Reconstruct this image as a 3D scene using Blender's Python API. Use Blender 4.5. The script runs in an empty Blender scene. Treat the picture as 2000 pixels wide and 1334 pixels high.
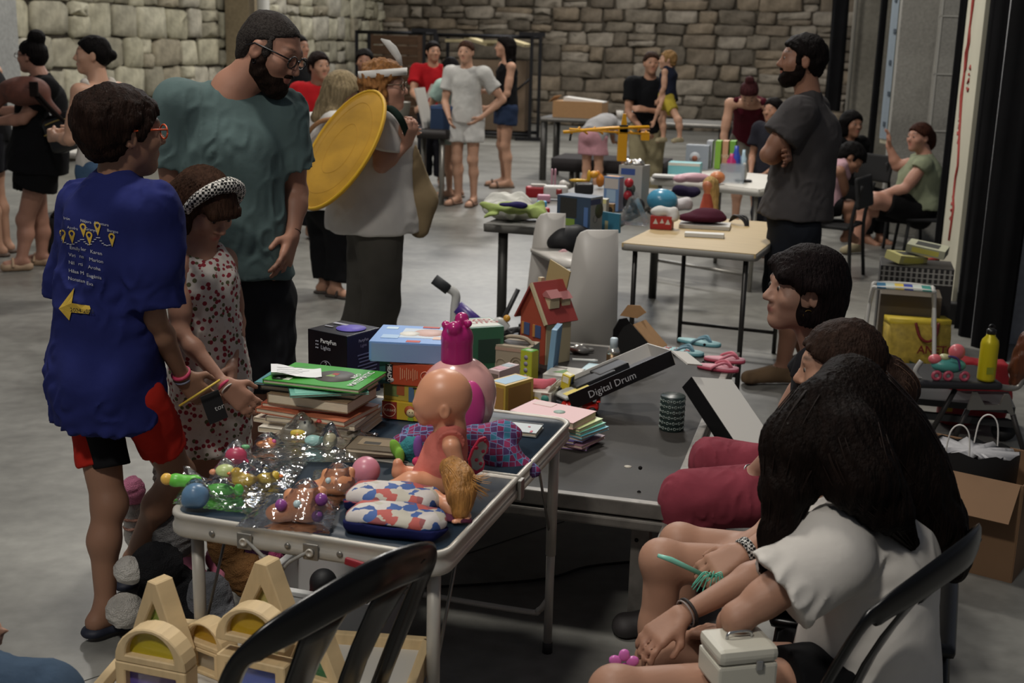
import bpy, bmesh, math, random
import numpy as np
from mathutils import Vector, Matrix
from mathutils.bvhtree import BVHTree
SC = bpy.context.scene
COL = SC.collection
# ------------------------------------------------------------------ camera
F_PX = 2400.0; CAM_H = 1.70; ROLL = 0.026
PITCH = math.atan((667 - 78) / F_PX)
_R0 = Vector((1, 0, 0)); _U0 = Vector((0, math.sin(PITCH), math.cos(PITCH))); FWD = Vector((0, math.cos(PITCH), -math.sin(PITCH)))
RC = _R0 * math.cos(ROLL) + _U0 * math.sin(ROLL); UC = -_R0 * math.sin(ROLL) + _U0 * math.cos(ROLL)
CAM = Vector((0, 0, CAM_H))
cam_data = bpy.data.cameras.new('camera'); cam_data.sensor_width = 36.0; cam_data.lens = F_PX / 2000 * 36.0
cam_data.clip_end = 200
cam = bpy.data.objects.new('camera', cam_data); COL.objects.link(cam)
cam.matrix_world = Matrix(((RC.x, UC.x, -FWD.x, 0), (RC.y, UC.y, -FWD.y, 0), (RC.z, UC.z, -FWD.z, CAM_H), (0, 0, 0, 1)))
cam_data.dof.use_dof = True; cam_data.dof.focus_distance = 3.3; cam_data.dof.aperture_fstop = 5.6
SC.camera = cam
# ------------------------------------------------------------------ light and exposure
SC.view_settings.view_transform = 'Standard'; SC.view_settings.look = 'None'
SC.view_settings.gamma = 1.0; SC.view_settings.use_curve_mapping = False
SC.view_settings.exposure = -0.88
W = bpy.data.worlds.new('world'); SC.world = W; W.use_nodes = True
W.node_tree.nodes['Background'].inputs[0].default_value = (0.80, 0.86, 1.0, 1)
W.node_tree.nodes['Background'].inputs[1].default_value = 0.19
def area_lamp(name, loc, size, power, color=(1, 0.95, 0.87), target=None, size_y=None):
    L = bpy.data.lights.new(name, 'AREA'); L.energy = power; L.color = color; L.shape = 'RECTANGLE'
    L.size = size; L.size_y = size_y or size
    o = bpy.data.objects.new(name, L); COL.objects.link(o); o.location = loc
    if target is not None:
        o.rotation_euler = (Vector(target) - Vector(loc)).to_track_quat('-Z', 'Y').to_euler()
    return o
LAMPS = [(-1.6, -0.6, 5.0, 270), (-1.3, 3.4, 5.2, 190), (0.6, 8.4, 5.4, 330), (-3.6, 12.5, 5.6, 320), (1.6, 14.5, 5.6, 340), (-0.4, 20.5, 5.6, 430), (3.2, 19.5, 5.6, 220)]
for (lx, ly, lz, pw) in LAMPS:
    area_lamp('ceiling_lamp_light', (lx, ly, lz), 0.55, pw)
area_lamp('high_window_light', (-0.5, 24.0, 7.6), 4.2, 260, (0.72, 0.82, 1.0), (0, 6, 0.0), 1.9)
# ------------------------------------------------------------------ pixel <-> world
def ray(px, py):
    return FWD + RC * ((px - 1000) / F_PX) + UC * ((667 - py) / F_PX)
def U(px, py, D):
    d = ray(px, py); return CAM + d * (D / d.y)
def G(px, py, z=0.0):
    d = ray(px, py); return CAM + d * ((z - CAM_H) / d.z)
def proj(p):
    v = Vector(p) - CAM; z = v.dot(FWD); return (1000 + F_PX * v.dot(RC) / z, 667 - F_PX * v.dot(UC) / z)
V = Vector
AX = Vector((math.sin(math.radians(15)), math.cos(math.radians(15)), 0))   # hall long axis
AY = Vector((AX.y, -AX.x, 0))                                             # hall cross axis (to the right)
HALL = -math.radians(15)
# ------------------------------------------------------------------ objects
def tag(o, label=None, cat=None, group=None, kind=None):
    if label: o['label'] = label
    if cat: o['category'] = cat
    if group: o['group'] = group
    if kind: o['kind'] = kind
    return o
def thing(name, label, cat, loc=(0, 0, 0), rz=0.0, group=None):
    o = bpy.data.objects.new(name, None); COL.objects.link(o); o.empty_display_size = 0.05
    o.location = loc; o.rotation_euler = (0, 0, rz)
    return tag(o, label, cat, group)
def obj(name, me, m, parent=None, loc=None, rot=None):
    o = bpy.data.objects.new(name, me); COL.objects.link(o)
    if m is not None:
        me.materials.clear()
        for x in (m if isinstance(m, (list, tuple)) else [m]): me.materials.append(x)
    if parent is not None: o.parent = parent
    if loc is not None: o.location = loc
    if rot is not None: o.rotation_euler = rot
    return o
def np_mesh(name, co, quads=None, tris=None, smooth=True):
    me = bpy.data.meshes.new(name); co = np.asarray(co, np.float32)
    me.vertices.add(len(co)); me.vertices.foreach_set('co', co.ravel())
    nq = 0 if quads is None else len(quads); nt = 0 if tris is None else len(tris)
    li = np.concatenate([np.asarray(quads, np.int32).ravel() if nq else np.zeros(0, np.int32), np.asarray(tris, np.int32).ravel() if nt else np.zeros(0, np.int32)])
    me.loops.add(len(li)); me.loops.foreach_set('vertex_index', li)
    me.polygons.add(nq + nt)
    st = np.concatenate([np.arange(nq) * 4, nq * 4 + np.arange(nt) * 3]).astype(np.int32)
    me.polygons.foreach_set('loop_start', st)
    if smooth: me.polygons.foreach_set('use_smooth', np.ones(nq + nt, bool))
    me.update(calc_edges=True); me.validate()
    return me
# ------------------------------------------------------------------ materials
_M = {}; GAIN = 1.0      # paint brightness of the small goods, set further down
def rgb(h):
    h = h.lstrip('#'); c = [int(h[i:i + 2], 16) / 255 for i in (0, 2, 4)]
    return tuple((x / 12.92 if x <= 0.04045 else ((x + 0.055) / 1.055) ** 2.4) for x in c) + (1,)
def mat(name, color='#808080', rough=0.6, metal=0.0, var=0.0, vscale=30.0, bump=0.0, bscale=60.0, alpha=1.0, spec=0.5, coat=0.0, sheen=0.0, emit=None, color2=None, trans=0.0, stretch=None):
    if name in _M: return _M[name]
    m = bpy.data.materials.new(name); m.use_nodes = True; nt = m.node_tree; b = nt.nodes['Principled BSDF']
    c = rgb(color) if isinstance(color, str) else color
    c = tuple(min(.82, x * GAIN) for x in c[:3]) + (1,)
    b.inputs['Base Color'].default_value = c; b.inputs['Roughness'].default_value = rough; b.inputs['Metallic'].default_value = metal
    b.inputs['Specular IOR Level'].default_value = spec; b.inputs['Alpha'].default_value = alpha
    b.inputs['Coat Weight'].default_value = coat; b.inputs['Sheen Weight'].default_value = sheen
    b.inputs['Transmission Weight'].default_value = trans
    if emit: b.inputs['Emission Color'].default_value = rgb(emit[0]); b.inputs['Emission Strength'].default_value = emit[1]
    if var or bump or color2:
        tc = nt.nodes.new('ShaderNodeTexCoord'); mp = nt.nodes.new('ShaderNodeMapping')
        nt.links.new(tc.outputs['Object'], mp.inputs[0])
        if stretch: mp.inputs['Scale'].default_value = stretch
    if var or color2:
        n = nt.nodes.new('ShaderNodeTexNoise'); n.inputs['Scale'].default_value = vscale; n.inputs['Detail'].default_value = 4
        nt.links.new(mp.outputs[0], n.inputs['Vector'])
        r = nt.nodes.new('ShaderNodeValToRGB'); r.color_ramp.elements[0].position = 0.3; r.color_ramp.elements[1].position = 0.7
        if color2:
            r.color_ramp.elements[0].color = c; r.color_ramp.elements[1].color = rgb(color2)
        else:
            r.color_ramp.elements[0].color = tuple(x * (1 - var) for x in c[:3]) + (1,); r.color_ramp.elements[1].color = tuple(min(1, x * (1 + var)) for x in c[:3]) + (1,)
        nt.links.new(n.outputs['Fac'], r.inputs[0]); nt.links.new(r.outputs[0], b.inputs['Base Color'])
    if bump:
        n2 = nt.nodes.new('ShaderNodeTexNoise'); n2.inputs['Scale'].default_value = bscale; n2.inputs['Detail'].default_value = 5
        nt.links.new(mp.outputs[0], n2.inputs['Vector'])
        bp = nt.nodes.new('ShaderNodeBump'); bp.inputs['Strength'].default_value = bump; bp.inputs['Distance'].default_value = 0.01
        nt.links.new(n2.outputs['Fac'], bp.inputs['Height']); nt.links.new(bp.outputs[0], b.inputs['Normal'])
    _M[name] = m; return m
def cloth(name, color, var=0.18, bump=0.25, bscale=14, rough=0.9): return mat('cloth_' + name, color, rough, var=var, vscale=9, bump=bump, bscale=bscale, spec=0.15)
def plastic(color, rough=0.35): return mat('plastic_' + color + str(rough), color, rough)
def card(color): return mat('card_' + color, color, 0.65, var=0.05, vscale=20)
def paint_mat(name, rough=0.5, spec=0.4, bump=0.0, bscale=60, attr='Col', sss=0.0):
    if name in _M: return _M[name]
    m = bpy.data.materials.new(name); m.use_nodes = True; nt = m.node_tree; b = nt.nodes['Principled BSDF']
    a = nt.nodes.new('ShaderNodeAttribute'); a.attribute_name = attr
    nt.links.new(a.outputs['Color'], b.inputs['Base Color']); b.inputs['Roughness'].default_value = rough; b.inputs['Specular IOR Level'].default_value = spec
    if sss: b.inputs['Subsurface Weight'].default_value = sss; b.inputs['Subsurface Radius'].default_value = (0.01, 0.004, 0.002)
    if bump:
        n2 = nt.nodes.new('ShaderNodeTexNoise'); n2.inputs['Scale'].default_value = bscale
        bp = nt.nodes.new('ShaderNodeBump'); bp.inputs['Strength'].default_value = bump; bp.inputs['Distance'].default_value = 0.003
        nt.links.new(n2.outputs['Fac'], bp.inputs['Height']); nt.links.new(bp.outputs[0], b.inputs['Normal'])
    _M[name] = m; return m
def set_col(me, cols):
    a = me.color_attributes.new('Col', 'FLOAT_COLOR', 'POINT')
    c = np.ones((len(me.vertices), 4), np.float32); c[:, :3] = cols; a.data.foreach_set('color', c.ravel())
# ------------------------------------------------------------------ implicit surfaces (smooth unions meshed with surface nets)
def _np(v): return np.array((v[0], v[1], v[2]), np.float32)
class Vox:
    def __init__(s, res): s.res = res; s.P = []
    def cone(s, a, b, ra, rb=None, k=0.02, op='+', sq=None, cut=None):
        """tapered capsule a->b; sq=(axis, factor): thinner by factor along that axis; cut=[(point, normal)...]: keep the side the normal points away from"""
        a = _np(a); b = _np(b); rb = ra if rb is None else rb
        r = max(ra, rb); s.P.append(('c', a, b, ra, rb, k, op, sq, cut, np.minimum(a, b) - r, np.maximum(a, b) + r)); return s
    def ell(s, c, r, R=None, k=0.02, op='+', cut=None):
        c = _np(c); r = _np(r); R = np.eye(3, dtype=np.float32) if R is None else np.array([list(x) for x in R], np.float32)   # rows = local axes
        m = float(max(r)); s.P.append(('e', c, r, R, None, k, op, None, cut, c - m, c + m)); return s
    def sph(s, c, r, k=0.02, op='+', cut=None): return s.ell(c, (r, r, r), None, k, op, cut)
    def box(s, c, h, R=None, rnd=0.01, k=0.005, op='+', cut=None):
        c = _np(c); h = _np(h); R = np.eye(3, dtype=np.float32) if R is None else np.array([list(x) for x in R], np.float32)
        m = float(np.linalg.norm(h)); s.P.append(('b', c, h, R, rnd, k, op, None, cut, c - m, c + m)); return s
    def mesh(s, name, origin=(0, 0, 0), noise=None, col=None, planes=None):
        res = s.res
        lo = np.min([p[9] - p[5] for p in s.P if p[6] == '+'], axis=0) - 3 * res; hi = np.max([p[10] + p[5] for p in s.P if p[6] == '+'], axis=0) + 3 * res
        n = np.ceil((hi - lo) / res).astype(int) + 1
        A = np.full(n, 1.0, np.float32); ax = [lo[i] + res * np.arange(n[i], dtype=np.float32) for i in range(3)]
        for (t, a, b, ra, rb, k, op, sq, cut, bl, bh) in s.P:
            i0 = np.maximum(np.floor((bl - k - 2 * res - lo) / res).astype(int), 0); i1 = np.minimum(np.ceil((bh + k + 2 * res - lo) / res).astype(int) + 1, n)
            if np.any(i1 <= i0): continue
            X = ax[0][i0[0]:i1[0], None, None]; Y = ax[1][None, i0[1]:i1[1], None]; Z = ax[2][None, None, i0[2]:i1[2]]
            if t == 'c':
                dx, dy, dz = X - a[0], Y - a[1], Z - a[2]; ba = b - a
                if sq is not None:
                    q = _np(sq[0]); q = q / np.linalg.norm(q); f = sq[1] - 1
                    pr = (dx * q[0] + dy * q[1] + dz * q[2]) * f
                    dx = dx + pr * q[0]; dy = dy + pr * q[1]; dz = dz + pr * q[2]
                    ba = ba + q * (f * float(ba @ q))
                L2 = float(ba @ ba) + 1e-9
                h = np.clip((dx * ba[0] + dy * ba[1] + dz * ba[2]) / L2, 0, 1)
                d = np.sqrt((dx - ba[0] * h) ** 2 + (dy - ba[1] * h) ** 2 + (dz - ba[2] * h) ** 2) - (ra + (rb - ra) * h)
            else:
                dx, dy, dz = X - a[0], Y - a[1], Z - a[2]; R = ra
                u = [dx * R[i, 0] + dy * R[i, 1] + dz * R[i, 2] for i in range(3)]
                if t == 'e':
                    l1 = np.sqrt((u[0] / b[0]) ** 2 + (u[1] / b[1]) ** 2 + (u[2] / b[2]) ** 2)
                    l2 = np.sqrt((u[0] / b[0] ** 2) ** 2 + (u[1] / b[1] ** 2) ** 2 + (u[2] / b[2] ** 2) ** 2) + 1e-6
                    d = l1 * (l1 - 1) / l2
                else:
                    q = [np.abs(u[i]) - (b[i] - rb) for i in range(3)]
                    d = np.sqrt(np.maximum(q[0], 0) ** 2 + np.maximum(q[1], 0) ** 2 + np.maximum(q[2], 0) ** 2) + np.minimum(np.maximum(np.maximum(q[0], q[1]), q[2]), 0) - rb
            if cut:
                for (cp, cn) in cut:
                    cn = _np(cn); cn = cn / np.linalg.norm(cn); d = np.maximum(d, (X - cp[0]) * cn[0] + (Y - cp[1]) * cn[1] + (Z - cp[2]) * cn[2])
            S = A[i0[0]:i1[0], i0[1]:i1[1], i0[2]:i1[2]]
            k = max(k, 1e-5)
            if op == '+':
                h = np.clip(0.5 + 0.5 * (S - d) / k, 0, 1); S[...] = S + (d - S) * h - k * h * (1 - h)
            else:
                h = np.clip(0.5 - 0.5 * (S + d) / k, 0, 1); S[...] = S + (-d - S) * h + k * h * (1 - h)
        if planes:
            X = ax[0][:, None, None]; Y = ax[1][None, :, None]; Z = ax[2][None, None, :]
            for (cp, cn) in planes:
                cn = _np(cn); cn = cn / np.linalg.norm(cn); A = np.maximum(A, (X - cp[0]) * cn[0] + (Y - cp[1]) * cn[1] + (Z - cp[2]) * cn[2])
        if noise is not None:
            idx = np.nonzero(np.abs(A) < 4 * res + 0.02); P = np.stack([ax[i][idx[i]] for i in range(3)], 1); A[idx] += noise(P).astype(np.float32)
        A[0] = A[-1] = 1; A[:, 0] = A[:, -1] = 1; A[:, :, 0] = A[:, :, -1] = 1
        co, q = surface_nets(A); co = lo + co * res
        me = np_mesh(name, co - _np(origin), quads=q)
        if col is not None: set_col(me, col(co))
        return me
def surface_nets(A):
    s = (A < 0); u = s.astype(np.uint8)
    c = (u[:-1, :-1, :-1] + u[1:, :-1, :-1] + u[:-1, 1:, :-1] + u[:-1, :-1, 1:] + u[1:, 1:, :-1] + u[1:, :-1, 1:] + u[:-1, 1:, 1:] + u[1:, 1:, 1:])
    I, J, K = np.nonzero((c > 0) & (c < 8)); n = len(I)
    idm = np.full(c.shape, -1, np.int32); idm[I, J, K] = np.arange(n)
    offs = [(x, y, z) for x in (0, 1) for y in (0, 1) for z in (0, 1)]
    val = [A[I + o[0], J + o[1], K + o[2]] for o in offs]
    acc = np.zeros((n, 3), np.float32); cnt = np.zeros(n, np.float32)
    for i, o in enumerate(offs):
        for axis in range(3):
            if o[axis] == 0:
                o2 = list(o); o2[axis] = 1; j = offs.index(tuple(o2))
                a, b = val[i], val[j]; m = (a < 0) != (b < 0)
                t = np.where(m, a / np.where(m, a - b, 1), 0)
                for ax in range(3):
                    acc[:, ax] += np.where(m, o[ax] + (t if ax == axis else 0), 0)
                cnt += m
    co = acc / np.maximum(cnt, 1)[:, None] + np.stack([I, J, K], 1)
    Q = []
    for axis in range(3):
        a = [slice(None)] * 3; b = [slice(None)] * 3; a[axis] = slice(0, -1); b[axis] = slice(1, None)
        d = s[tuple(a)].astype(np.int8) - s[tuple(b)].astype(np.int8)
        x = np.nonzero(d); e = np.stack(x, 1); dv = d[x]
        o1, o2 = [i for i in range(3) if i != axis]
        ok = (e[:, o1] > 0) & (e[:, o2] > 0) & (e[:, o1] < c.shape[o1]) & (e[:, o2] < c.shape[o2]); e = e[ok]; dv = dv[ok]
        def cell(p, q):
            f = e.copy(); f[:, o1] -= p; f[:, o2] -= q; return idm[f[:, 0], f[:, 1], f[:, 2]]
        quad = np.stack([cell(1, 1), cell(0, 1), cell(0, 0), cell(1, 0)], 1)
        flip = (dv > 0) if axis != 1 else (dv < 0)
        quad[~flip] = quad[~flip][:, ::-1]
        Q.append(quad)
    return co, np.concatenate(Q)
def wob(seed, amp, freq, aniso=(1, 1, 1), n=7):
    """smooth random folds: a sum of warped sines"""
    rs = np.random.RandomState(seed); D = rs.normal(size=(n, 3)) * np.array(aniso); D = D / np.linalg.norm(D, axis=1)[:, None]; ph = rs.rand(n) * 6.28; fr = freq * (0.6 + rs.rand(n) * 0.9)
    def f(P):
        o = np.zeros(len(P)); w = 0.35 * np.sin(P @ D[0] * freq * 0.7 + ph[0])
        for i in range(n): o += np.sin((P @ D[i]) * fr[i] + ph[i] + w * (1 + i * 0.4))
        return amp * o / math.sqrt(n)
    return f
# ------------------------------------------------------------------ plain mesh builders
def bm_mesh(name, bm, smooth=False):
    me = bpy.data.meshes.new(name); bm.normal_update(); bm.to_mesh(me); bm.free()
    if smooth: me.polygons.foreach_set('use_smooth', np.ones(len(me.polygons), bool))
    return me
def box_bm(bm, c, s, R=None, bev=0.0):
    r = bmesh.ops.create_cube(bm, size=1.0); vs = r['verts']
    for v in vs: v.co = Vector((v.co.x * s[0], v.co.y * s[1], v.co.z * s[2]))
    if bev > 0:
        es = list({e for v in vs for e in v.link_edges}); g = bmesh.ops.bevel(bm, geom=es, offset=bev, segments=2, affect='EDGES', profile=0.6)
        vs = list({v for f in g['faces'] for v in f.verts} | {v for v in vs if v.is_valid})
    M = Matrix.Translation(Vector(c)) @ (R.to_4x4() if R is not None else Matrix.Identity(4))
    for v in vs: v.co = M @ v.co
    return vs
def box_me(name, s, bev=0.0, c=(0, 0, 0), R=None):
    bm = bmesh.new(); box_bm(bm, c, s, R, bev); return bm_mesh(name, bm)
def tube_co(pts, r, n=8, close=False):
    """tube verts/quads along a polyline; r scalar or list"""
    P = [Vector(p) for p in pts]; m = len(P); co = []; q = []
    rr = r if isinstance(r, (list, tuple)) else [r] * m
    up = None
    for i in range(m):
        if close: t = (P[(i + 1) % m] - P[i - 1])
        else: t = P[min(i + 1, m - 1)] - P[max(i - 1, 0)]
        t.normalize()
        if up is None: up = Vector((0, 0, 1)) if abs(t.z) < 0.9 else Vector((1, 0, 0))
        x = t.cross(up)
        if x.length < 1e-5: x = t.orthogonal()
        x.normalize(); y = x.cross(t).normalized(); up = y
        for k in range(n):
            a = 2 * math.pi * k / n; co.append(P[i] + (x * math.cos(a) + y * math.sin(a)) * rr[i])
    for i in range(m if close else m - 1):
        for k in range(n):
            a = i * n + k; b = i * n + (k + 1) % n; c = ((i + 1) % m) * n + (k + 1) % n; d = ((i + 1) % m) * n + k; q.append((a, b, c, d))
    tr = []
    if not close:
        c0 = len(co); co.append(P[0]); co.append(P[-1])
        for k in range(n): tr.append((c0, (k + 1) % n, k)); tr.append((c0 + 1, (m - 1) * n + k, (m - 1) * n + (k + 1) % n))
    return co, q, tr
def tube_me(name, pts, r, n=8, close=False):
    co, q, t = tube_co(pts, r, n, close); return np_mesh(name, [tuple(c) for c in co], q, t)
def tubes_me(name, lst, n=6):
    C, Q, T = [], [], []
    for (pts, r) in lst:
        co, q, t = tube_co(pts, r, n); o = len(C); C += [tuple(c) for c in co]; Q += [tuple(i + o for i in f) for f in q]; T += [tuple(i + o for i in f) for f in t]
    return np_mesh(name, C, Q, T)
def bez(P, n=8):
    """smooth polyline through points (Catmull-Rom)"""
    P = [Vector(p) for p in P]; out = []
    for i in range(len(P) - 1):
        p0 = P[max(i - 1, 0)]; p1 = P[i]; p2 = P[i + 1]; p3 = P[min(i + 2, len(P) - 1)]
        for j in range(n):
            t = j / n; out.append(0.5 * ((2 * p1) + (p2 - p0) * t + (2 * p0 - 5 * p1 + 4 * p2 - p3) * t * t + (3 * p1 - p0 - 3 * p2 + p3) * t ** 3))
    out.append(P[-1]); return out
def lathe_me(name, prof, n=24, smooth=True):
    C, Q, T = [], [], []; m = len(prof)
    for (r, z) in prof:
        for k in range(n): a = 2 * math.pi * k / n; C.append((r * math.cos(a), r * math.sin(a), z))
    for i in range(m - 1):
        for k in range(n): Q.append((i * n + k, i * n + (k + 1) % n, (i + 1) * n + (k + 1) % n, (i + 1) * n + k))
    C.append((0, 0, prof[0][1])); C.append((0, 0, prof[-1][1]))
    for k in range(n): T.append((m * n, (k + 1) % n, k)); T.append((m * n + 1, (m - 1) * n + k, (m - 1) * n + (k + 1) % n))
    return np_mesh(name, C, Q, T, smooth)
def prism_me(name, poly, t, bev=0.0, holes=None):
    """polygon in XZ extruded along Y by t, centred"""
    bm = bmesh.new()
    if holes:
        es = []
        for lp in [poly] + holes:
            vs = [bm.verts.new((p[0], -t / 2, p[1])) for p in lp]
            for i in range(len(vs)): es.append(bm.edges.new((vs[i], vs[(i + 1) % len(vs)])))
        bmesh.ops.triangle_fill(bm, edges=es, use_beauty=True)
    else:
        bm.faces.new([bm.verts.new((p[0], -t / 2, p[1])) for p in poly])
    r = bmesh.ops.extrude_face_region(bm, geom=bm.faces[:]); bmesh.ops.translate(bm, verts=[v for v in r['geom'] if isinstance(v, bmesh.types.BMVert)], vec=(0, t, 0))
    bmesh.ops.recalc_face_normals(bm, faces=bm.faces[:])
    if bev:
        es = [e for e in bm.edges if len(e.link_faces) == 2 and e.calc_face_angle(0) > 0.6]
        bmesh.ops.bevel(bm, geom=es, offset=bev, segments=1, affect='EDGES')
    return bm_mesh(name, bm)
def text_me(name, body, size, depth=0.0, align='LEFT', bold=False):
    cu = bpy.data.curves.new(name, 'FONT'); cu.body = body; cu.size = size; cu.align_x = align; cu.extrude = depth; cu.resolution_u = 2
    if bold: cu.offset = size * 0.02
    o = bpy.data.objects.new('tmp', cu); COL.objects.link(o)
    dg = bpy.context.evaluated_depsgraph_get(); me = bpy.data.meshes.new_from_object(o.evaluated_get(dg)); bpy.data.objects.remove(o); bpy.data.curves.remove(cu); me.name = name
    return me
def xform(me, M):
    me.transform(M); return me
def join_me(name, lst):
    """join meshes (same material) into one"""
    bm = bmesh.new()
    for me in lst: bm.from_mesh(me)
    out = bpy.data.meshes.new(name); bm.to_mesh(out); bm.free(); return out
def basis(x, y, z, o=(0, 0, 0)):
    return Matrix(((x[0], y[0], z[0], o[0]), (x[1], y[1], z[1], o[1]), (x[2], y[2], z[2], o[2]), (0, 0, 0, 1)))
def loft_me(name, secs, smooth=True, cap=True):
    """secs: list of closed rings (same count)"""
    n = len(secs[0]); C = [tuple(p) for s in secs for p in s]; Q = []; T = []
    for i in range(len(secs) - 1):
        for k in range(n): Q.append((i * n + k, i * n + (k + 1) % n, (i + 1) * n + (k + 1) % n, (i + 1) * n + k))
    if cap:
        for i, rev in ((0, True), (len(secs) - 1, False)):
            c = len(C); C.append(tuple(sum((Vector(p) for p in secs[i]), Vector()) / n))
            for k in range(n):
                a, b = i * n + k, i * n + (k + 1) % n; T.append((c, b, a) if rev else (c, a, b))
    return np_mesh(name, C, Q, T, smooth)
def onto(me, bvh, origin, X, Y, N, off=0.0015, sub=0.02):
    """lay a flat mesh (XY) on a surface: place at origin with axes X,Y, then drop each vertex along -N onto the surface"""
    bm = bmesh.new(); bm.from_mesh(me)
    bmesh.ops.triangulate(bm, faces=bm.faces[:])
    for _ in range(4):
        es = [e for e in bm.edges if e.calc_length() > sub]
        if es: bmesh.ops.subdivide_edges(bm, edges=es, cuts=1)
    X, Y, N = Vector(X), Vector(Y), Vector(N).normalized()
    for v in bm.verts:
        p = Vector(origin) + X * v.co.x + Y * v.co.y
        h = bvh.ray_cast(p + N * 0.3, -N, 0.8)
        v.co = (h[0] + N * off) if h[0] is not None else p
    bm.to_mesh(me); bm.free(); return me
def bvh_of(me, off=(0, 0, 0)):
    o = Vector(off); return BVHTree.FromPolygons([v.co + o for v in me.vertices], [tuple(p.vertices) for p in me.polygons])
# ---- 10 people lib
def lerp(a,b,t):return a+(b-a)*t
def facing(deg):a=math.radians(deg);return V((math.sin(a),math.cos(a),0))
def skel(loc,face,h,hs=1.0,lean=0.0,shw=0.112,**over):
 f=facing(face);r=V((f.y,-f.x,0));Z=V((0,0,1));o=V(loc)
 def p(x,y,z):return o+(r*x+f*y+Z*z)*h
 J=dict(f=f,r=r,h=h,s=h/1.70,hs=hs)
 J['pel']=p(0,0,.545);J['wai']=p(0,lean*.25,.625);J['che']=p(0,lean*.7,.735);J['nec']=p(0,lean,.835)
 J['hed']=p(0,lean+.02,.928)
 for sd,x in(('L',-1),('R',1)):
  J['sh'+sd]=p(x*shw,lean*.95,.805);J['el'+sd]=p(x*(shw+.03),lean*.8-.015,.63);J['wr'+sd]=p(x*(shw+.025),lean*.8+.05,.487)
  J['hip'+sd]=p(x*.052,0,.52);J['kn'+sd]=p(x*.055,.012,.285);J['an'+sd]=p(x*.055,-.012,.05);J['to'+sd]=p(x*.07,.10,.018)
 J['hf']=f.copy();J['hu']=V((0,0,1));J['base']=o
 for k,v in over.items():J[k]=v
 return J
def arm_pose(J,sd,kind):
 f,r,h=J['f'],J['r'],J['h'];x=-1 if sd=='L' else 1;s=J['sh'+sd];Z=V((0,0,1))
 def q(a,b,c):return s+(r*(x*a)+f*b+Z*c)*h
 if kind=='hip':J['el'+sd]=q(.11,-.05,-.15);J['wr'+sd]=q(.0,.03,-.26)
 elif kind=='front':J['el'+sd]=q(.03,.03,-.17);J['wr'+sd]=q(-.05,.16,-.17)
 elif kind=='low':J['el'+sd]=q(.02,.03,-.175);J['wr'+sd]=q(-.06,.13,-.27)
 elif kind=='reach':J['el'+sd]=q(.02,.09,-.15);J['wr'+sd]=q(-.02,.24,-.18)
 elif kind=='up':J['el'+sd]=q(.03,.07,-.16);J['wr'+sd]=q(-.02,.12,-.02)
 elif kind=='fold':J['el'+sd]=q(.03,.05,-.175);J['wr'+sd]=q(-.15,.12,-.15)
def frame(J):
 up=(J['nec']-J['pel']).normalized();r=(J['shR']-J['shL']);r=(r-up*r.dot(up)).normalized();return r,up.cross(r).normalized(),up
def hframe(J):
 u=J['hu'].normalized();f=(J['hf']-u*J['hf'].dot(u)).normalized();r=f.cross(u).normalized();return r,f,u
def H(J,x,y,z):
 r,f,u=hframe(J);k=J['hs'];return J['hed']+(r*x+f*y+u*z)*k
def hand(v,w,d,n,s,side,curl=0.35,k=0.006,spread=1.0,fr=1.0,thumb=0.5):
 d=d.normalized();n=(n-d*n.dot(d)).normalized();a=n.cross(d)*side*-1
 lens=(.072,.080,.074,.058);off=(.030,.010,-.011,-.030)
 for L,x in zip(lens,off):
  kn=w+d*.083*s+a*x*s
  v.cone(w+a*x*.55*s,kn,.017*s,.0125*s,k=.012*s)
  th=curl*.7;p=kn;dd=(d+a*(x*1.6*spread)).normalized()
  for i,fl in enumerate((.44,.32,.24)):
   q=p+(dd*math.cos(th)+n*math.sin(th))*(L*fl*s*1.05)
   v.cone(p,q,(.0092-i*.0008)*s*fr,(.0086-i*.0008)*s*fr,k=k*s);p=q;th+=curl
 tb=w+d*.022*s+a*.024*s;t1=tb+(d*.62+a*.62+n*thumb).normalized()*.044*s;t2=t1+(d*.9+a*.12+n*thumb*.7).normalized()*.036*s
 v.cone(tb,t1,.0145*s,.011*s,k=.012*s);v.cone(t1,t2,.0105*s*fr,.0085*s*fr,k=k*s)
def foot(v,J,sd,s,inf=0.0,k=.02,flat=False):
 a,t=J['an'+sd],J['to'+sd];d=(t-a);d.z=0;d=d.normalized()if d.length>1e-4 else J['f']
 heel=a-d*.035*s;heel.z=t.z+.012*s
 v.cone(a,heel,.034*s+inf,.03*s+inf,k=k);tz=V((t.x,t.y,t.z))
 v.cone(a+d*.02*s-V((0,0,.02*s)),tz,.036*s+inf,.024*s+inf,k=k);v.cone(heel,tz,.027*s+inf,.026*s+inf,k=k)
 side=V((d.y,-d.x,0));v.cone(tz-side*.022*s,tz+side*.022*s,.018*s+inf,.018*s+inf,k=k)
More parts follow.
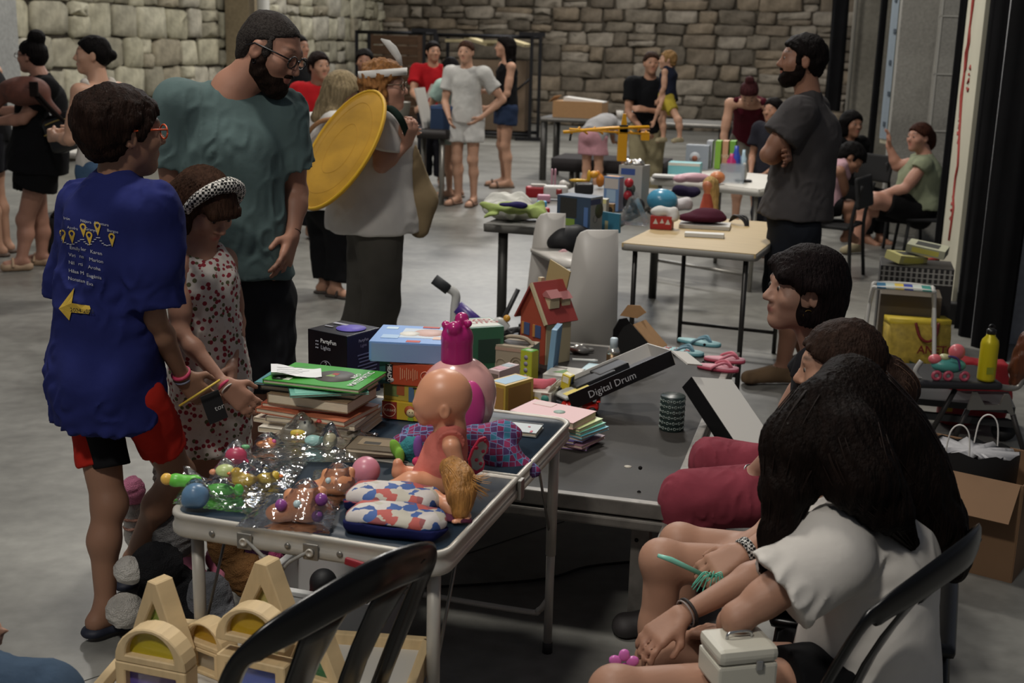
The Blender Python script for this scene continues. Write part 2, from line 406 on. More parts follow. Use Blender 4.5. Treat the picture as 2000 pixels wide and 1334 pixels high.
def body_mesh(J,cfg,origin):
 s=J['s'];w=cfg.get('w',1.0);res=cfg.get('res',.008);v=Vox(res);r,f,u=frame(J);sq=(f,1.4)
 v.cone(J['che'],J['wai'],.142*s*w,.122*s*w,k=.04,sq=sq);v.cone(J['wai'],J['pel'],.122*s*w,.148*s*w,k=.04,sq=sq)
 v.cone(J['che']+u*.05*s,J['nec'],.10*s*w,.058*s,k=.04,sq=(f,1.2));v.cone(J['shL'],J['shR'],.048*s,.048*s,k=.04)
 for sd in 'LR':
  sh,el,wr=J['sh'+sd],J['el'+sd],J['wr'+sd];x=1 if sd=='R' else-1;aw=cfg.get('aw',w)
  v.cone(sh,el,.049*s*aw,.037*s*aw,k=.025);v.cone(lerp(sh,el,.5),lerp(sh,el,.7),.042*s*aw,.042*s*aw,k=.03)
  v.cone(el,lerp(el,wr,.3),.037*s*aw,.039*s*aw,k=.02);v.cone(lerp(el,wr,.3),wr,.039*s*aw,.0235*s*aw,k=.02)
  hd=cfg.get('hand'+sd,{});d=hd.get('d',(wr-el));n=hd.get('n',r*-x+f*.2)
  hand(v,wr,V(d),V(n),s*cfg.get('hsz',1.0),x,hd.get('curl',.35),fr=cfg.get('fr',1.0),spread=hd.get('spread',1.0),thumb=hd.get('thumb',.5))
  hp,kn,an=J['hip'+sd],J['kn'+sd],J['an'+sd];lw=cfg.get('lw',w)
  v.cone(hp,kn,.088*s*lw,.056*s*lw,k=.03);ax=(an-kn)
  cb=f if ax.length<1e-3 else(f-ax.normalized()*f.dot(ax.normalized())).normalized()
  v.cone(kn,lerp(kn,an,.35)-cb*.012*s,.054*s*lw,.054*s*lw,k=.025);v.cone(lerp(kn,an,.35)-cb*.012*s,an,.052*s*lw,.035*s*lw,k=.03)
  v.sph(kn+cb*.012*s,.05*s*lw,k=.03)
  foot(v,J,sd,s)
 R=[list(a)for a in hframe(J)];hs=J['hs']
 v.cone(J['nec']-u*.02*s,H(J,0,-.015,-.03),.062*s*cfg.get('nw',1),.056*hs*cfg.get('nw',1),k=.025)
 E=lambda c,rr,k=.02,op='+':v.ell(H(J,*c),[q*hs for q in rr],R,k*hs,op)
 C=lambda a,b,ra,rb,k=.015,op='+':v.cone(H(J,*a),H(J,*b),ra*hs,rb*hs,k*hs,op)
 E((0,-.012,.033),(.074,.094,.083));E((0,.022,-.04),(.06,.062,.062),.03);C((0,.03,-.01),(0,.062,-.082),.06,.026,.03)
 C((0,.082,.022),(0,.106,-.016),.008,.012,.010);E((.012,.095,-.022),(.009,.009,.007),.008);E((-.012,.095,-.022),(.009,.009,.007),.008)
 C((-.036,.073,.032),(.036,.073,.032),.013,.013,.02)
 for x in(-1,1):
  E((x*.031,.094,.014),(.017,.014,.010),.012,'-');E((x*.031,.074,.012),(.014,.013,.011),.006);E((x*.047,.06,-.015),(.02,.022,.02),.025)
  E((x*.077,-.008,-.002),(.009,.02,.031),.008);E((x*.086,-.0,.0),(.006,.010,.016),.006,'-')
 E((0,.087,-.045),(.023,.011,.006),.006);E((0,.086,-.055),(.020,.011,.007),.006);E((0,.07,-.083),(.02,.018,.016),.02)
 sk=np.array(rgb(cfg.get('skin','#c08a6a'))[:3]);sk=sk*.86+sk.mean()*.14;lip=np.array(rgb(cfg.get('lip','#a55a50'))[:3]);br=np.array(rgb(cfg.get('brow','#2a1c14'))[:3])
 Rn=np.array(R);hc=_np(J['hed'])
 nz=wob(3,1.0,38)
 def col(P):
  c=np.tile(sk,(len(P),1))*(1+.05*nz(P))[:,None];L=(P-hc)@Rn.T/hs
  t=np.exp(-((L[:,0]/.022)**2+((L[:,2]+.05)/.009)**2)**2)*(L[:,1]>.06);c=c+(lip-c)*t[:,None]*.8
  bz=.040+.005*np.cos((np.abs(L[:,0])-.034)*60)
  t=np.exp(-(((np.abs(L[:,0])-.034)/.02)**4+((L[:,2]-bz)/.0055)**2))*(L[:,1]>.04);c=c+(br-c)*t[:,None]*.85
  t=np.exp(-(((np.abs(L[:,0])-.031)/.014)**2+((L[:,2]-.014)/.004)**2))*(L[:,1]>.05);c=c+(br-c)*t[:,None]*.55
  if 'paint' in cfg:c=cfg['paint'](P,c,L)
  return np.clip(c,0,1)
 return v.mesh('body',origin,col=col)
def folds(seed,amp,freq,aniso):
 a=wob(seed,amp*.8,freq*1.3,aniso);b=wob(seed+50,1.0,freq*2.4,aniso,4);m=wob(seed+90,1.0,freq*.8)
 return lambda P:a(P)+amp*.9*(np.abs(np.sin(b(P)*1.9))-.5)*np.clip(.6+m(P),0,1.3)
def shirt_mesh(J,cfg,origin):
 s=J['s'];w=cfg.get('bw',1.0);res=cfg.get('res',.008);v=Vox(res);r,f,u=frame(J);e=cfg.get('e',.014);sq=(f,cfg.get('sq',1.35));lo=cfg.get('loose',.0)
 hem=J['pel']-cfg.get('hemdir',u)*cfg.get('hem',.06);top=cfg.get('top',None)
 cut=[(hem,-cfg.get('hemdir',u))]
 if top is not None:cut=cut+[(J['nec']-u*top,u)]
 v.cone(J['che'],J['wai'],.145*s*w+e,.13*s*w+e+lo*.5,k=.04,sq=sq,cut=cut);v.cone(J['wai'],J['pel'],.13*s*w+e+lo*.5,.15*s*w+e+lo*.8,k=.05,sq=sq,cut=cut)
 v.cone(J['pel'],hem-cfg.get('hemdir',u)*.05,.15*s*w+e+lo*.8,.152*s*w+e+lo,k=.05,sq=sq,cut=cut)
 if cfg.get('belly'):v.sph(J['wai']+f*.06*s,.13*s*w,k=.06,cut=cut)
 if cfg.get('bust'):
  for x in(-1,1):v.sph(J['che']+f*.085*s*w+r*(x*.06*s),.058*s*w,k=.05,cut=cut)
 if cfg.get('sleeve',.6)>0:
  v.cone(J['che']+u*.05*s,J['nec']-u*.02*s,.105*s*w+e,.062*s+e*.6,k=.04,sq=(f,1.2),cut=cut)
  v.cone(J['shL'],J['shR'],.05*s+e,.05*s+e,k=.045,cut=cut)
  for sd in 'LR':
   sh,el=J['sh'+sd],J['el'+sd];t=cfg.get('sleeve',.6);en=lerp(sh,el,t);d=(el-sh).normalized();sw=cfg.get('sw',1.0)
   v.cone(sh,lerp(sh,el,t+.2),(.052*s+e)*sw,(.052*s+e*1.3)*sw,k=.035,cut=[(en,d)])
 else:
  v.cone(J['che']+u*.04*s,J['che'],.12*s*w+e,.14*s*w+e,k=.03,sq=sq,cut=cut)
  for sd in 'LR':
   st=lerp(J['sh'+sd],J['nec'],cfg.get('strap',.32))+u*.035*s;sr=cfg.get('sr',.024)*s
   v.cone(st,J['che']+f*.085*s*w+(J['sh'+sd]-J['che'])*.42,sr,sr*1.3,k=.02);v.cone(st,J['che']-f*.085*s*w+(J['sh'+sd]-J['che'])*.42,sr,sr*1.3,k=.02)
 for ex in cfg.get('extra',[]):ex(v)
 if cfg.get('neck',True):v.ell(J['nec']+u*.045*s+f*.035*s,(.072*s,.085*s,cfg.get('neckd',.055)*s),[r,f,u],k=.012,op='-')
 nf=folds(cfg.get('seed',1),cfg.get('fold',.005),cfg.get('ff',26),cfg.get('fa',(1,1,.7)))
 return v.mesh('shirt',origin,noise=nf)
def bottoms_mesh(J,cfg,origin,name='shorts'):
 s=J['s'];w=cfg.get('bw',1.0);res=cfg.get('res',.008);v=Vox(res);r,f,u=frame(J);e=cfg.get('e',.014);L=cfg.get('len',.6);fl=cfg.get('flare',.0)
 topc=[(J['pel']+u*cfg.get('rise',.07),u)]
 v.cone(J['wai'],J['pel'],.135*s*w+e,.152*s*w+e,k=.04,sq=(f,1.35),cut=topc)
 for sd in 'LR':
  hp,kn,an=J['hip'+sd],J['kn'+sd],J['an'+sd]
  if L<=1:
   en=lerp(hp,kn,L);v.cone(hp,lerp(hp,kn,L+.15),.094*s*w+e,lerp(.094,.06,L)*s*w+e+fl,k=.03,cut=[(en,(kn-hp))])
  else:
   t=L-1;en=lerp(kn,an,t)
   v.cone(hp,kn,.094*s*w+e,.062*s*w+e,k=.03);v.cone(kn,lerp(kn,an,min(t+.08,1.1)),.062*s*w+e,.042*s*w+e+fl,k=.03,cut=[(en,(an-kn))])
 if cfg.get('skirt'):pass
 nf=folds(cfg.get('seed',2),cfg.get('fold',.004),cfg.get('ff',30),(1,1,.6))
 return v.mesh(name,origin,noise=nf)
def shoe_meshes(J,cfg,origin,res=.008):
 s=J['s'];out=[]
 for sd in 'LR':
  v=Vox(res);a,t=J['an'+sd],J['to'+sd];d=(t-a);d.z=0;d.normalize();side=V((d.y,-d.x,0));z0=min(t.z,a.z)-.018*s
  heel=a-d*.045*s;c=(heel+t)*.5+d*.012*s
  if cfg.get('kind','shoe')=='shoe':
   foot(v,J,sd,s,inf=.009,k=.02);v.sph(a+V((0,0,.06)),.06*s,k=.01,op='-')
   out.append(v.mesh('shoe',origin,planes=[(a+V((0,0,.012*s)),V((0,0,1))),((0,0,z0),(0,0,-1))]))
  else:
   h2=cfg.get('sole',.012)
   for q,rr in((heel+d*.005,.037),(c,.036),(t-d*.005+d*.0,.044)):
    v.ell((q.x,q.y,z0+h2*.2),(rr*s,rr*s,h2),None,k=.02)
   v.cone((heel.x,heel.y,z0),(t.x,t.y,z0),.036*s,.04*s,k=.02,sq=((0,0,1),.036/h2))
   st=t-d*.05*s;st.z=t.z+.008
   v2=tube_me('strap',bez([st-side*.05*s-V((0,0,.02)),st+V((0,0,.038*s)),st+side*.05*s-V((0,0,.02))],6),.011*s,6)
   out.append(v.mesh('sandal',origin,planes=[((0,0,max(z0-h2,.001)),(0,0,-1))]));v2.transform(Matrix.Translation(-V(origin)));out.append(('strap',v2))
 return out
def hair_mat(color):return mat('hair_'+color,color,0.6,var=0.4,vscale=70,bump=0.8,bscale=190,stretch=(1,1,.14),spec=.07)
def hair_mesh(J,cfg,origin):
 v=Vox(cfg.get('res',.006));R=[list(a)for a in hframe(J)];r,f,u=hframe(J);hs=J['hs'];t=cfg.get('t',.010);st=cfg.get('style','short')
 E=lambda c,rr,k=.02,op='+',cut=None:v.ell(H(J,*c),[q*hs for q in rr],R,k*hs,op,cut)
 C=lambda a,b,ra,rb,k=.02,op='+',cut=None,sq=None:v.cone(H(J,*a),H(J,*b),ra*hs,rb*hs,k*hs,op,sq,cut)
 def pl(y,z,ny,nz):return(H(J,0,y,z),f*ny+u*nz)
 cap=(.076+t,.097+t,.085+t);cc=(0,-.013,.034)
 if st=='short':
  E(cc,cap,cut=[pl(.074,cfg.get('line',.066),.62,-.78)]);E((0,-.055,-.02),(.062+t*.6,.045+t*.5,.06),.03,cut=[pl(.0,-.068,0,-1)])
  for x in(-1,1):E((x*.078,-.004,-.004),(.018,.024,.034),.006,'-');E((x*.071,.024,.016),(.009+t*.3,.016,.032),.012)
 elif st in('back','bun','pony'):
  E(cc,cap,cut=[pl(.074,cfg.get('line',.064),.66,-.75)]);E((0,-.055,-.01),(.06,.05,.06),.03,cut=[pl(0,-.055,0,-1)])
  for x in(-1,1):E((x*.08,-.004,-.01),(.018,.022,.036),.006,'-')
 elif st=='bob':
  E(cc,(cap[0]+.006,cap[1]+.006,cap[2]+.004),cut=[pl(.076,.058,.74,-.67)])
  for x in(-1,1):E((x*.062,-.028,-.03),(.036,.07,.085),.03,cut=[pl(.045,0,1,.1),pl(0,cfg.get('len',-.10),0,-1)])
  E((0,-.07,-.03),(.075,.055,.09),.03,cut=[pl(0,cfg.get('len',-.10)-.01,0,-1)])
 elif st=='long':
  E(cc,(cap[0]+.006,cap[1]+.006,cap[2]+.004),cut=[pl(.076,.062,.74,-.67)])
  for x in(-1,1):C((x*.065,-.03,.0),(x*.07,-.05,cfg.get('len',-.25)),.045,.03,.03,cut=[pl(.04,0,1,.1)])
  C((0,-.07,.0),(0,-.085,cfg.get('len',-.25)),.07,.045,.03)
 elif st=='curly':
  E(cc,(cap[0]+.012,cap[1]+.010,cap[2]+.008),cut=[pl(.076,.06,.66,-.75)]);E((0,-.05,-.04),(.085,.07,.07),.03)
  for x in(-1,1):E((x*.07,-.02,-.03),(.035,.05,.06),.03)
 if st=='bun' or 'bun' in cfg:
  b=cfg.get('bun',(0,-.10,.06,.042));E(b[:3],(b[3],)*3,.012)
 for ex in cfg.get('extra',[]):ex(v,J)
 Rn=np.array(R);hc=_np(J['hed']);amp=cfg.get('groove',.0022);fr=cfg.get('gf',46)
 n1=wob(cfg.get('seed',5),.0018,70);curl=wob(8,.006,150,n=9)if st=='curly' else None
 tuft=wob(cfg.get('seed',5)+3,cfg.get('tuft',.0028),120,(1,1,.5))
 def nf(P):
  L=(P-hc)@Rn.T/hs;th=np.arctan2(L[:,0],-L[:,1]+.02);o=n1(P)
  if curl is not None:return o+curl(P)
  if st=='short':o=o+tuft(P)
  return o+amp*np.sin(th*fr+3*np.sin(L[:,2]*30))*np.clip(np.hypot(L[:,0],L[:,1])/.05,0,1)
 return v.mesh('hair',origin,noise=nf)
def eye_mesh():
 return lathe_me('eye',[(.0115*math.sin(a),-.0115*math.cos(a))for a in np.linspace(0.15,3.0,9)],12)
def person(name,label,J,cfg,group=None):
 o=J['base'].copy();root=thing(name,label,'person',o,0,group);res=cfg.get('res',.008)
 b=obj('body',body_mesh(J,cfg,o),paint_mat('skin',.52,.35,.08,90),root)
 r,f,u=hframe(J);hs=J['hs']
 if cfg.get('eyes',True):
  for x in(-1,1):
   e=obj('eye',eye_mesh(),[mat('eye_white','#968c84',.25)],root);e.location=H(J,x*.031,.0765,.013)-o;e.scale=(hs,)*3
   i=obj('iris',lathe_me('iris',[(.0,.0),(.006,.0),(.0055,.0016),(.002,.0022)],10),mat('iris','#1c120c',.2),e)
   i.matrix_local=basis(r,u,f,f*.0105)
 parts={}
 if 'shirt' in cfg:
  c=dict(res=res,bw=cfg.get('w',1));c.update(cfg['shirt']);me=shirt_mesh(J,c,o);parts['shirt']=(obj(c.get('name','shirt'),me,c['mat'],root),me)
 if 'bottom' in cfg:
  c=dict(res=res,bw=cfg.get('lw',cfg.get('w',1)));c.update(cfg['bottom']);me=bottoms_mesh(J,c,o);parts['bottom']=(obj(c.get('name','shorts'),me,c['mat'],root),me)
 if 'shoe' in cfg:
  c=cfg['shoe'];last=None
  for m in shoe_meshes(J,c,o,min(res,.008)):
   if isinstance(m,tuple):obj('strap',m[1],c['mat'],last)
   else:last=obj('shoe' if c.get('kind','shoe')=='shoe' else 'sandal',m,c['mat'],root)
 if 'hair' in cfg:
  c=dict(res=min(res,.007));c.update(cfg['hair']);me=hair_mesh(J,c,o);parts['hair']=(obj('hair',me,c.get('mat')or hair_mat(c.get('color','#1a120d')),root),me)
 if 'beard' in cfg:
  v=Vox(min(res,.006));R=[list(a)for a in(r,f,u)]
  E=lambda c,rr,k=.02,op='+':v.ell(H(J,*c),[q*hs for q in rr],R,k*hs,op)
  E((0,.03,-.062),(.064,.062,.05),.02);E((0,.066,-.088),(.036,.034,.034),.03);E((0,.092,-.036),(.026,.012,.007),.01)
  for x in(-1,1):E((x*.064,.012,-.03),(.014,.026,.05),.02)
  E((0,.10,-.05),(.017,.02,.0075),.004,'-');E((0,.03,.02),(.056,.09,.052),.01,'-')
  obj('beard',v.mesh('beard',o,noise=wob(4,.0018,160)),hair_mat(cfg['beard']),root)
 if 'glasses' in cfg:
  gl=cfg['glasses'];L=[]
  for x in(-1,1):
   ring=[H(J,x*(.034+.026*math.cos(a)),.098,.012+.019*math.sin(a))-o for a in np.linspace(0,2*math.pi,17)]
   L.append((ring,.0022*hs));L.append(([H(J,x*.06,.096,.02)-o,H(J,x*.078,.05,.02)-o,H(J,x*.084,-.015,.016)-o,H(J,x*.082,-.04,-.004)-o],.0028*hs))
  L.append(([H(J,-.009,.1,.018)-o,H(J,.009,.1,.018)-o],.0022*hs))
  obj('glasses',tubes_me('glasses',L),gl,root)
 return root,parts,J
# ---- 20 structure
def concrete(name,c1,c2,rough=0.5,scale=1.2,bump=.15):
 m=bpy.data.materials.new(name);m.use_nodes=True;nt=m.node_tree;b=nt.nodes['Principled BSDF'];N=nt.nodes.new;L=nt.links.new
 tc=N('ShaderNodeTexCoord');n1=N('ShaderNodeTexNoise');n1.inputs['Scale'].default_value=scale;n1.inputs['Detail'].default_value=9;n1.inputs['Roughness'].default_value=.62
 mp=N('ShaderNodeMapping');mp.inputs['Scale'].default_value=(1,2.2,1);mp.inputs['Rotation'].default_value=(0,0,.9);L(tc.outputs['Object'],mp.inputs[0]);L(mp.outputs[0],n1.inputs['Vector'])
 r=N('ShaderNodeValToRGB');r.color_ramp.elements[0].position=.34;r.color_ramp.elements[1].position=.66;r.color_ramp.elements[0].color=rgb(c1);r.color_ramp.elements[1].color=rgb(c2);L(n1.outputs['Fac'],r.inputs[0])
 n2=N('ShaderNodeTexNoise');n2.inputs['Scale'].default_value=scale*26;n2.inputs['Detail'].default_value=5;L(tc.outputs['Object'],n2.inputs['Vector'])
 mx=N('ShaderNodeMixRGB');mx.blend_type='OVERLAY';mx.inputs[0].default_value=.35;L(r.outputs[0],mx.inputs[1]);L(n2.outputs['Fac'],mx.inputs[2]);L(mx.outputs[0],b.inputs['Base Color'])
 mr=N('ShaderNodeMapRange');mr.inputs[3].default_value=rough-.1;mr.inputs[4].default_value=rough+.14;L(n1.outputs['Fac'],mr.inputs[0]);L(mr.outputs[0],b.inputs['Roughness'])
 bp=N('ShaderNodeBump');bp.inputs['Strength'].default_value=bump;bp.inputs['Distance'].default_value=.01;L(n2.outputs['Fac'],bp.inputs['Height']);L(bp.outputs[0],b.inputs['Normal'])
 return m
M_FLOOR=concrete('polished_concrete_floor','#686763','#8d8c86',.34,.55,.05)
M_CONC=concrete('rough_concrete','#6a665c','#8d897e',.85,.9,.4);M_CONC2=concrete('grey_blocks','#77756f','#96948d',.85,1.5,.4)
M_MORTAR=concrete('wall_mortar','#3d3830','#5a5348',.95,2.0,.6)
fl=obj('floor',box_me('floor',(30,40,.2),c=(0,16,-.1)),M_FLOOR);tag(fl,'polished grey concrete floor of the hall',kind='structure')
def lerp_(a,b,t):return a+(b-a)*t
CL=V((-2.95,27.0,0));CR=CL+AY*10.3
SHADES=['#7a7266','#6d655a','#8e867a','#645d53','#827666','#756b5e','#90887c']
SHADES_L=['#aca792','#a09b89','#b9b49f','#918c7b','#a9a48e','#98907d','#b0ab9c']
def stone_mats(pre,sh):return[mat(pre+str(i),c,.95,var=.3,vscale=6,bump=1.0,bscale=9,spec=.15)for i,c in enumerate(sh)]
def stone_me(w,h,rnd):
 n=10;C=[];Q=[];T=[];ph=rnd.random()*.6
 ring=[]
 for k in range(n):
  a=2*math.pi*(k+ph)/n;c,s=math.cos(a),math.sin(a);e=rnd.uniform(.12,.4)
  x=math.copysign(abs(c)**e,c)*w/2;z=math.copysign(abs(s)**e,s)*h/2;ring.append((x*rnd.uniform(.86,1.0),z*rnd.uniform(.86,1.02)))
 dp=rnd.uniform(.03,.10)
 for(sc,d)in((1,0),(1.01,dp*.6),(.94,dp*.95),(.5,dp+rnd.uniform(-.01,.025))):
  for(x,z)in ring:C.append((x*sc+rnd.uniform(-.014,.014),-d+rnd.uniform(-.012,.012),z*sc+rnd.uniform(-.012,.012)))
 for i in range(3):
  for k in range(n):Q.append((i*n+(k+1)%n,i*n+k,(i+1)*n+k,(i+1)*n+(k+1)%n))
 C.append((0,-dp-.02,0))
 for k in range(n):T.append((len(C)-1,3*n+(k+1)%n,3*n+k))
 me=np_mesh('stone',C,Q,T,smooth=True);return me
def stone_wall(name,label,P0,dirv,length,height,zh,wr,hr,mats,limit,seed):
 rnd=random.Random(seed);ang=math.atan2(dirv.y,dirv.x)
 w=obj(name,box_me(name,(length,.5,height),c=(length/2,.25,height/2)),M_MORTAR,None,P0,(0,0,ang));tag(w,label,kind='structure')
 cells=[];z=0
 while z<zh:
  h=rnd.uniform(*hr);x=-rnd.random()*.3
  while x<length:
   ww=rnd.uniform(*wr)*rnd.choice((.7,1,1,1.35));x1=min(x+ww,length)
   if x1-max(x,0)>.1:
    if rnd.random()<.22:cut=rnd.uniform(.4,.6);cells+=[(max(x,0),x1,z,z+h*cut),(max(x,0),x1,z+h*cut,z+h)]
    else:cells.append((max(x,0),x1,z+rnd.uniform(-.015,.015),z+h+rnd.uniform(-.02,.02)))
   x=x1
  z+=h
 cells.sort(key=lambda c:-(c[1]-c[0])*(c[3]-c[2]))
 rest=[]
 for i,(x0,x1,z0,z1)in enumerate(cells):
  g=rnd.uniform(-.03,.02);me=stone_me(max(x1-x0-g,.06),max(z1-z0-g,.05),rnd);m=rnd.choice(mats)
  c=V(((x0+x1)/2,0,(z0+z1)/2))
  if i<limit:
   o=obj('stone',me,m,w,c,(0,rnd.uniform(-.05,.05),0))
  else:me.transform(Matrix.Translation(c));rest.append(me)
 if rest:tag(obj('small_stones',join_me('small_stones',rest),mats[0],w),kind='stuff')
 return w
stone_wall('wall_back','rough brown stone wall across the far end of the hall',CL,AY,10.3,6.0,3.3,(.38,.72),(.2,.36),stone_mats('stone_back',SHADES),300,4)
LW0=CL-AX*13.2
stone_wall('wall_left','pale stone wall along the far left side of the hall',LW0,AX,13.2,6.0,2.95,(.34,.62),(.34,.52),stone_mats('stone_left',SHADES_L),300,9)
pl=obj('wall_left_plaster',box_me('wall_left_plaster',(9,.5,6),c=(4.5,.1,3)),concrete('pale_plaster','#8b8c8a','#a1a29f',.9,.8,.1),None,LW0+AX*.9-AX*9,(0,0,math.atan2(AX.y,AX.x)));tag(pl,'smooth grey plastered wall left of the pale stones',kind='structure')
c0=U(478,60,20.3);c0.z=0
cw=obj('pillar_left',box_me('pillar_left',(.42,.5,6),c=(0,0,3),bev=.01),concrete('beige_render','#85775f','#97896f',.9,.8,.1),None,c0,(0,0,HALL));tag(cw,'smooth beige rendered column standing against the pale stone wall',kind='structure')
c1=U(515,60,20.1);c1.z=0
tag(obj('downpipe',tube_me('downpipe',[(0,0,0),(0,0,2),(0,0,5.8)],.1,12),mat('white_pvc','#c9c8c2',.5),None,c1),'thick white downpipe beside the beige column','pipe')
def slab(name,px0,px1,D,t,h,m,label,kind='structure',cat=None,rz=HALL,z0=0.0,ref_y=250):
 a=U(px0,ref_y,D);b=U(px1,ref_y,D);w=(b.x-a.x)/math.cos(rz);c=(a+b)/2
 o=obj(name,box_me(name,(w,t,h),c=(0,t/2,h/2),bev=.006),m,None,(c.x,c.y,z0),(0,0,rz));tag(o,label,cat,kind=kind);return o
slab('pillar_back_right',1651,1707,13.6,.6,6,M_CONC,'brown grey concrete pillar at the right end of the stone wall')
pp=U(1655,200,13.4);pp.z=0
tag(obj('wall_pipe',tubes_me('wall_pipe',[([(0,0,0),(0,0,5.5)],.022)]),mat('dull_pipe','#8d8a82',.5),None,pp),'thin grey pipe running up the concrete pillar','pipe')
slab('pillar_right',1742,1822,11.6,.7,6,M_CONC2,'smooth grey concrete pillar behind the smiling seated woman')
wr0=slab('wall_right',1815,1890,11.2,.3,6,M_CONC2,'grey concrete block wall to the right of the pillar')
bk=mat('block_joint','#a3a19a',.9)
for i in range(4):
 obj('block_course_joint',box_me('joint',(.36,.012,.012)),bk,wr0,(0,-.004,.5+i*.5))
obj('block_course_joint',box_me('joint',(.02,.012,5.5)),bk,wr0,(-.16,-.004,3))
slab('wall_right_far',1700,2350,14.5,.3,6,M_CONC,'dark concrete wall beyond the right pillars')
BLACK=mat('black_curtain','#0b0b0d',.95,var=.3,vscale=5,spec=.1)
def curtain(name,label,pts,z0,z1,waves=7,amp=.035,top_pts=None):
 n=60;co=[];q=[];P=bez([V((p[0],p[1],0))for p in pts],12);m=len(P)
 for layer,off in((0,0),(1,.012)):
  for j in range(9):
   t=j/8;z=z0+(z1-z0)*t
   for i in range(m):
    tn=(P[min(i+1,m-1)]-P[max(i-1,0)]).normalized();nn=V((-tn.y,tn.x,0));s=i/(m-1)
    d=amp*(math.sin(s*waves*6.28+.6*math.sin(t*3))+.4*math.sin(s*waves*13.1+1+t))*(1-.3*t)
    p=P[i]+nn*(d+off);co.append((p.x,p.y,z))
 for L in range(2):
  for j in range(8):
   for i in range(m-1):
    a=L*9*m+j*m+i;f=(a,a+1,a+m+1,a+m);q.append(f if L==0 else f[::-1])
 o=np.array(pts[0]);c=V((pts[0][0],pts[0][1],z0));me=np_mesh(name,np.array(co)-np.array(c),q)
 ob=obj(name,me,BLACK,None,c);tag(ob,label,'curtain');return ob
def gx(px,D,y=400):p=U(px,y,D);return(p.x,p.y)
curtain('black_curtain','narrow black cloth strip hanging on the brown stone wall',[gx(1608,16.5,200),gx(1640,16.3,200)],.9,2.45,2,.03)
curtain('black_curtain','narrow black curtain edge beside the blue dotted panel',[gx(1694,12.7,250),gx(1706,12.5,250)],.0,5,1,.02)
curtain('black_curtain','black curtain strip hanging left of the white banner with red writing',[gx(1832,8.75),gx(1848,8.6)],.0,5,2,.015)
curtain('black_curtain','wide black curtain hanging right of the white banner with red writing',[gx(1892,7.7,500),gx(1915,7.3,500),gx(1988,6.75,500)],.0,5,4,.05)
slab('wall_right_near',1965,2300,7.1,.2,5,concrete('pale_grey_wall','#8f9094','#a2a3a6',.9,.8,.1),'pale grey wall panel behind the black curtain')
def panel(name,label,px0,D0,px1,D1,z0,z1,m):
 a=V((*gx(px0,D0),0));b=V((*gx(px1,D1),0));d=b-a;L=d.length
 o=obj(name,box_me(name,(L,.03,z1-z0),c=(L/2,.015,(z1-z0)/2),bev=.004),m,None,(a.x,a.y,z0),(0,0,math.atan2(d.y,d.x)));tag(o,label,'banner');return o,L
pb,Lb=panel('display_panel','tall pale panel with blue edge and dotted diagram by the pillar',1706,13.0,1738,12.6,.75,3.2,mat('panel_cream','#b3ae98',.7,var=.06,vscale=3))
obj('panel_edge',box_me('panel_edge',(Lb*.42,.008,2.3)),mat('panel_blue','#8d9aa6',.7,var=.05),pb,(Lb*.22,-.004,1.2))
for k in range(7):obj('dot_mark',box_me('dot_mark',(.05,.008,.05),bev=.01),mat('panel_dot','#4c5966',.7),pb,(Lb*(.25+.1*(k%2)),-.009,.2+k*.31))
bn,Lr=panel('banner_board','tall off-white banner board with a red hand-drawn route and lettering',1847,8.6,1880,7.75,.12,4.6,mat('banner_cream','#b9b5a2',.75,var=.08,vscale=2))
RED=mat('banner_red','#9c3a34',.8)
pts=[]
rb=random.Random(3);z=.35
while z<3.6:pts.append((Lr*(.42+.13*math.sin(z*3.1)+rb.uniform(-.06,.06)),-.004,z));z+=rb.uniform(.05,.16)
obj('red_route_line',tube_me('red_route_line',pts,.011,5),RED,bn)
pts2=[(p[0]-Lr*.1*math.sin(i*.9),-.004,p[2]*.98+.05)for i,p in enumerate(pts)][8:]
obj('red_route_line',tube_me('red_route_line',pts2,.007,5),RED,bn)
for(fx,z,n_)in((.62,2.05,5),(.60,1.35,4),(.66,2.95,5),(.34,1.0,4),(.44,.5,4)):
 L=[([(Lr*fx+rb.uniform(-.05,.05),-.004,z+k*.045+rb.uniform(-.02,.02))for _ in range(5)],.006)for k in range(n_)];obj('red_scribble',tubes_me('red_scribble',L,4),RED,bn)
obj('plinth',box_me('plinth',(Lr*1.15,.16,.14),c=(Lr/2,0,-.05),bev=.01),mat('plinth_dark','#2b2a2a',.7),bn)
def rack(name,label,pa,pb,D,z1,m,brace=True):
 a=V((*gx(pa,D,150),0));b=V((*gx(pb,D-.6,150),0));t=thing(name,label,'rack',a);d=b-a
 for q in(V(),d):
  for o2 in(V(),AX*.6):obj('post',box_me('post',(.06,.06,z1),c=(0,0,z1/2)),m,t,q+o2)
 for z in(.1,z1-.03):
  obj('beam',tube_me('beam',[(0,0,z),tuple(d+V((0,0,z)))],.032,4),m,t);obj('beam',tube_me('beam',[tuple(AX*.6+V((0,0,z))),tuple(d+AX*.6+V((0,0,z)))],.032,4),m,t)
 if brace:obj('brace',tube_me('brace',[tuple(d+V((0,0,z1*.6))),tuple(d*.78+V((0,0,z1*.42)))],.02,4),m,t)
 obj('foot_plate',box_me('foot_plate',(.5,.12,.06)),m,t,d+V((0,0,.03)));obj('top_bracket',box_me('top_bracket',(.45,.1,.07)),m,t,d+V((0,0,z1+.02)))
 return t,d
DARKM=mat('dark_steel','#17171a',.5,.6)
t,d=rack('steel_rack','open dark steel rack with boards on top coloured pale as if lit against the stone wall',853,1037,22.2,1.78,DARKM)
PALE=mat('lit_tone_board','#c9bb93',.7,var=.15,vscale=6)  # pale board colour stands in for the brightly lit niche; nothing here glows
for k in range(4):obj('board',box_me('board',(.42,.5,.05)),PALE,t,d*(.2+.2*k)+AX*.3+V((0,0,1.66)),(0,.25*(k%2),HALL))
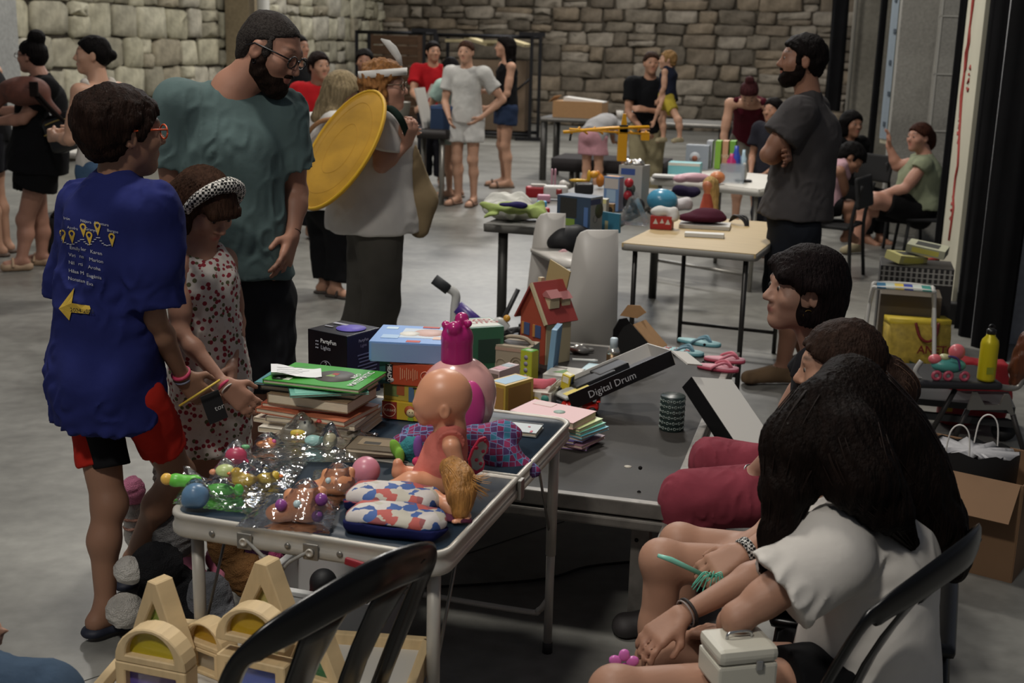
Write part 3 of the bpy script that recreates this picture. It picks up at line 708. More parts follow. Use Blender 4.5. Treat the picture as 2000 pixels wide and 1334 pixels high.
obj('lower_board',box_me('lower_board',(1.5,.5,1.2)),mat('brown_boards','#5a4a3a',.8,var=.2,vscale=4),t,d*.5+AX*.3+V((0,0,.75)),(0,0,HALL))
t,d=rack('steel_rack','dark steel rack in the corner in front of a brown wooden shutter',697,828,23.0,1.8,DARKM,False)
SH=mat('brown_wood','#4a3423',.6,var=.25,vscale=5,stretch=(1,1,6))
p=V((*gx(772,24.2,150),0));sh=thing('wooden_shutter','brown slatted wooden shutter leaning behind the corner rack','shutter',p,HALL)
for k in range(9):obj('slat',box_me('slat',(.95,.04,.17),bev=.008),SH,sh,(0,0,.12+k*.19),(.12,0,0))
obj('frame_stile',box_me('frame_stile',(.08,.06,1.8)),SH,sh,(-.5,0,.9));obj('frame_stile',box_me('frame_stile',(.08,.06,1.8)),SH,sh,(.5,0,.9))
c0=G(1250,1098);c1=G(1040,1136);tag(obj('floor_cord',tube_me('floor_cord',[p-c0+V((0,0,.004))for p in bez([c0,lerp_(c0,c1,.5)+V((0,.03,0)),c1,c1+V((-.5,-.1,0))],6)],.004,5),mat('cord_black','#0e0e0f',.6),None,c0),'thin black cord running across the floor under the stage deck','cord')
j0=G(120,1345);j1=G(520,1212);obj('slab_joint',tube_me('slab_joint',[j0-V((0,0,.002)),j1-V((0,0,.002)),j1+(j1-j0)*2-V((0,0,.002))],.004,4),mat('joint_dark','#3b3a37',.9),fl)
# ---- 30 tables
ALU=mat('brushed_aluminium','#bab5ab',.42,.3,var=.08,vscale=12);ALU2=mat('grey_steel_tube','#8f8c86',.38,.7);DKTUBE=mat('dark_tube','#3c3a38',.4,.6)
TOPH=.69
N_R=G(868,1088,TOPH);N_L=G(318,1001,TOPH);F_R=G(1072,822,TOPH)
tx=(N_R-N_L);tw=tx.length;tx.normalize();ty=V((-tx.y,tx.x,0));tl=1.0
TAB_Y=ty;TAB_X=tx;TAB_O=N_L.copy()
def TB(a,b,z=0.0):return TAB_O+TAB_X*a+TAB_Y*b+V((0,0,z))
def tab_xy(px,py,z=0.0):
 return G(px,py,TOPH+z)
t_rz=math.atan2(tx.y,tx.x)
T1=thing('folding_table','aluminium folding camping table with dark blue top covered in toys','table',(N_L.x,N_L.y,0),t_rz)
def rring(w,l,r,n=5):
 out=[]
 for(cx,cy,a0)in((w-r,r,-90),(w-r,l-r,0),(r,l-r,90),(r,r,180)):
  for i in range(n+1):a=math.radians(a0+90*i/n);out.append((cx+r*math.cos(a),cy+r*math.sin(a)))
 return out
hl=tl/2
for half in(0,1):
 y0=half*hl;w=tw
 out=[]
 r=.05
 cs=((w-r,y0+r,-90),(r,y0+r,180))if half==0 else((w-r,y0+hl-r,0),(r,y0+hl-r,90))
 if half==0:ring=[(w,y0+hl-.002)];order=((r,y0+r,180),(w-r,y0+r,270))
 def arc(cx,cy,a0):return[(cx+r*math.cos(math.radians(a0+15*i)),cy+r*math.sin(math.radians(a0+15*i)))for i in range(7)]
 if half==0:ring=[(0,hl-.002)]+arc(r,r,180)+arc(w-r,r,270)+[(w,hl-.002)]
 else:ring=[(w,hl+.002)]+arc(w-r,tl-r,0)+arc(r,tl-r,90)+[(0,hl+.002)]
 c=(w/2,y0+hl/2)
 def sc(k,z):return[(c[0]+(x-c[0])*(1-k/(w/2)),c[1]+(y-c[1])*(1-k/(hl/2)),z)for(x,y)in ring]
 rim=loft_me('rim',[sc(.014,TOPH-.052),sc(.004,TOPH-.052),sc(0,TOPH-.046),sc(0,TOPH-.032),sc(.003,TOPH-.028),sc(.003,TOPH-.012),sc(0,TOPH-.008),sc(.001,TOPH),sc(.006,TOPH+.002),sc(.012,TOPH),sc(.014,TOPH-.006)],cap=False)
 obj('rim',rim,ALU,T1)
 obj('top_panel',loft_me('top_panel',[sc(.012,TOPH-.016),sc(.012,TOPH-.003)],smooth=False),mat('navy_laminate','#20303f',.45,var=.25,vscale=14),T1)
def screw(x,y,z,ny=-1):
 return obj('rivet',xform(lathe_me('rivet',[(.007,0),(.007,.002),(.004,.0035)],10),Matrix.Rotation(math.pi/2,4,'X')),ALU2,T1,(x,y,z))
for x in(.12,.30,.42):screw(x,-.001,TOPH-.03)
for x in(.20,.355):
 pln=obj('leg_bracket',box_me('leg_bracket',(.035,.006,.036),bev=.003),ALU2,T1,(x,-.004,TOPH-.034));obj('bolt',xform(lathe_me('bolt',[(.009,0),(.009,.004),(.006,.005),(.005,.002)],14),Matrix.Rotation(math.pi/2,4,'X')),ALU,pln,(0,-.004,0))
rl=obj('latch',box_me('latch',(.05,.01,.016),bev=.004,R=Matrix.Rotation(.15,3,'Y')),plastic('#8c1f2c',.4),T1,(.46,-.008,TOPH-.042));obj('latch_hook',box_me('latch_hook',(.012,.012,.02),bev=.003),plastic('#8c1f2c',.4),rl,(.024,0,-.010))
for(x,y)in((.045,.06),(tw-.045,.06),(.045,tl-.05),(tw-.04,tl-.05)):
 lg=obj('leg',tubes_me('leg',[([(x,y,TOPH-.05),(x,y,.30)],.0145),([(x,y,.34),(x,y,.012)],.0122)],10),ALU,T1)
 obj('foot_cap',lathe_me('foot_cap',[(.015,0),(.015,.03),(.012,.032)],10),plastic('#2b2b2b',.6),lg,(x,y,0))
for y in(.06,tl-.05):
 obj('leg_crossbar',tube_me('leg_crossbar',bez([(.045,y,.16),(.07,y,.125),(.12,y,.115),(tw-.12,y,.115),(tw-.07,y,.125),(tw-.045,y,.16)],5),.009,8),ALU,T1)
 for x,d in((.045,.14),(tw-.045,-.14)):
  obj('leg_strut',tube_me('leg_strut',[(x,y,.36),(x,y+(.16 if y<.5 else-.16),TOPH-.04)],.004,6),ALU2,T1)
obj('fold_strap',tube_me('fold_strap',bez([(.205,-.006,TOPH-.03),(.25,-.012,TOPH-.06),(.285,-.012,TOPH-.085),(.31,-.012,TOPH-.06),(.35,-.006,TOPH-.034)],5),.004,6),mat('grey_strap','#8b8984',.8),T1)
obj('hinge',box_me('hinge',(.012,.03,.05),bev=.003),ALU2,T1,(tw+.003,hl,TOPH-.03))
PH=.43;pR=G(1308,986,PH)
pax=-AY.copy();PL,PWD=1.12,1.78
M_PLY=mat('dark_ply','#33302d',.6,var=.3,vscale=5,bump=.05,spec=.2)
T2=thing('stage_platform','low dark stage deck with grey metal edge standing behind the camping table','platform',(pR.x,pR.y,0),HALL)
def PB(a,b,z=0.0):return V((pR.x,pR.y,PH+z))-AY*a+AX*b
obj('deck',box_me('deck',(PL-.02,PWD-.02,.018),c=(-PL/2,PWD/2,PH-.009)),M_PLY,T2)
GRM=mat('scuffed_grey_metal','#77736d',.5,.4,var=.25,vscale=18)
for(c,s)in(((-PL/2,0,0),(PL,.03,0)),((-PL/2,PWD,0),(PL,.03,0)),((0,PWD/2,0),(.03,PWD,0)),((-PL,PWD/2,0),(.03,PWD,0))):
 b1=obj('edge_rail',box_me('edge_rail',(s[0],s[1],.045),bev=.004),GRM,T2,(c[0],c[1],PH-.022));obj('rail_lip',box_me('rail_lip',(s[0],s[1]*1.35,.03),bev=.006),GRM,b1,(0,0,-.045))
for x in(-.09,-PL+.08):
 for y in(.1,PWD-.1):
  lg=obj('leg',box_me('leg',(.055,.055,PH-.07),c=(x,y,(PH-.07)/2),bev=.004),GRM,T2)
  for k in range(4):obj('adjust_hole',xform(lathe_me('adjust_hole',[(.006,0),(.006,.002)],10),Matrix.Rotation(math.pi/2,4,'X')),mat('hole_black','#050505',.9),lg,(x-.01,y-.0285,.28+k*.075))
obj('screw_head',lathe_me('screw_head',[(.012,0),(.012,.001)],10),plastic('#b9b2a4',.7),T2,(-.17,.28,PH))
def folding_table(name,label,A,B,depth,h,mtop,medge,leg,thick=.03,legr=.014,inset=.06,crossbar=True):
 d=(B-A);d.z=0;w=d.length;t=thing(name,label,'table',(A.x,A.y,0),math.atan2(d.y,d.x))
 obj('top',box_me('top',(w-.01,depth-.01,thick*.6),c=(w/2,depth/2,h-thick*.3)),mtop,t)
 ring=rring(w,depth,.03);obj('edge_band',loft_me('edge_band',[[(x,y,h-thick)for x,y in ring],[(x,y,h-.002)for x,y in ring]],smooth=False),medge,t,(0,0,-.002))
 for y in(inset,depth-inset):
  for x in(inset,w-inset):obj('leg',tube_me('leg',[(x,y,0),(x,y,h-thick)],legr,8),leg,t)
  if crossbar:obj('crossbar',tube_me('crossbar',[(inset,y,.12),(w-inset,y,.12)],legr*.8,8),leg,t)
 return t
WOODT=mat('light_beech','#b39b6d',.5,var=.08,vscale=4,stretch=(1,8,1));GREYEDGE=mat('grey_edge','#8b8881',.6)
A1,B1=G(1212,474,.74),G(1478,497,.74)
WT=folding_table('wooden_table','beech-topped folding table in front of the man with crossed arms',A1,B1,1.15,.74,WOODT,GREYEDGE,DKTUBE,.035,.013)
WTF=((B1-A1).normalized(),A1)
def on_plane(px,py,z):return G(px,py,z)
A2,B2=G(942,437,.74),G(1150,452,.74)
GT=folding_table('grey_table','long grey-topped table loaded with clothes, toys and boxed games',A2,A2+(B2-A2)*1.1,2.1,.74,mat('grey_laminate','#6f6d69',.5),mat('grey_edge_dark','#5b5955',.6),mat('thick_dark_leg','#4a4946',.5,.5),.04,.028,.09,False)
A3,B3=G(1268,346,.74),G(1484,370,.74)
PT=folding_table('white_table','white plastic folding table piled with boxes and dolls',A3,B3,.95,.74,mat('white_plastic_top','#cfccc4',.5),mat('white_plastic_edge','#c2bfb7',.5),ALU2,.05,.016)
A4=G(1050,352,0);B4=A4+AY*2.3
BT=folding_table('black_table','tall grey steel table with cardboard box near the stone wall',A4,B4,.8,.78,mat('dark_grey_top','#54524e',.5),mat('steel_edge','#6c6a66',.4,.5),mat('steel_leg_dark','#4d4c4a',.4,.6),.05,.045,.05,False)
A5=U(1075,322,13.6);A5.z=0
CT=folding_table('low_black_table','low table under a dark cloth beside the bending child',A5,A5+AY*1.25,.7,.45,mat('dark_cloth_top','#1d1719',.9),mat('dark_cloth_edge','#1b1618',.9),ALU2,.14,.03,.2,False)
A6=U(775,255,12.9);A6.z=0
DT=folding_table('dark_table','dark table holding a blue crate in front of the red-shirted helper',A6,A6+AY*.55,.7,.78,mat('dk_top','#26211f',.6),mat('dk_edge','#221d1c',.6),ALU2,.09,.03,.08,False)
A7=U(60,330,9.9);A7.z=0
LT=folding_table('white_side_table','white table covered with bags behind the women on the left',A7,A7+AY*1.5,.8,.74,mat('white_plastic_top','#cfccc4',.5),mat('white_plastic_edge','#c2bfb7',.5),ALU2,.04,.016)
# ---- 40 people
def JP(D,**pts):
 return{k:U(v[0],v[1],D+(v[2]if len(v)>2 else 0))for k,v in pts.items()}
def ground(p):return V((p.x,p.y,0))
def fill(J,**d):
 J.update(d);return J
def mk(D,face,h,hs,base,hf,hu=(0,0,1),**pts):
 J=skel(base,face,h,hs);J.update(JP(D,**pts));J['hf']=V(hf).normalized();J['hu']=V(hu).normalized();return J
SK1,SK2,SK3,SK4='#b07f62','#a8775b','#bd8d70','#94664c'
b0=G(222,1215);D=3.30
J=mk(D,38,1.52,1.0,V((b0.x,D,0)),(.80,.6,-.05),(0.05,0,1),hed=(241,262),nec=(228,350),che=(220,450),wai=(208,600),pel=(206,740),shL=(174,405,.09),shR=(296,410,-.08),elL=(142,600,.14),wrL=(160,700,.30),elR=(300,620,-.06),wrR=(356,735,.06),hipL=(180,775,.06),hipR=(272,775,-.03),knL=(212,985,-.02),anL=(207,1195,-.06),toL=(268,1226,.0),knR=(345,925,.12),anR=(262,1125,.26),toR=(300,1150,.33))
J['toL'].z=J['toR'].z=.04;J['anL'].z=J['anR'].z=.095
boy=person('person','boy in a long blue T-shirt printed with yellow map pins and an arrow',J,dict(skin='#94694f',res=.0065,w=.95,lw=.9,aw=.92,nw=.85,handR=dict(d=(U(410,790,3.40)-J['wrR']),n=(.35,.55,-.5),curl=.5),hsz=1.0,shirt=dict(mat=cloth('royal_blue','#23295f',.12,.3),sleeve=.88,hem=.115,e=.026,loose=.022,sq=1.2,sw=1.1,fold=.008,ff=30,neckd=.03,neck=False,hemdir=V((-.03,0,1))),bottom=dict(mat=cloth('red_shorts','#a8261c'),len=.62,e=.010,flare=.008,bw=.78),hair=dict(style='short',color='#20140f',t=.014,line=.05,extra=[lambda v,J:v.ell(H(J,0,-.05,.03),(.088,.085,.09),hframe(J),k=.03)]),glasses=mat('orange_frame','#c84a1c',.4)))
root,parts,J1=boy
r,f,u=frame(J1)
def shirt_print():
 me=parts['shirt'][1];o=J1['base'];bv=bvh_of(me,o);Nn=V((-.12,-1,.1)).normalized()
 WHT=mat('print_white','#b9b9bd',.8);YEL=mat('print_yellow','#c4a23c',.8)
 def put(name,m2,px,py,m,rot=0.0,off=.004):
  X=(U(px+10,py+10*math.tan(rot),3.15)-U(px,py,3.15)).normalized();Y=V((0,.0,1));mm=onto(m2,bv,U(px,py,3.15),X,Y,(CAM-U(px,py,3.15)),off)
  mm.transform(Matrix.Translation(-o));obj(name,mm,m,root)
 for(tx,x,y)in(('Aventura',183,437),('Burgos',209,452),('Nájera',157,433),('Azofra',131,446),('Granyó',166,449),('Irún',124,428)):
  put('print_place_name',text_me('t',tx,.0105),x,y,WHT,.18)
 for(tx,x,y)in(('Emily',136,486),('Viri',134,500),('Nil',134,515),('Hilar',134,531),('Nonstan',133,546),('ler',158,489),('na',155,503),('rti',153,518),('a M',150,534),('Karen',176,494),('Marion',174,509),('Aroha',172,524),('Eugènia',169,540),('Eva',169,556)):
  put('print_first_name',text_me('t',tx,.013),x,y,WHT,.2)
 for(x,y)in((218,462),(190,440),(174,459),(162,443),(140,456),(122,455)):
  bm=bmesh.new();n=12
  vo=[bm.verts.new((.0085*math.cos(a),.0085*math.sin(a)*1.1,0))for a in np.linspace(-.5,math.pi+.5,n)]+[bm.verts.new((0,-.028,0))]
  vi=[bm.verts.new((.0045*math.cos(a),.0045*math.sin(a),0))for a in np.linspace(-.5,math.pi+.5,n)]+[bm.verts.new((0,-.008,0))]
  for i in range(n+1):bm.faces.new((vo[i],vo[(i+1)%(n+1)],vi[(i+1)%(n+1)],vi[i]))
  put('print_map_pin',bm_mesh('pin',bm),x,y,YEL,.1)
 pts=[(120,468),(130,476),(141,478),(152,472),(161,466),(167,475),(175,479),(184,469),(192,462),(199,474),(207,480),(217,478)]
 for i in range(len(pts)-1):
  for tt in(.2,.7):
   x=pts[i][0]+(pts[i+1][0]-pts[i][0])*tt;y=pts[i][1]+(pts[i+1][1]-pts[i][1])*tt
   bm=bmesh.new();bm.faces.new([bm.verts.new(q)for q in((-.003,-.001,0),(.003,-.001,0),(.003,.001,0),(-.003,.001,0))]);put('print_dash',bm_mesh('dash',bm),x,y,WHT)
 bm=bmesh.new();P=[(114,602),(145,562),(140,592),(175,598),(177,604),(173,614),(139,610),(135,626)]
 o2=U(140,597,3.15);bm.faces.new([bm.verts.new(((U(a,b,3.15)-o2).x,(U(a,b,3.15)-o2).z,0))for a,b in P[::-1]]);me2=bm_mesh('arrow',bm)
 put('print_arrow',me2,140,597,YEL,0.0,.007);put('print_year',text_me('t','2024-2025',.0145),137,608,mat('print_dark','#22211c',.8),.1,.009)
shirt_print()
o=J1['base'];w=J1['wrR'];e=J1['elR'];dv=(w-e).normalized();sx=dv.orthogonal().normalized();sy=dv.cross(sx)
def bangle(root,o,c,dv,r,t,m,name='wristband'):
 sx=dv.orthogonal().normalized();sy=dv.cross(sx);return obj(name,tube_me(name,[c-o+(sx*math.cos(a)+sy*math.sin(a))*r for a in np.linspace(0,2*math.pi,18)[:-1]],t,6,True),m,root)
bangle(root,o,w-dv*.012,dv,.0235,.006,mat('pink_band','#c23a5e',.5));bangle(root,o,w+dv*.006,dv,.0245,.004,mat('grey_band','#7c7f92',.6),'bracelet')
v=Vox(.006);v.cone(J1['hipL']+f*-.02+r*.05,lerp(J1['hipL'],J1['knL'],.7)+r*.055,.055,.05,k=.02,cut=[(lerp(J1['hipL'],J1['knL'],.66),J1['knL']-J1['hipL'])])
obj('short_side_panel',v.mesh('short_side_panel',o),cloth('black_panel','#141416'),root)
for m in shoe_meshes(J1,dict(kind='s',sole=.016),o,.006):
 if isinstance(m,tuple):obj('strap',m[1],plastic('#1b2030',.6),last)
 else:last=obj('slide_sandal',m,plastic('#1b2030',.6),root)
def hearts(name):
 m=bpy.data.materials.new(name);m.use_nodes=True;nt=m.node_tree;b=nt.nodes['Principled BSDF'];N=nt.nodes.new;L=nt.links.new
 tc=N('ShaderNodeTexCoord');vo=N('ShaderNodeTexVoronoi');vo.inputs['Scale'].default_value=60;L(tc.outputs['Object'],vo.inputs['Vector'])
 r1=N('ShaderNodeValToRGB');r1.color_ramp.interpolation='CONSTANT';r1.color_ramp.elements[0].position=0;r1.color_ramp.elements[0].color=(1,1,1,1);r1.color_ramp.elements[1].position=.42;r1.color_ramp.elements[1].color=(0,0,0,1);L(vo.outputs['Distance'],r1.inputs[0])
 hs=N('ShaderNodeValToRGB');hs.color_ramp.interpolation='CONSTANT';E=hs.color_ramp.elements;E[0].color=rgb('#8e2a35');E[1].position=.62;E[1].color=rgb('#c8bfb4');e2=E.new(.8);e2.color=rgb('#5a5a3c');sp=N('ShaderNodeSeparateColor');L(vo.outputs['Color'],sp.inputs[0]);L(sp.outputs[0],hs.inputs[0])
 mx=N('ShaderNodeMixRGB');mx.inputs[1].default_value=rgb('#cfc6bd');L(r1.outputs[0],mx.inputs[0]);L(hs.outputs[0],mx.inputs[2]);L(mx.outputs[0],b.inputs['Base Color']);b.inputs['Roughness'].default_value=.9;return m
FLORAL=hearts('floral_cotton');D=3.68;g0=ground(U(405,740,D))
J=mk(D,140,1.28,.93,g0,(.62,-.42,-.66),(.42,-.28,.86),hed=(398,408),nec=(384,500),che=(398,560),wai=(405,650),pel=(410,725),shL=(438,508,.07),shR=(352,520,-.06),elL=(462,630,.06),wrL=(452,715,-.05),elR=(352,650,-.14),wrR=(440,752,-.22),hipL=(440,760,.02),hipR=(388,765,-.02),knL=(425,930,.0),knR=(375,935,-.02),anL=(425,1090,.02),anR=(372,1095,.0),toL=(440,1120,-.08),toR=(385,1125,-.1))
for k in('anL','anR'):J[k].z=.06
for k in('toL','toR'):J[k].z=.02
girl=person('person','little girl in a floral romper with a checked hairband looking down',J,dict(skin='#a8775e',res=.006,w=.92,lw=.95,aw=.9,hsz=1.15,brow='#3a281e',handR=dict(d=U(478,785,3.46)-J['wrR'],n=(-.3,.6,.2),curl=.3),handL=dict(d=U(452,740,3.6)-J['wrL'],n=(-1,0,0),curl=.5),shirt=dict(name='romper_top',mat=FLORAL,sleeve=-1,strap=.28,sr=.035,hem=.05,e=.016,loose=.01,neckd=.06,fold=.004,ff=60,fa=(1,1,.1)),bottom=dict(name='romper_shorts',mat=FLORAL,len=.66,e=.02,flare=.03,fold=.005,ff=50),shoe=dict(kind='shoe',mat=mat('pink_sneaker','#b8677e',.6)),hair=dict(style='bob',color='#3d2a20',t=.012,len=-.09,extra=[lambda v,J:v.cone(H(J,-.045,.085,.045),H(J,.045,.085,.045),.022*J['hs'],.022*J['hs'],k=.02),lambda v,J:v.cone(H(J,.055,-.06,.0),H(J,.075,-.06,-.10),.05,.035,k=.03)])))
root,parts,J3=girl;o=J3['base']
def checker(name,c1,c2,sc):
 m=bpy.data.materials.new(name);m.use_nodes=True;nt=m.node_tree;b=nt.nodes['Principled BSDF'];ch=nt.nodes.new('ShaderNodeTexChecker');tc=nt.nodes.new('ShaderNodeTexCoord');ch.inputs['Scale'].default_value=sc
 ch.inputs['Color1'].default_value=rgb(c1);ch.inputs['Color2'].default_value=rgb(c2);nt.links.new(tc.outputs['Object'],ch.inputs['Vector']);nt.links.new(ch.outputs[0],b.inputs['Base Color']);b.inputs['Roughness'].default_value=.85;return m
hb=[H(J3,.098*math.sin(a),.055-.03*(1-math.cos(a)),.035+.098*math.cos(a))-o for a in np.linspace(-1.75,1.75,25)]
obj('hairband',tube_me('hairband',hb,[.012+.009*math.cos(a*.8)+.004*math.exp(-(a*5)**2)for a in np.linspace(-1.75,1.75,25)],10),checker('black_white_check','#d8d4cc','#111111',120),root)
bangle(root,o,J3['wrR'],(J3['wrR']-J3['elR']).normalized(),.021,.005,mat('pink_band','#c23a5e',.5));bangle(root,o,J3['wrR']+(J3['wrR']-J3['elR']).normalized()*.014,(J3['wrR']-J3['elR']).normalized(),.021,.0025,mat('bead_white','#c9c4bd',.4),'bracelet')
D=4.1;m0=ground(U(465,700,D))
J=mk(D,150,1.80,1.06,m0,(.84,-.28,-.46),(.42,-.05,.88),hed=(527,102),nec=(452,172),che=(452,300),wai=(455,440),pel=(462,555),shL=(550,222,.08),shR=(350,200,-.05),elL=(578,375,.12),wrL=(570,462,.02),elR=(335,380,.0),wrR=(400,500,-.12),hipL=(510,590,.02),hipR=(420,590,-.02),knL=(508,800,.0),knR=(425,800,.0),anL=(500,1070,.02),anR=(420,1075,.0),toL=(520,1100,-.1),toR=(440,1110,-.1))
for k in('anL','anR'):J[k].z=.08
for k in('toL','toR'):J[k].z=.03
man=person('person','bearded man with glasses in a teal T-shirt and charcoal shorts looking down',J,dict(skin='#a5735a',res=.0065,w=.98,lw=.95,aw=1.0,handL=dict(d=U(556,515,4.05)-J['wrL'],n=(-1,.2,0),curl=.25),shirt=dict(mat=cloth('teal','#566867',.14,.3),sleeve=.66,hem=-.045,e=.022,loose=.018,sq=1.25,sw=1.0,fold=.007,ff=24,neckd=.06,seed=17),bottom=dict(mat=cloth('charcoal','#26272a'),len=.78,e=.026,flare=.03,rise=.05),shoe=dict(mat=plastic('#2a2724',.7)),hair=dict(style='short',t=.0025,line=.088,groove=.0012,tuft=.0012,mat=mat('pepper_hair','#1d1816',.7,color2='#3d3835',vscale=160,bump=.6,bscale=260,spec=.1)),beard='#231914',glasses=mat('black_frame','#101012',.35)))
root,parts,J2=man;o=J2['base']
bangle(root,o,H(J2,.079,.004,-.034),hframe(J2)[0],.006,.0016,mat('dark_metal_ring','#17171a',.3,.8),'earring');bangle(root,o,J2['wrL']+(J2['elL']-J2['wrL'])*.1,(J2['elL']-J2['wrL']).normalized(),.028,.0018,mat('cord_dark','#3a2a22',.7),'bracelet')
D=6.0;c0=ground(U(730,560,D))
J=mk(D,88,1.58,.98,c0,(.97,-.12,-.02),(.0,0,1),hed=(752,172),nec=(745,222),che=(742,285),wai=(735,355),pel=(732,420),shL=(738,238,.18),shR=(752,245,-.16),elL=(730,315,.24),wrL=(780,275,.2),elR=(745,322,-.2),wrR=(795,280,-.18),hipL=(725,440,.08),hipR=(740,440,-.08),knL=(712,590,.1),knR=(745,595,-.08),anL=(690,745,.12),anR=(722,760,-.06),toL=(715,755,.12),toR=(748,772,-.06))
for k in('anL','anR'):J[k].z=.07
for k in('toL','toR'):J[k].z=.025
cw=person('person','curly-haired woman in a white tunic wearing a paper feather headband',J,dict(skin='#b07e66',res=.009,w=1.05,lip='#a2574f',brow='#6b4a30',handR=dict(d=U(803,258,5.8)-J['wrR'],n=(-.3,.2,1),curl=.7),shirt=dict(mat=cloth('white_tunic','#cdc9c3',.08,.2),sleeve=.66,hem=.06,e=.03,loose=.05,sq=.95,fold=.006,ff=20,hemdir=V((0,0,1))),bottom=dict(name='trousers',mat=cloth('grey_trousers','#504d47',.12),len=1.95,e=.03,flare=.045),shoe=dict(mat=plastic('#3a3633',.7)),hair=dict(style='curly',color='#8a5f38',t=.016),glasses=mat('thin_frame','#6a5a4a',.4,.5)))
root,parts,J5=cw;o=J5['base']
hb=[H(J5,.101*math.cos(a),-.012+.118*math.sin(a),.07+.012*math.sin(a))-o for a in np.linspace(0,2*math.pi,29)]
sec=[]
for p in hb:sec.append([p+V((0,0,z))+(p+o-J5['hed']).normalized()*w2 for z,w2 in((-.017,0),(.017,0),(.017,.003),(-.017,.003))])
PAPER=mat('white_paper','#c8c5c0',.8)
band=obj('paper_headband',loft_me('paper_headband',sec,smooth=False,cap=False),PAPER,root)
fp=[(784,128),(778,112),(768,96),(757,84),(744,76)];fw=[.006,.016,.02,.016,.003]
fo=[U(x,y,5.98)-o for x,y in fp];sec=[]
for i,p in enumerate(fo):
 dd=(fo[min(i+1,4)]-fo[max(i-1,0)]).normalized();sd=V((dd.z,0,-dd.x));sec.append([p+sd*fw[i]+V((0,.002,0)),p+sd*fw[i]-V((0,.002,0)),p-sd*fw[i]-V((0,.006,0)),p-sd*fw[i]+V((0,.004,0))])
obj('paper_feather',loft_me('paper_feather',sec,smooth=False),PAPER,band)
sc=U(667,293,5.72);n=V((-.72,-.44,.53)).normalized();ux=V((.54,.12,.83));ux=(ux-n*ux.dot(n)).normalized();uy=n.cross(ux)
YEL=mat('yellow_paint','#c2922a',.7,var=.2,vscale=3.5,stretch=(1,1,3));sh=thing('toy_shield','round yellow painted toy shield slung on the curly-haired woman\'s back','shield',sc)
def disc(r0,r1,z,nseg=40):return[[(ux*math.cos(a)+uy*math.sin(a))*rr+n*zz for a in np.linspace(0,2*math.pi,nseg+1)[:-1]]for rr,zz in z]
obj('board',loft_me('board',disc(0,0,[(.31,-.008),(.318,-.004),(.318,.004),(.31,.008),(.2,.008)]),smooth=False),YEL,sh)
obj('rim_line',tube_me('rim_line',[(ux*math.cos(a)+uy*math.sin(a))*.312+n*.006 for a in np.linspace(0,2*math.pi,41)[:-1]],.008,6,True),mat('yellow_rim','#d0a21a',.6),sh)
for rr in(.24,.13):obj('brush_ring',tube_me('brush_ring',[(ux*math.cos(a)*(1+.05*math.sin(3*a))+uy*math.sin(a))*rr+n*.0078 for a in np.linspace(0,2*math.pi,37)[:-1]],.0016,4,True),mat('ochre_stroke','#b4862a',.8),sh)
v=Vox(.012);v.cone(U(808,288,5.95),U(826,390,5.95),.018,.066,k=.03,sq=((0,1,0),1.5));v.cone(U(826,390,5.95),U(818,445,5.95),.066,.05,k=.03,sq=((0,1,0),1.5))
p0=U(815,470,5.95);tag(obj('paper_sack',v.mesh('paper_sack',p0,noise=wob(12,.004,22,(1,1,.2))),mat('brown_paper','#7d6b4e',.85,var=.12,vscale=6),None,p0),'long brown paper sack hanging from the curly-haired woman\'s hand','sack')
st=bez([U(738,212,5.80),U(762,212,5.74),U(782,232,5.72),U(795,262,5.78)],6);sec=[]
for p in st:sec.append([p-sc+V((.012,-.004,.012)),p-sc+V((-.012,-.004,-.012)),p-sc+V((-.012,.004,-.012)),p-sc+V((.012,.004,.012))])
obj('carry_strap',loft_me('carry_strap',sec),cloth('strap_black_green','#1d2b26'),sh)
D=8.1;p0=ground(U(635,570,D))
J=mk(D,70,1.62,1.0,p0,(.75,.5,-.45),(.35,.2,.85),hed=(668,180),nec=(640,222),che=(632,275),wai=(632,340),pel=(640,395),shL=(615,245,.18),shR=(655,245,-.16),elL=(605,300,.2),wrL=(640,330,.3),elR=(690,300,.0),wrR=(720,320,.1),hipL=(630,410,.08),hipR=(655,410,-.06),knL=(632,490,.1),knR=(665,490,-.02),anL=(635,560,.06),anR=(655,565,-.06),toL=(655,572,.06),toR=(675,582,-.1))
for k in('anL','anR'):J[k].z=.07
for k in('toL','toR'):J[k].z=.025
pw=person('person','fair-haired woman in a white blouse and black trousers bending behind the yellow shield',J,dict(skin=SK1,res=.011,w=1.08,shirt=dict(mat=cloth('white_blouse','#d2cfca',.08),sleeve=.95,hem=.02,e=.035,loose=.03,sq=1.1),bottom=dict(name='trousers',mat=cloth('black_trousers','#121214'),len=1.85,e=.024,flare=.015),shoe=dict(kind='s',mat=plastic('#3b322d',.7),sole=.014),hair=dict(style='long',color='#8a7a5e',t=.016,len=-.22)))
root,parts,J4=pw;o=J4['base'];r,f,u=frame(J4)
obj('bag_strap',tube_me('bag_strap',[p-o for p in bez([U(652,232,7.86),U(625,238,7.84),U(603,258,7.86),U(594,285,7.95)],6)],.016,6),cloth('tan_strap','#9c7350'),root)
D=8.8;p0=ground(U(60,500,D))
J=mk(D,-78,1.60,.98,p0,(-.92,.2,-.15),(0,0,1),hed=(62,112),nec=(82,152),che=(82,200),wai=(78,260),pel=(75,305),shL=(92,172,-.16),shR=(72,166,.18),elL=(45,232,-.2),wrL=(-12,238,-.15),elR=(40,220,.2),wrR=(-15,215,.2),hipL=(82,318,-.06),hipR=(62,318,.08),knL=(50,430,-.06),knR=(78,430,.12),anL=(42,508,-.12),anR=(82,500,.1),toL=(12,522,-.16),toR=(58,515,.1))
J['anL'].z=J['anR'].z=.08;J['toL'].z=J['toR'].z=.045
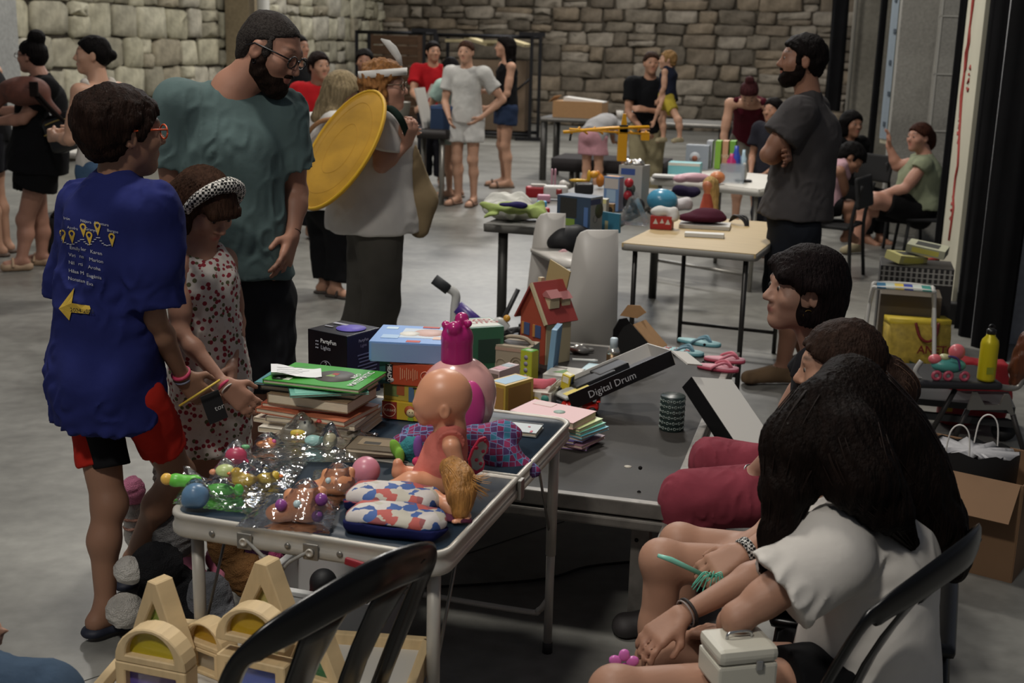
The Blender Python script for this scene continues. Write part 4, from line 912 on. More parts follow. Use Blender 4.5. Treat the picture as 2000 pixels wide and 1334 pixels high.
pk=person('person','woman in black with a high top knot and glasses wearing backpacks',J,dict(skin='#a0705a',res=.011,w=1.12,lw=1.1,shirt=dict(mat=cloth('black_tee','#0d0d0f'),sleeve=.62,hem=.1,e=.03,loose=.03,sq=1.05),bottom=dict(mat=cloth('black_shorts','#0c0c0d'),len=.42,e=.03,flare=.05),shoe=dict(kind='s',mat=mat('beige_sandal','#a58a70',.7),sole=.03),hair=dict(style='bun',color='#0e0b0b',t=.012,bun=(0,-.05,.135,.062)),glasses=mat('dark_red_frame','#3b1c18',.4)))
v=Vox(.009);c=U(128,258,8.62);v.box(c,(.12,.09,.13),Matrix.Rotation(.35,3,'Y'),.05,k=.03);v.box(c+V((.01,-.10,-.05)),(.09,.03,.065),Matrix.Rotation(.35,3,'Y'),.025,k=.015);v.cone(c+V((-.1,-.02,.12)),c+V((-.17,.02,.3)),.02,.015,k=.02)
bp=thing('leather_backpack','small black leather backpack hanging at the side of the woman in black','backpack',c);obj('bag_body',v.mesh('bag_body',c,noise=wob(6,.003,40)),mat('black_leather','#101012',.32,bump=.2,bscale=60),bp)
for z in(.05,-.02):obj('zip',tube_me('zip',bez([(-.1,-.11-.02*(z<0),z),(0,-.115-.022*(z<0),z+.04),(.1,-.10-.02*(z<0),z+.05)],5),.005,5),mat('gold_zip','#b8a060',.35,.8),bp)
obj('buckle',lathe_me('buckle',[(.014,0),(.014,.012),(.006,.016)],10),mat('steel_bright','#b8b8b8',.25,.9),bp,(.02,-.135,-.03))
v=Vox(.011);c=U(50,178,8.55);v.ell(c,(.17,.12,.10),None,k=.03);v.cone(c+V((.08,-.03,.02)),c+V((.2,.0,-.14)),.05,.03,k=.04);v.cone(c+V((-.12,0,.0)),c+V((-.2,0,-.1)),.06,.03,k=.04)
bp=thing('brown_backpack','rust brown backpack worn on the front of the woman in black','backpack',c);obj('bag_body',v.mesh('bag_body',c,noise=wob(7,.005,30)),mat('rust_brown','#5a3226',.7,var=.2),bp);obj('flap_strap',box_me('flap_strap',(.06,.02,.1),bev=.008),cloth('dark_strap','#17110f'),bp,(.1,-.11,.02))
for dx in(0,.03):obj('shoulder_strap',tube_me('shoulder_strap',bez([(.06+dx,-.1,.03),(.16+dx,-.08,-.1),(.28,-.05,-.2)],5),.012,5),cloth('dark_strap','#17110f'),bp)
def far(label,px,py,D,h,face,hf=None,arms=('low','low'),top='#333',topn='t',bot=None,botlen=.5,hair=None,skin=SK1,res=.013,sleeve=.6,shoe=None,dz=0.0,lean=0.0,extra=None,hem=.05,w=.95,hs=None,beard=None,tmat=None):
 p=ground(U(px,py,D));J=skel(p,face,h,hs or h/1.70*(1.0 if h>1.45 else 1.12),lean)
 if hf is not None:J['hf']=V(hf).normalized()
 for sd,a in zip('LR',arms):arm_pose(J,sd,a)
 if extra:extra(J)
 cfg=dict(skin=skin,res=res,w=w,fr=1.15,shirt=dict(mat=tmat or cloth('far_'+topn,top,.12),sleeve=sleeve,hem=hem,e=.024,loose=.01),hair=dict(hair or dict(style='short',color='#17110e'),res=.010),eyes=True)
 if bot:cfg['bottom']=dict(name='trousers' if botlen>1 else 'shorts',mat=cloth('bot_'+bot,bot,.12),len=botlen,e=.024,flare=.02)
 if shoe:cfg['shoe']=dict(kind='s',mat=plastic(shoe,.7),sole=.016)
 if beard:cfg['beard']=beard
 return person('person',label,J,cfg)
far('dark-haired woman with a low bun in a white top and jeans',205,400,7.6,1.66,-72,(-.95,-.25,-.22),('front','front'),'#bdb8b0','offwhite','#3f5670',1.9,dict(style='bun',color='#0f0c0c',bun=(0,-.115,.005,.034)),SK3,.010,-1)
far('person in a black T-shirt standing behind the bearded man',580,250,11.5,1.70,120,None,('low','front'),'#0e0e10','black1','#17181b',1.9,dict(style='short',color='#15110f'),SK2)
def letter_A(pr,size,ps='shirt'):
 root,parts,J=pr;o=J['base'];r,f,u=frame(J);bv=bvh_of(parts[ps][1],o);me=text_me('t','A',size,align='CENTER',bold=True)
 mm=onto(me,bv,J['che']-u*size*.75+f*.1,-r,u,f,.003,.05);mm.transform(Matrix.Translation(-o));obj('printed_letter',mm,mat('print_far_white','#cfcac4',.8),root)
letter_A(far('short-haired boy in a red T-shirt with a white letter',622,250,10.5,1.55,150,(.6,-.75,-.15),('low','low'),'#a3191f','red1','#1c1c22',1.9,dict(style='short',color='#1d1210',t=.016),SK1,hs=.98),.24)
letter_A(far('helper with glasses in a black T-shirt with a white letter',712,250,11.6,1.58,172,(.1,-1,-.1),('low','low'),'#0f1013','black2','#17181b',1.9,dict(style='short',color='#120e0d',t=.016),SK2),.24)
letter_A(far('helper in a red T-shirt leaning over the blue crate',846,250,14.5,1.66,180,(.35,-.8,-.55),('reach','reach'),'#a81b22','red2','#1c1c22',1.9,dict(style='short',color='#120d0c',t=.014),SK1,lean=.05),.30)
far('dark-haired girl in a mint T-shirt leaning on the dark table',886,360,13.5,1.50,-50,(-.6,.7,-.3),('reach','low'),'#9fb8ae','mint','#8b9a92',.55,dict(style='long',color='#0f0c0c',len=-.24),SK3,shoe='#8a7d72',lean=.03)
far('woman in a white T-shirt and white shorts with a hand on her hip',908,388,12.9,1.68,-158,(-.25,-.95,.02),('hip','low'),'#b9b8b4','whitetee','#c1c0bd',.55,dict(style='back',color='#3a2419',t=.010),SK3,shoe='#6b4f3e')
far('woman in a black sleeveless top and denim shorts by the steel rack',985,360,14.6,1.74,-105,(-.9,-.2,-.2),('low','front'),'#101013','blacktank','#26324a',.42,dict(style='long',color='#100c0b',len=-.26),SK3,sleeve=-1,shoe='#5a4636')
def bend(J):
 s=J['h'];f,r=J['f'],J['r'];p=J['pel'];Z=V((0,0,1))
 J['wai']=p+f*.07*s+Z*.07*s;J['che']=p+f*.17*s+Z*.09*s;J['nec']=p+f*.28*s+Z*.05*s;J['hed']=p+f*.36*s-Z*.01*s;J['hf']=f*.3-Z;J['hu']=f+Z*.2
 for sd,x in(('L',-1),('R',1)):
  J['sh'+sd]=J['nec']+r*(x*.10*s)-f*.03*s;J['el'+sd]=J['sh'+sd]+(f*.02-Z*.17)*s;J['wr'+sd]=J['el'+sd]+(f*.05-Z*.14)*s
far('child in a grey T-shirt and pink shorts bending over the low table',1155,350,13.1,1.36,35,None,('low','low'),'#9a999a','greytee','#b98a93',.5,dict(style='short',color='#16110f'),SK3,extra=bend,shoe='#7a6a5c',hs=.9)
hold=far('woman in a black T-shirt holding a blond toddler',1262,300,12.6,1.62,176,(.1,-1,-.1),('fold','low'),'#0f1013','black3','#8d8468',1.85,dict(style='back',color='#33231b',t=.012),SK1,shoe='#2b2724')
p=U(1303,195,12.35);J=skel(V((p.x,p.y,p.z-.42)),-60,.86,.80);J['hf']=V((-.9,.1,-.1))
J['base']=V((p.x,p.y,p.z-.25))
for sd,x in(('L',-1),('R',1)):
 J['kn'+sd]=U(1285+(x*8 if x>0 else 40),235,12.25+.1*x);J['an'+sd]=J['kn'+sd]+V((.02,-.02,-.17));J['to'+sd]=J['an'+sd]+V((-.06,-.03,-.03))
J['elR']=U(1288,210,12.2);J['wrR']=U(1278,236,12.2)
person('person','blond toddler in a navy top and yellow shorts held by the woman in black',J,dict(skin=SK3,res=.010,w=1.1,fr=1.1,shirt=dict(mat=cloth('navy_top','#1d2130'),sleeve=-1,sr=.05,hem=.03,e=.018),bottom=dict(mat=cloth('yellow_shorts','#a39237'),len=.6,e=.018),shoe=dict(mat=plastic('#9a8f72',.8)),hair=dict(style='short',color='#8a6b45',t=.008)))
def bend2(J):
 p=J['pel'];f,r,s=J['f'],J['r'],J['h'];Z=V((0,0,1))
 J['wai']=p+f*.05*s+Z*.08*s;J['che']=p+f*.13*s+Z*.16*s;J['nec']=p+f*.22*s+Z*.21*s;J['hed']=p+f*.30*s+Z*.25*s;J['hf']=f*.5-Z*.8;J['hu']=f*.8+Z*.6
 for sd,x in(('L',-1),('R',1)):
  J['sh'+sd]=J['nec']+r*(x*.11*s)-f*.02*s-Z*.02*s;J['el'+sd]=J['sh'+sd]+(r*x*.02+f*.02-Z*.18)*s;J['wr'+sd]=J['el'+sd]+(f*.04-Z*.15-r*x*.02)*s
far('red-haired woman in a maroon camisole bending over the white table',1462,320,11.6,1.62,195,None,('low','low'),'#4a1420','maroon','#6b675f',.8,dict(style='bun',color='#3a1c1e',bun=(0,-.06,.12,.045)),SK3,sleeve=-1,extra=bend2,shoe='#4a4038')
D=6.2;p0=ground(U(1535,700,D))
J=mk(D,-80,1.79,1.05,p0,(-.99,.08,.02),(0,0,1),hed=(1566,120),nec=(1580,190),che=(1578,270),wai=(1565,360),pel=(1552,425),shL=(1560,222,-.18),shR=(1585,218,.18),elL=(1500,302,-.2),wrL=(1528,312,.04),elR=(1520,305,.16),wrR=(1535,300,-.1),hipL=(1555,455,-.08),hipR=(1545,455,.08),knL=(1545,592,-.06),knR=(1535,592,.1),anL=(1528,712,-.04),anR=(1575,690,.2),toL=(1462,745,-.06),toR=(1530,700,.2))
J['anL'].z=J['anR'].z=.085;J['toL'].z=J['toR'].z=.03
person('person','bearded man in a dark grey T-shirt standing with crossed arms',J,dict(skin='#99694f',res=.008,w=.96,aw=.95,lw=.95,shirt=dict(mat=cloth('dark_grey_tee','#454242',.12),sleeve=.6,hem=-.02,e=.034,loose=.02,sq=1.12,fold=.006),bottom=dict(mat=cloth('navy_shorts','#191c22'),len=.86,e=.03,flare=.03,rise=.05),shoe=dict(mat=mat('tan_suede','#665038',.9)),hair=dict(style='short',color='#140f0e',t=.012,line=.07),beard='#160f0d'))
D=10.3;p0=ground(U(1795,460,D))
J=mk(D,-85,1.62,1.0,p0,(-.9,-.42,.0),(0,0,1),hed=(1795,270),nec=(1808,305),che=(1800,345),wai=(1795,380),pel=(1797,402),shL=(1803,322,-.17),shR=(1790,318,.18),elL=(1768,368,-.2),wrL=(1715,382,-.12),elR=(1752,325,.25),wrR=(1736,285,.25),hipL=(1792,408,-.07),hipR=(1785,408,.1),knL=(1712,392,-.16),anL=(1698,398,.1),toL=(1725,402,.05),knR=(1690,408,.12),anR=(1672,470,.1),toR=(1650,488,.05))
J['anR'].z=.08;J['toR'].z=.03
person('person','smiling woman in a pale green blouse seated with one leg crossed',J,dict(skin='#b58068',res=.011,w=1.25,lw=1.2,aw=1.15,handR=dict(d=(-.1,0,1),n=(-1,0,0),curl=.3),shirt=dict(mat=cloth('sage_green','#82886f',.1),sleeve=.2,hem=.0,e=.02,sq=1.15,belly=True,bust=True),bottom=dict(mat=cloth('black_culottes','#0e0d0e'),len=.75,e=.025),shoe=dict(mat=mat('cream_shoe','#8f8468',.8)),hair=dict(style='pony',color='#3a2118',t=.014,extra=[lambda v,J:v.ell(H(J,0,-.12,-.02),(.055,.05,.085),hframe(J),k=.03)])))
D=9.4;J=skel(ground(U(1625,400,D)),-60,1.30,.98)
J.update(JP(D,pel=(1618,395),wai=(1618,365),che=(1630,340),nec=(1645,322),hed=(1660,312),shL=(1640,335,-.13),shR=(1628,325,.13),elL=(1650,368,-.1),wrL=(1640,390,.0),elR=(1640,365,.15),wrR=(1640,390,.1),hipL=(1612,402,-.06),hipR=(1615,402,.06),knL=(1660,405,-.1),knR=(1660,402,.1),anL=(1655,455,-.1),anR=(1655,452,.1),toL=(1672,470,-.1),toR=(1672,468,.1)))
J['hf']=V((.6,-.3,-.75));J['hu']=V((.75,.1,.6));J['base']=ground(J['pel'])
person('person','black-haired child in a pink sleeveless top bent forward on a chair',J,dict(skin=SK4,res=.010,shirt=dict(mat=cloth('pale_pink','#b28f97'),sleeve=-1,sr=.045,hem=.02,e=.02),bottom=dict(mat=cloth('black_shorts2','#121214'),len=.7),hair=dict(style='short',color='#0b0909',t=.022),eyes=False))
D=11.4;J=skel(ground(U(1642,430,D)),150,1.5,1.0);J['base']=J['base'].copy()
for k in('pel','wai','che','nec','hed','shL','shR','elL','elR','wrL','wrR','hipL','hipR'):J[k]=J[k]-V((0,0,.37))
for sd in 'LR':J['kn'+sd]=J['hip'+sd]+J['f']*.42;J['an'+sd]=J['kn'+sd]-V((0,0,.36));J['to'+sd]=J['an'+sd]+J['f']*.14-V((0,0,.05))
J['hf']=V((.3,-.6,-.6))
person('person','seated person in black half hidden behind the man with crossed arms',J,dict(skin=SK4,res=.012,shirt=dict(mat=cloth('black4','#0d0d0e'),sleeve=.9,hem=.02,e=.03),bottom=dict(name='trousers',mat=cloth('black5','#101011'),len=1.9),hair=dict(style='bob',color='#0b0909',t=.016)))
far('dark-haired child peering out beside the bending woman',1505,330,10.2,1.28,-130,(-.7,-.6,-.2),('low','low'),'#22222a','slate','#2a2a30',1.8,dict(style='short',color='#0f0b0a',t=.015),SK2)
far('fair woman in a black sleeveless top at the edge of the group',-12,330,9.3,1.70,-95,(-1,.1,-.1),('front','front'),'#111113','blacktank2','#15151a',.6,dict(style='long',color='#6b4a33',len=-.2),SK3,sleeve=-1,shoe='#5a4a40')
# ---- 45 seated
BPL=mat('black_gloss_plastic','#050506',.26,spec=.4)
def plastic_chair(label,pa,pb,z=.78,m=BPL,group=None,sz=.43):
 A,B=G(*pa,z),G(*pb,z);w=(B-A).length;X=(B-A).normalized();Yf=V((-X.y,X.x,0))
 t=thing('plastic_chair',label,'chair',(A.x,A.y,0),math.atan2(X.y,X.x),group)
 def bk(x,zz):
  k=(zz-sz)/(z-sz);return V((x,.17-.17*k+.03*math.sin(k*3)+.05*((x/w-.5)*2)**2*.6,zz))
 rail=[bk(.045,sz-.01),bk(.02,sz+.12),bk(.0,.68),bk(.02,z-.03),bk(.10,z+.01),bk(w/2,z+.035),bk(w-.10,z+.01),bk(w-.02,z-.03),bk(w,.68),bk(w-.02,sz+.12),bk(w-.045,sz-.01)]
 pts=bez(rail,6);n=len(pts)
 sec=[]
 for i,p in enumerate(pts):
  tn=(pts[min(i+1,n-1)]-pts[max(i-1,0)]).normalized();nn=V((0,1,0));sd=tn.cross(nn).normalized();hw=.026+.012*math.exp(-((i/n-.5)*4)**2)
  sec.append([p+sd*(hw*math.cos(a))+nn*(.010*math.sin(a))for a in np.linspace(0,2*math.pi,11)[:-1]])
 obj('back_frame',loft_me('back_frame',sec),m,t)
 for x in(w*.36,w*.66):
  s2=[]
  for k in range(7):
   zz=sz+.01+(z-sz)*k/6;p=bk(x+(x-w/2)*.25*k/6,zz);hw=.034+.03*(k/6)**3
   s2.append([p+V((hw*math.cos(a),.006*math.sin(a),0))for a in np.linspace(0,2*math.pi,9)[:-1]])
  obj('back_slat',loft_me('back_slat',s2),m,t)
 v=Vox(.012);v.box((w/2,.36,sz),(w/2-.01,.18,.014),None,.012,k=.01);v.cone((.03,.51,sz-.01),(w-.03,.51,sz-.01),.018,.018,k=.02);v.ell((w/2,.35,sz+.04),(.17,.15,.035),None,k=.02,op='-')
 obj('seat',v.mesh('seat'),m,t)
 for(x,y,dx,dy)in((.05,.5,-.03,.04),(w-.05,.5,.03,.04),(.05,.2,-.03,-.10),(w-.05,.2,.03,-.10)):
  obj('leg',loft_me('leg',[[(x+dx*k+sx*hw,y+dy*k+sy*hw,sz*(1-k))for sx,sy in((-1,-1),(1,-1),(1,1),(-1,1))]for k,hw in((0,.026),(.5,.02),(1,.014))],smooth=False),m,t)
 return t
plastic_chair('empty glossy black plastic chair beside the wooden rainbow blocks',(520,1262),(888,1076),sz=.33)
plastic_chair('glossy black plastic chair under the long-haired girl in white',(1765,1190),(1946,1040),.76,sz=.34)
def strands(name,paths,n,seed,m,root,o,rad=.0013):
 rnd=random.Random(seed);L=[]
 for(P,R)in paths:
  for _ in range(n):
   a=rnd.uniform(0,6.28);k=rnd.uniform(.75,1.1);tw=rnd.uniform(-.5,.5);pts=[]
   for i,(p,r)in enumerate(zip(P,R)):
    d=(P[min(i+1,len(P)-1)]-P[max(i-1,0)]).normalized();sx=d.cross(V((0,1,.2))).normalized();sy=d.cross(sx)
    aa=a+tw*i/len(P);pts.append(p+(sx*math.cos(aa)+sy*math.sin(aa))*r*k-o)
   b=bez(pts,4);L.append((b,[rad*(1-.7*(i/len(b))**2)+.0002 for i in range(len(b))]))
 return obj(name,tubes_me(name,L,3),m,root)
D=2.36;J=skel(ground(U(1690,1320,D)),-62,1.4,.92)
J.update(JP(D,hed=(1640,852,.02),nec=(1690,985,.02),che=(1712,1110),wai=(1700,1225),pel=(1690,1318,.03),shL=(1618,1078,-.13),shR=(1660,1035,.18),elL=(1440,1208,-.18),wrL=(1420,1240,.04),elR=(1520,1100,.10),wrR=(1330,1203,-.02),hipL=(1650,1345,-.06),hipR=(1640,1320,.12),knL=(1205,1352,-.22),knR=(1290,1290,.08),anL=(1215,1700,-.1),anR=(1275,1600,.16),toL=(1160,1740,-.12),toR=(1225,1640,.16)))
for sd in 'LR':
 J['an'+sd].z=.07;J['to'+sd].z=.025
 J['an'+sd].x=J['kn'+sd].x-.02;J['an'+sd].y=J['kn'+sd].y+.05;J['to'+sd].x=J['an'+sd].x-.13;J['to'+sd].y=J['an'+sd].y+.06
J['base']=ground(J['pel']);J['hf']=V((-.86,.28,-.36));J['hu']=V((-.28,.12,.94))
HAIRD=hair_mat('#130c09')
HP=lambda*a:[U(x,y,d-(.19 if d<2.7 else .22))for x,y,d in a]
back=(HP((1660,770,2.60),(1708,850,2.60),(1755,930,2.60),(1805,1020,2.60),(1850,1085,2.58),(1868,1125,2.56)),(.08,.098,.098,.08,.047,.012))
mid=(HP((1630,795,2.55),(1645,870,2.46),(1680,930,2.42),(1730,990,2.42),(1780,1060,2.44)),(.065,.078,.07,.046,.014))
frt=(HP((1600,790,2.52),(1560,870,2.48),(1540,950,2.45),(1520,1040,2.43),(1490,1120,2.42)),(.055,.068,.05,.032,.008))
def hair26(v,J):
 for P,R in(back,mid,frt):
  for i in range(len(P)-1):v.cone(P[i],P[i+1],R[i],R[i+1],k=.03)
p26=person('person','girl in a white T-shirt with very long dark hair seated on the plastic chair',J,dict(skin='#a5775d',res=.0055,w=.98,lw=.98,aw=.95,handR=dict(d=U(1255,1262,2.30)-J['wrR'],n=(.1,.3,-1),curl=.45),handL=dict(d=(-.6,.6,-.2),n=(0,0,-1)),shirt=dict(mat=cloth('white_tee','#cbc6bf',.06,.25),sleeve=.56,hem=.04,e=.03,loose=.02,sq=1.15,sw=1.12,fold=.008,ff=22),bottom=dict(mat=cloth('black_short','#0f0f11'),len=.30,e=.02),shoe=dict(mat=plastic('#4a4644',.7)),hair=dict(style='back',mat=HAIRD,t=.014,extra=[hair26],res=.0065,groove=.0028)))
root,parts,J26=p26;o=J26['base']
strands('hair_strands',[back,mid,frt],75,4,mat('hair_fine','#1c110c',.45,spec=.2),root,o)
dv=(J26['wrR']-J26['elR']).normalized();bangle(root,o,J26['wrR']-dv*.02,dv,.0285,.0035,mat('hair_tie','#2a2422',.7),'hair_tie');bangle(root,o,J26['wrR']-dv*.012,dv,.0285,.002,mat('hair_tie2','#8a7f7a',.6),'bracelet')
D=2.78;J=skel(ground(U(1645,1120,D)),-70,1.42,.92)
J.update(JP(D,hed=(1640,722),nec=(1680,830),che=(1690,930),wai=(1680,1030),pel=(1660,1115),shL=(1640,880,-.13),shR=(1660,860,.17),elL=(1560,1020,-.2),wrL=(1450,1080,-.26),elR=(1540,1010,.15),wrR=(1430,1080,.06),hipL=(1620,1130,-.07),hipR=(1620,1110,.1),knL=(1295,1095,-.14),knR=(1330,1060,.14),anL=(1270,1350,-.1),anR=(1300,1300,.14),toL=(1200,1380,-.1),toR=(1240,1330,.14)))
for sd in 'LR':
 J['an'+sd].z=.07;J['to'+sd].z=.025
 J['an'+sd].x=J['kn'+sd].x-.03;J['an'+sd].y=J['kn'+sd].y+.02;J['to'+sd].x=J['an'+sd].x-.13;J['to'+sd].y=J['an'+sd].y+.03
J['base']=ground(J['pel']);J['hf']=V((-.93,.2,-.22));J['hu']=V((-.15,.05,.97))
tail=(HP((1700,715,3.0),(1730,735,3.0),(1752,765,2.98),(1748,800,2.98)),(.03,.05,.05,.018))
def tail25(v,J):
 P,R=tail
 for i in range(len(P)-1):v.cone(P[i],P[i+1],R[i],R[i+1],k=.015)
p25=person('person','brown-haired girl with a low ponytail holding a mint pen',J,dict(skin='#ad7e63',res=.0065,w=.95,handL=dict(d=U(1378,1116,2.50)-J['wrL'],n=(.1,.5,-.6),curl=.6),handR=dict(d=U(1395,1105,2.74)-J['wrR'],n=(0,-.6,-.6),curl=.6),shirt=dict(mat=cloth('grey_blue_top','#7d8088',.1),sleeve=.5,hem=.03,e=.024),bottom=dict(mat=cloth('denim_short','#2b3340'),len=.35),shoe=dict(mat=plastic('#4a4644',.7)),hair=dict(style='back',color='#2e211b',t=.012,extra=[tail25],groove=.0025)))
root,parts,J25=p25;o=J25['base'];strands('hair_strands',[tail],60,8,mat('hair_fine_brown','#5a4334',.4,spec=.3),root,o,.0011)
dv=(J25['wrL']-J25['elL']).normalized()
for k in range(3):bangle(root,o,J25['wrL']-dv*(.004+.007*k),dv,.027,.0042,checker('bead_pattern','#c9c7c2','#141414',160)if k==0 else bpy.data.materials['bead_pattern'],'beaded_bracelet')
D=3.4;J=skel(ground(U(1640,960,D)),-82,1.66,1.0)
J.update(JP(D,hed=(1568,570),nec=(1612,690,.02),che=(1625,770),wai=(1630,870),pel=(1640,950),shL=(1605,725,-.17),shR=(1600,712,.19),elL=(1560,850,-.2),wrL=(1470,925,-.1),elR=(1530,830,.25),wrR=(1480,905,.12),hipL=(1600,962,-.08),hipR=(1600,945,.1),knL=(1345,975,-.1),knR=(1395,905,.2),anL=(1325,1170,-.06),anR=(1380,1090,.22),toL=(1260,1200,-.06),toR=(1310,1110,.22)))
for sd in 'LR':
 J['an'+sd].z=.075;J['to'+sd].z=.025
 J['an'+sd].x=J['kn'+sd].x-.02;J['an'+sd].y=J['kn'+sd].y+.03;J['to'+sd].x=J['an'+sd].x-.14;J['to'+sd].y=J['an'+sd].y
J['base']=ground(J['pel']);J['hf']=V((-.98,-.16,.06));J['hu']=V((.04,.0,1))
p24=person('person','woman with a dark bob and raspberry trousers seated talking to someone',J,dict(skin='#a57a64',res=.006,w=.97,lip='#8f4f4a',handL=dict(d=(-.9,-.1,-.45),n=(0,0,-1),curl=.25),handR=dict(d=(-.9,0,-.4),n=(0,0,-1),curl=.25),shirt=dict(mat=cloth('black_vest','#17161a'),sleeve=.2,hem=.03,e=.02),bottom=dict(name='trousers',mat=cloth('raspberry','#823844',.15,.3),len=1.9,e=.02,fold=.005,ff=34),shoe=dict(mat=plastic('#2a2626',.7)),hair=dict(style='bob',color='#171010',t=.016,len=-.085,groove=.0024,extra=[lambda v,J:v.cone(H(J,.03,.07,.075),H(J,-.05,.082,.05),.026,.02,k=.02),lambda v,J:v.cone(H(J,-.06,.05,.06),H(J,-.082,.0,.03),.022,.03,k=.02),lambda v,J:v.ell(H(J,-.085,.012,-.005),(.03,.022,.034),hframe(J),k=.005,op='-')])))
root,parts,J24=p24;o=J24['base']
bangle(root,o,H(J24,-.083,.012,-.048),hframe(J24)[0],.013,.0016,mat('gold_hoop','#b08d4a',.3,.9),'earring');dv=(J24['wrL']-J24['elL']).normalized();bangle(root,o,J24['wrL'],dv,.028,.003,mat('steel_bright','#b8b8b8',.25,.9),'bracelet')
def simple_chair(label,base,face,z=.44,m=BPL,name='plastic_chair',back=True):
 t=thing(name,label,'chair',base,-math.radians(face));v=Vox(.013);v.box((0,0,z-.02),(.21,.21,.016),None,.012,k=.01)
 obj('seat',v.mesh('seat'),m,t)
 if back:v=Vox(.013);v.box((0,-.25,z+.24),(.21,.015,.12),Matrix.Rotation(.15,3,'X'),.012,k=.01);obj('backrest',v.mesh('backrest'),m,t)
 for x in(-.18,.18):
  obj('leg',tube_me('leg',[(x,.18,z-.03),(x*1.1,.21,0)],.014,6),m,t);obj('leg',tube_me('leg',(bez([(x*.95,-.275,z+.3),(x,-.22,z),(x*1.1,-.25,0)],5)if back else[(x,-.18,z-.03),(x*1.1,-.21,0)]),.014,6),m,t)
 return t
simple_chair('black stool under the ponytailed girl',J25['base']+V((.05,.0,0)),-70,J25['pel'].z-.06,BPL,'low_stool',False)
simple_chair('black stool under the woman with the dark bob',J24['base']+V((.05,0,0)),-82,J24['pel'].z-.07,BPL,'low_stool',False)
BFAB=mat('black_fabric','#0e0e10',.8)
c=ground(U(1615,470,9.35));simple_chair('black chair with steel legs under the child in pink',c,-60,.42,BFAB,'visitor_chair')
c=ground(U(1806,460,10.3));simple_chair('black chair with steel legs under the smiling woman',c,-85,.36,BFAB,'visitor_chair')
c=ground(U(1652,440,11.45));simple_chair('black chair under the person in black',c,150,.40,BFAB,'visitor_chair')
c=ground(U(1736,432,11.0));simple_chair('empty black upholstered chair beside the smiling woman',c,60,.45,BFAB,'visitor_chair')
D=1.95;J=skel(ground(U(-190,1400,D)),75,1.65,1.0)
J.update(pel=U(-240,1330,D),wai=U(-255,1180,D),che=U(-250,1010,D),nec=U(-230,840,D),hed=U(-215,730,D),shL=U(-330,900,D+.12),shR=U(-170,900,D-.1),elL=U(-300,1080,D+.15),wrL=U(-140,1180,D+.2),elR=U(-250,1090,D-.2),wrR=U(-150,1200,D-.1),hipL=U(-200,1345,D+.1),hipR=U(-210,1370,D-.08),knL=U(75,1372,D+.12),knR=U(-20,1460,D-.1))
for sd in 'LR':
 J['an'+sd]=V((J['kn'+sd].x+.02,J['kn'+sd].y,.08));J['to'+sd]=J['an'+sd]+V((.13,.05,-.05))
J['base']=ground(J['pel'])
person('person','person in blue jeans whose knee shows at the edge of the frame',J,dict(skin=SK1,res=.011,shirt=dict(mat=cloth('plain_grey','#55565a'),sleeve=.6,hem=.05),bottom=dict(name='jeans',mat=cloth('faded_denim','#4d6076',.2,.3,40),len=1.9,e=.016),shoe=dict(mat=plastic('#4a4644',.7)),hair=dict(style='short',color='#2a1d16')))
simple_chair('black chair under the person in blue jeans',ground(J['pel'])+V((-.03,0,0)),75,J['pel'].z-.07)
# ---- 50 near objects
GAIN=1.4
RZT=t_rz
def rot2(rz,x,y):return V((math.cos(rz)*x-math.sin(rz)*y,math.sin(rz)*x+math.cos(rz)*y,0))
def FB(px,py,z,d,rz):return G(px,py,z)+rot2(rz,0,d/2)
def deco(o,size,items):
 w,d,h=size
 for ii,it in enumerate(items):
  face,kind,u,v,a,b,c=it[:7];m=mat('ink_'+c,c,.6)
  fw,fh={'F':(w,h),'B':(w,h),'R':(d,h),'L':(d,h),'T':(w,d)}[face]
  if kind=='rect':me=box_me('p',(a*fw,b*fh,.0012))
  elif kind=='disc':me=lathe_me('p',[(a*fh,-.0006),(a*fh,.0006)],22,False)
  elif kind=='ring':me=tube_me('p',[(a*fh*math.cos(t),a*fh*math.sin(t),0)for t in np.linspace(0,2*math.pi,25)[:-1]],.0012,4,True)
  elif kind=='tri':me=prism_me('p',[(-a*fw,-b*fh),(a*fw,-b*fh),(0,b*fh)],.0012);me.transform(Matrix.Rotation(-math.pi/2,4,'X'))
  else:me=text_me('p',it[7],a,align='CENTER',bold=b>1);
  if kind=='text' and len(it)>8:me.transform(Matrix.Rotation(it[8],4,'Z'))
  lift=(.0014 if kind in('text','ring')else .0004)+ii*.00012
  if face=='F':M=basis((1,0,0),(0,0,1),(0,-1,0),(u*w,-d/2-lift,h/2+v*h))
  elif face=='R':M=basis((0,1,0),(0,0,1),(1,0,0),(w/2+lift,u*d,h/2+v*h))
  elif face=='L':M=basis((0,-1,0),(0,0,1),(-1,0,0),(-w/2-lift,-u*d,h/2+v*h))
  else:M=basis((1,0,0),(0,1,0),(0,0,1),(u*w,v*d,h+lift))
  me.transform(M);obj('lettering' if kind=='text' else 'printed_patch',me,m,o)
def carton(name,label,cat,loc,size,rz,color,items=(),bev=.002,lid=None,rough=.45,tilt=None,group=None):
 w,d,h=size;t=thing(name,label,cat,loc,rz,group)
 if tilt:t.rotation_euler=(tilt[0],tilt[1],rz)
 if lid:
  obj('tray',box_me('tray',(w-.004,d-.004,h-.004),c=(0,0,h/2),bev=bev),mat('box_'+color,color,rough),t);obj('lid',box_me('lid',(w,d,h*lid[0]),c=(0,0,h-h*lid[0]/2+.0005),bev=bev),mat('box_'+lid[1],lid[1],rough),t)
 else:obj('carton',box_me('carton',(w,d,h),c=(0,0,h/2),bev=bev),mat('box_'+color,color,rough),t)
 deco(t,size,items);return t
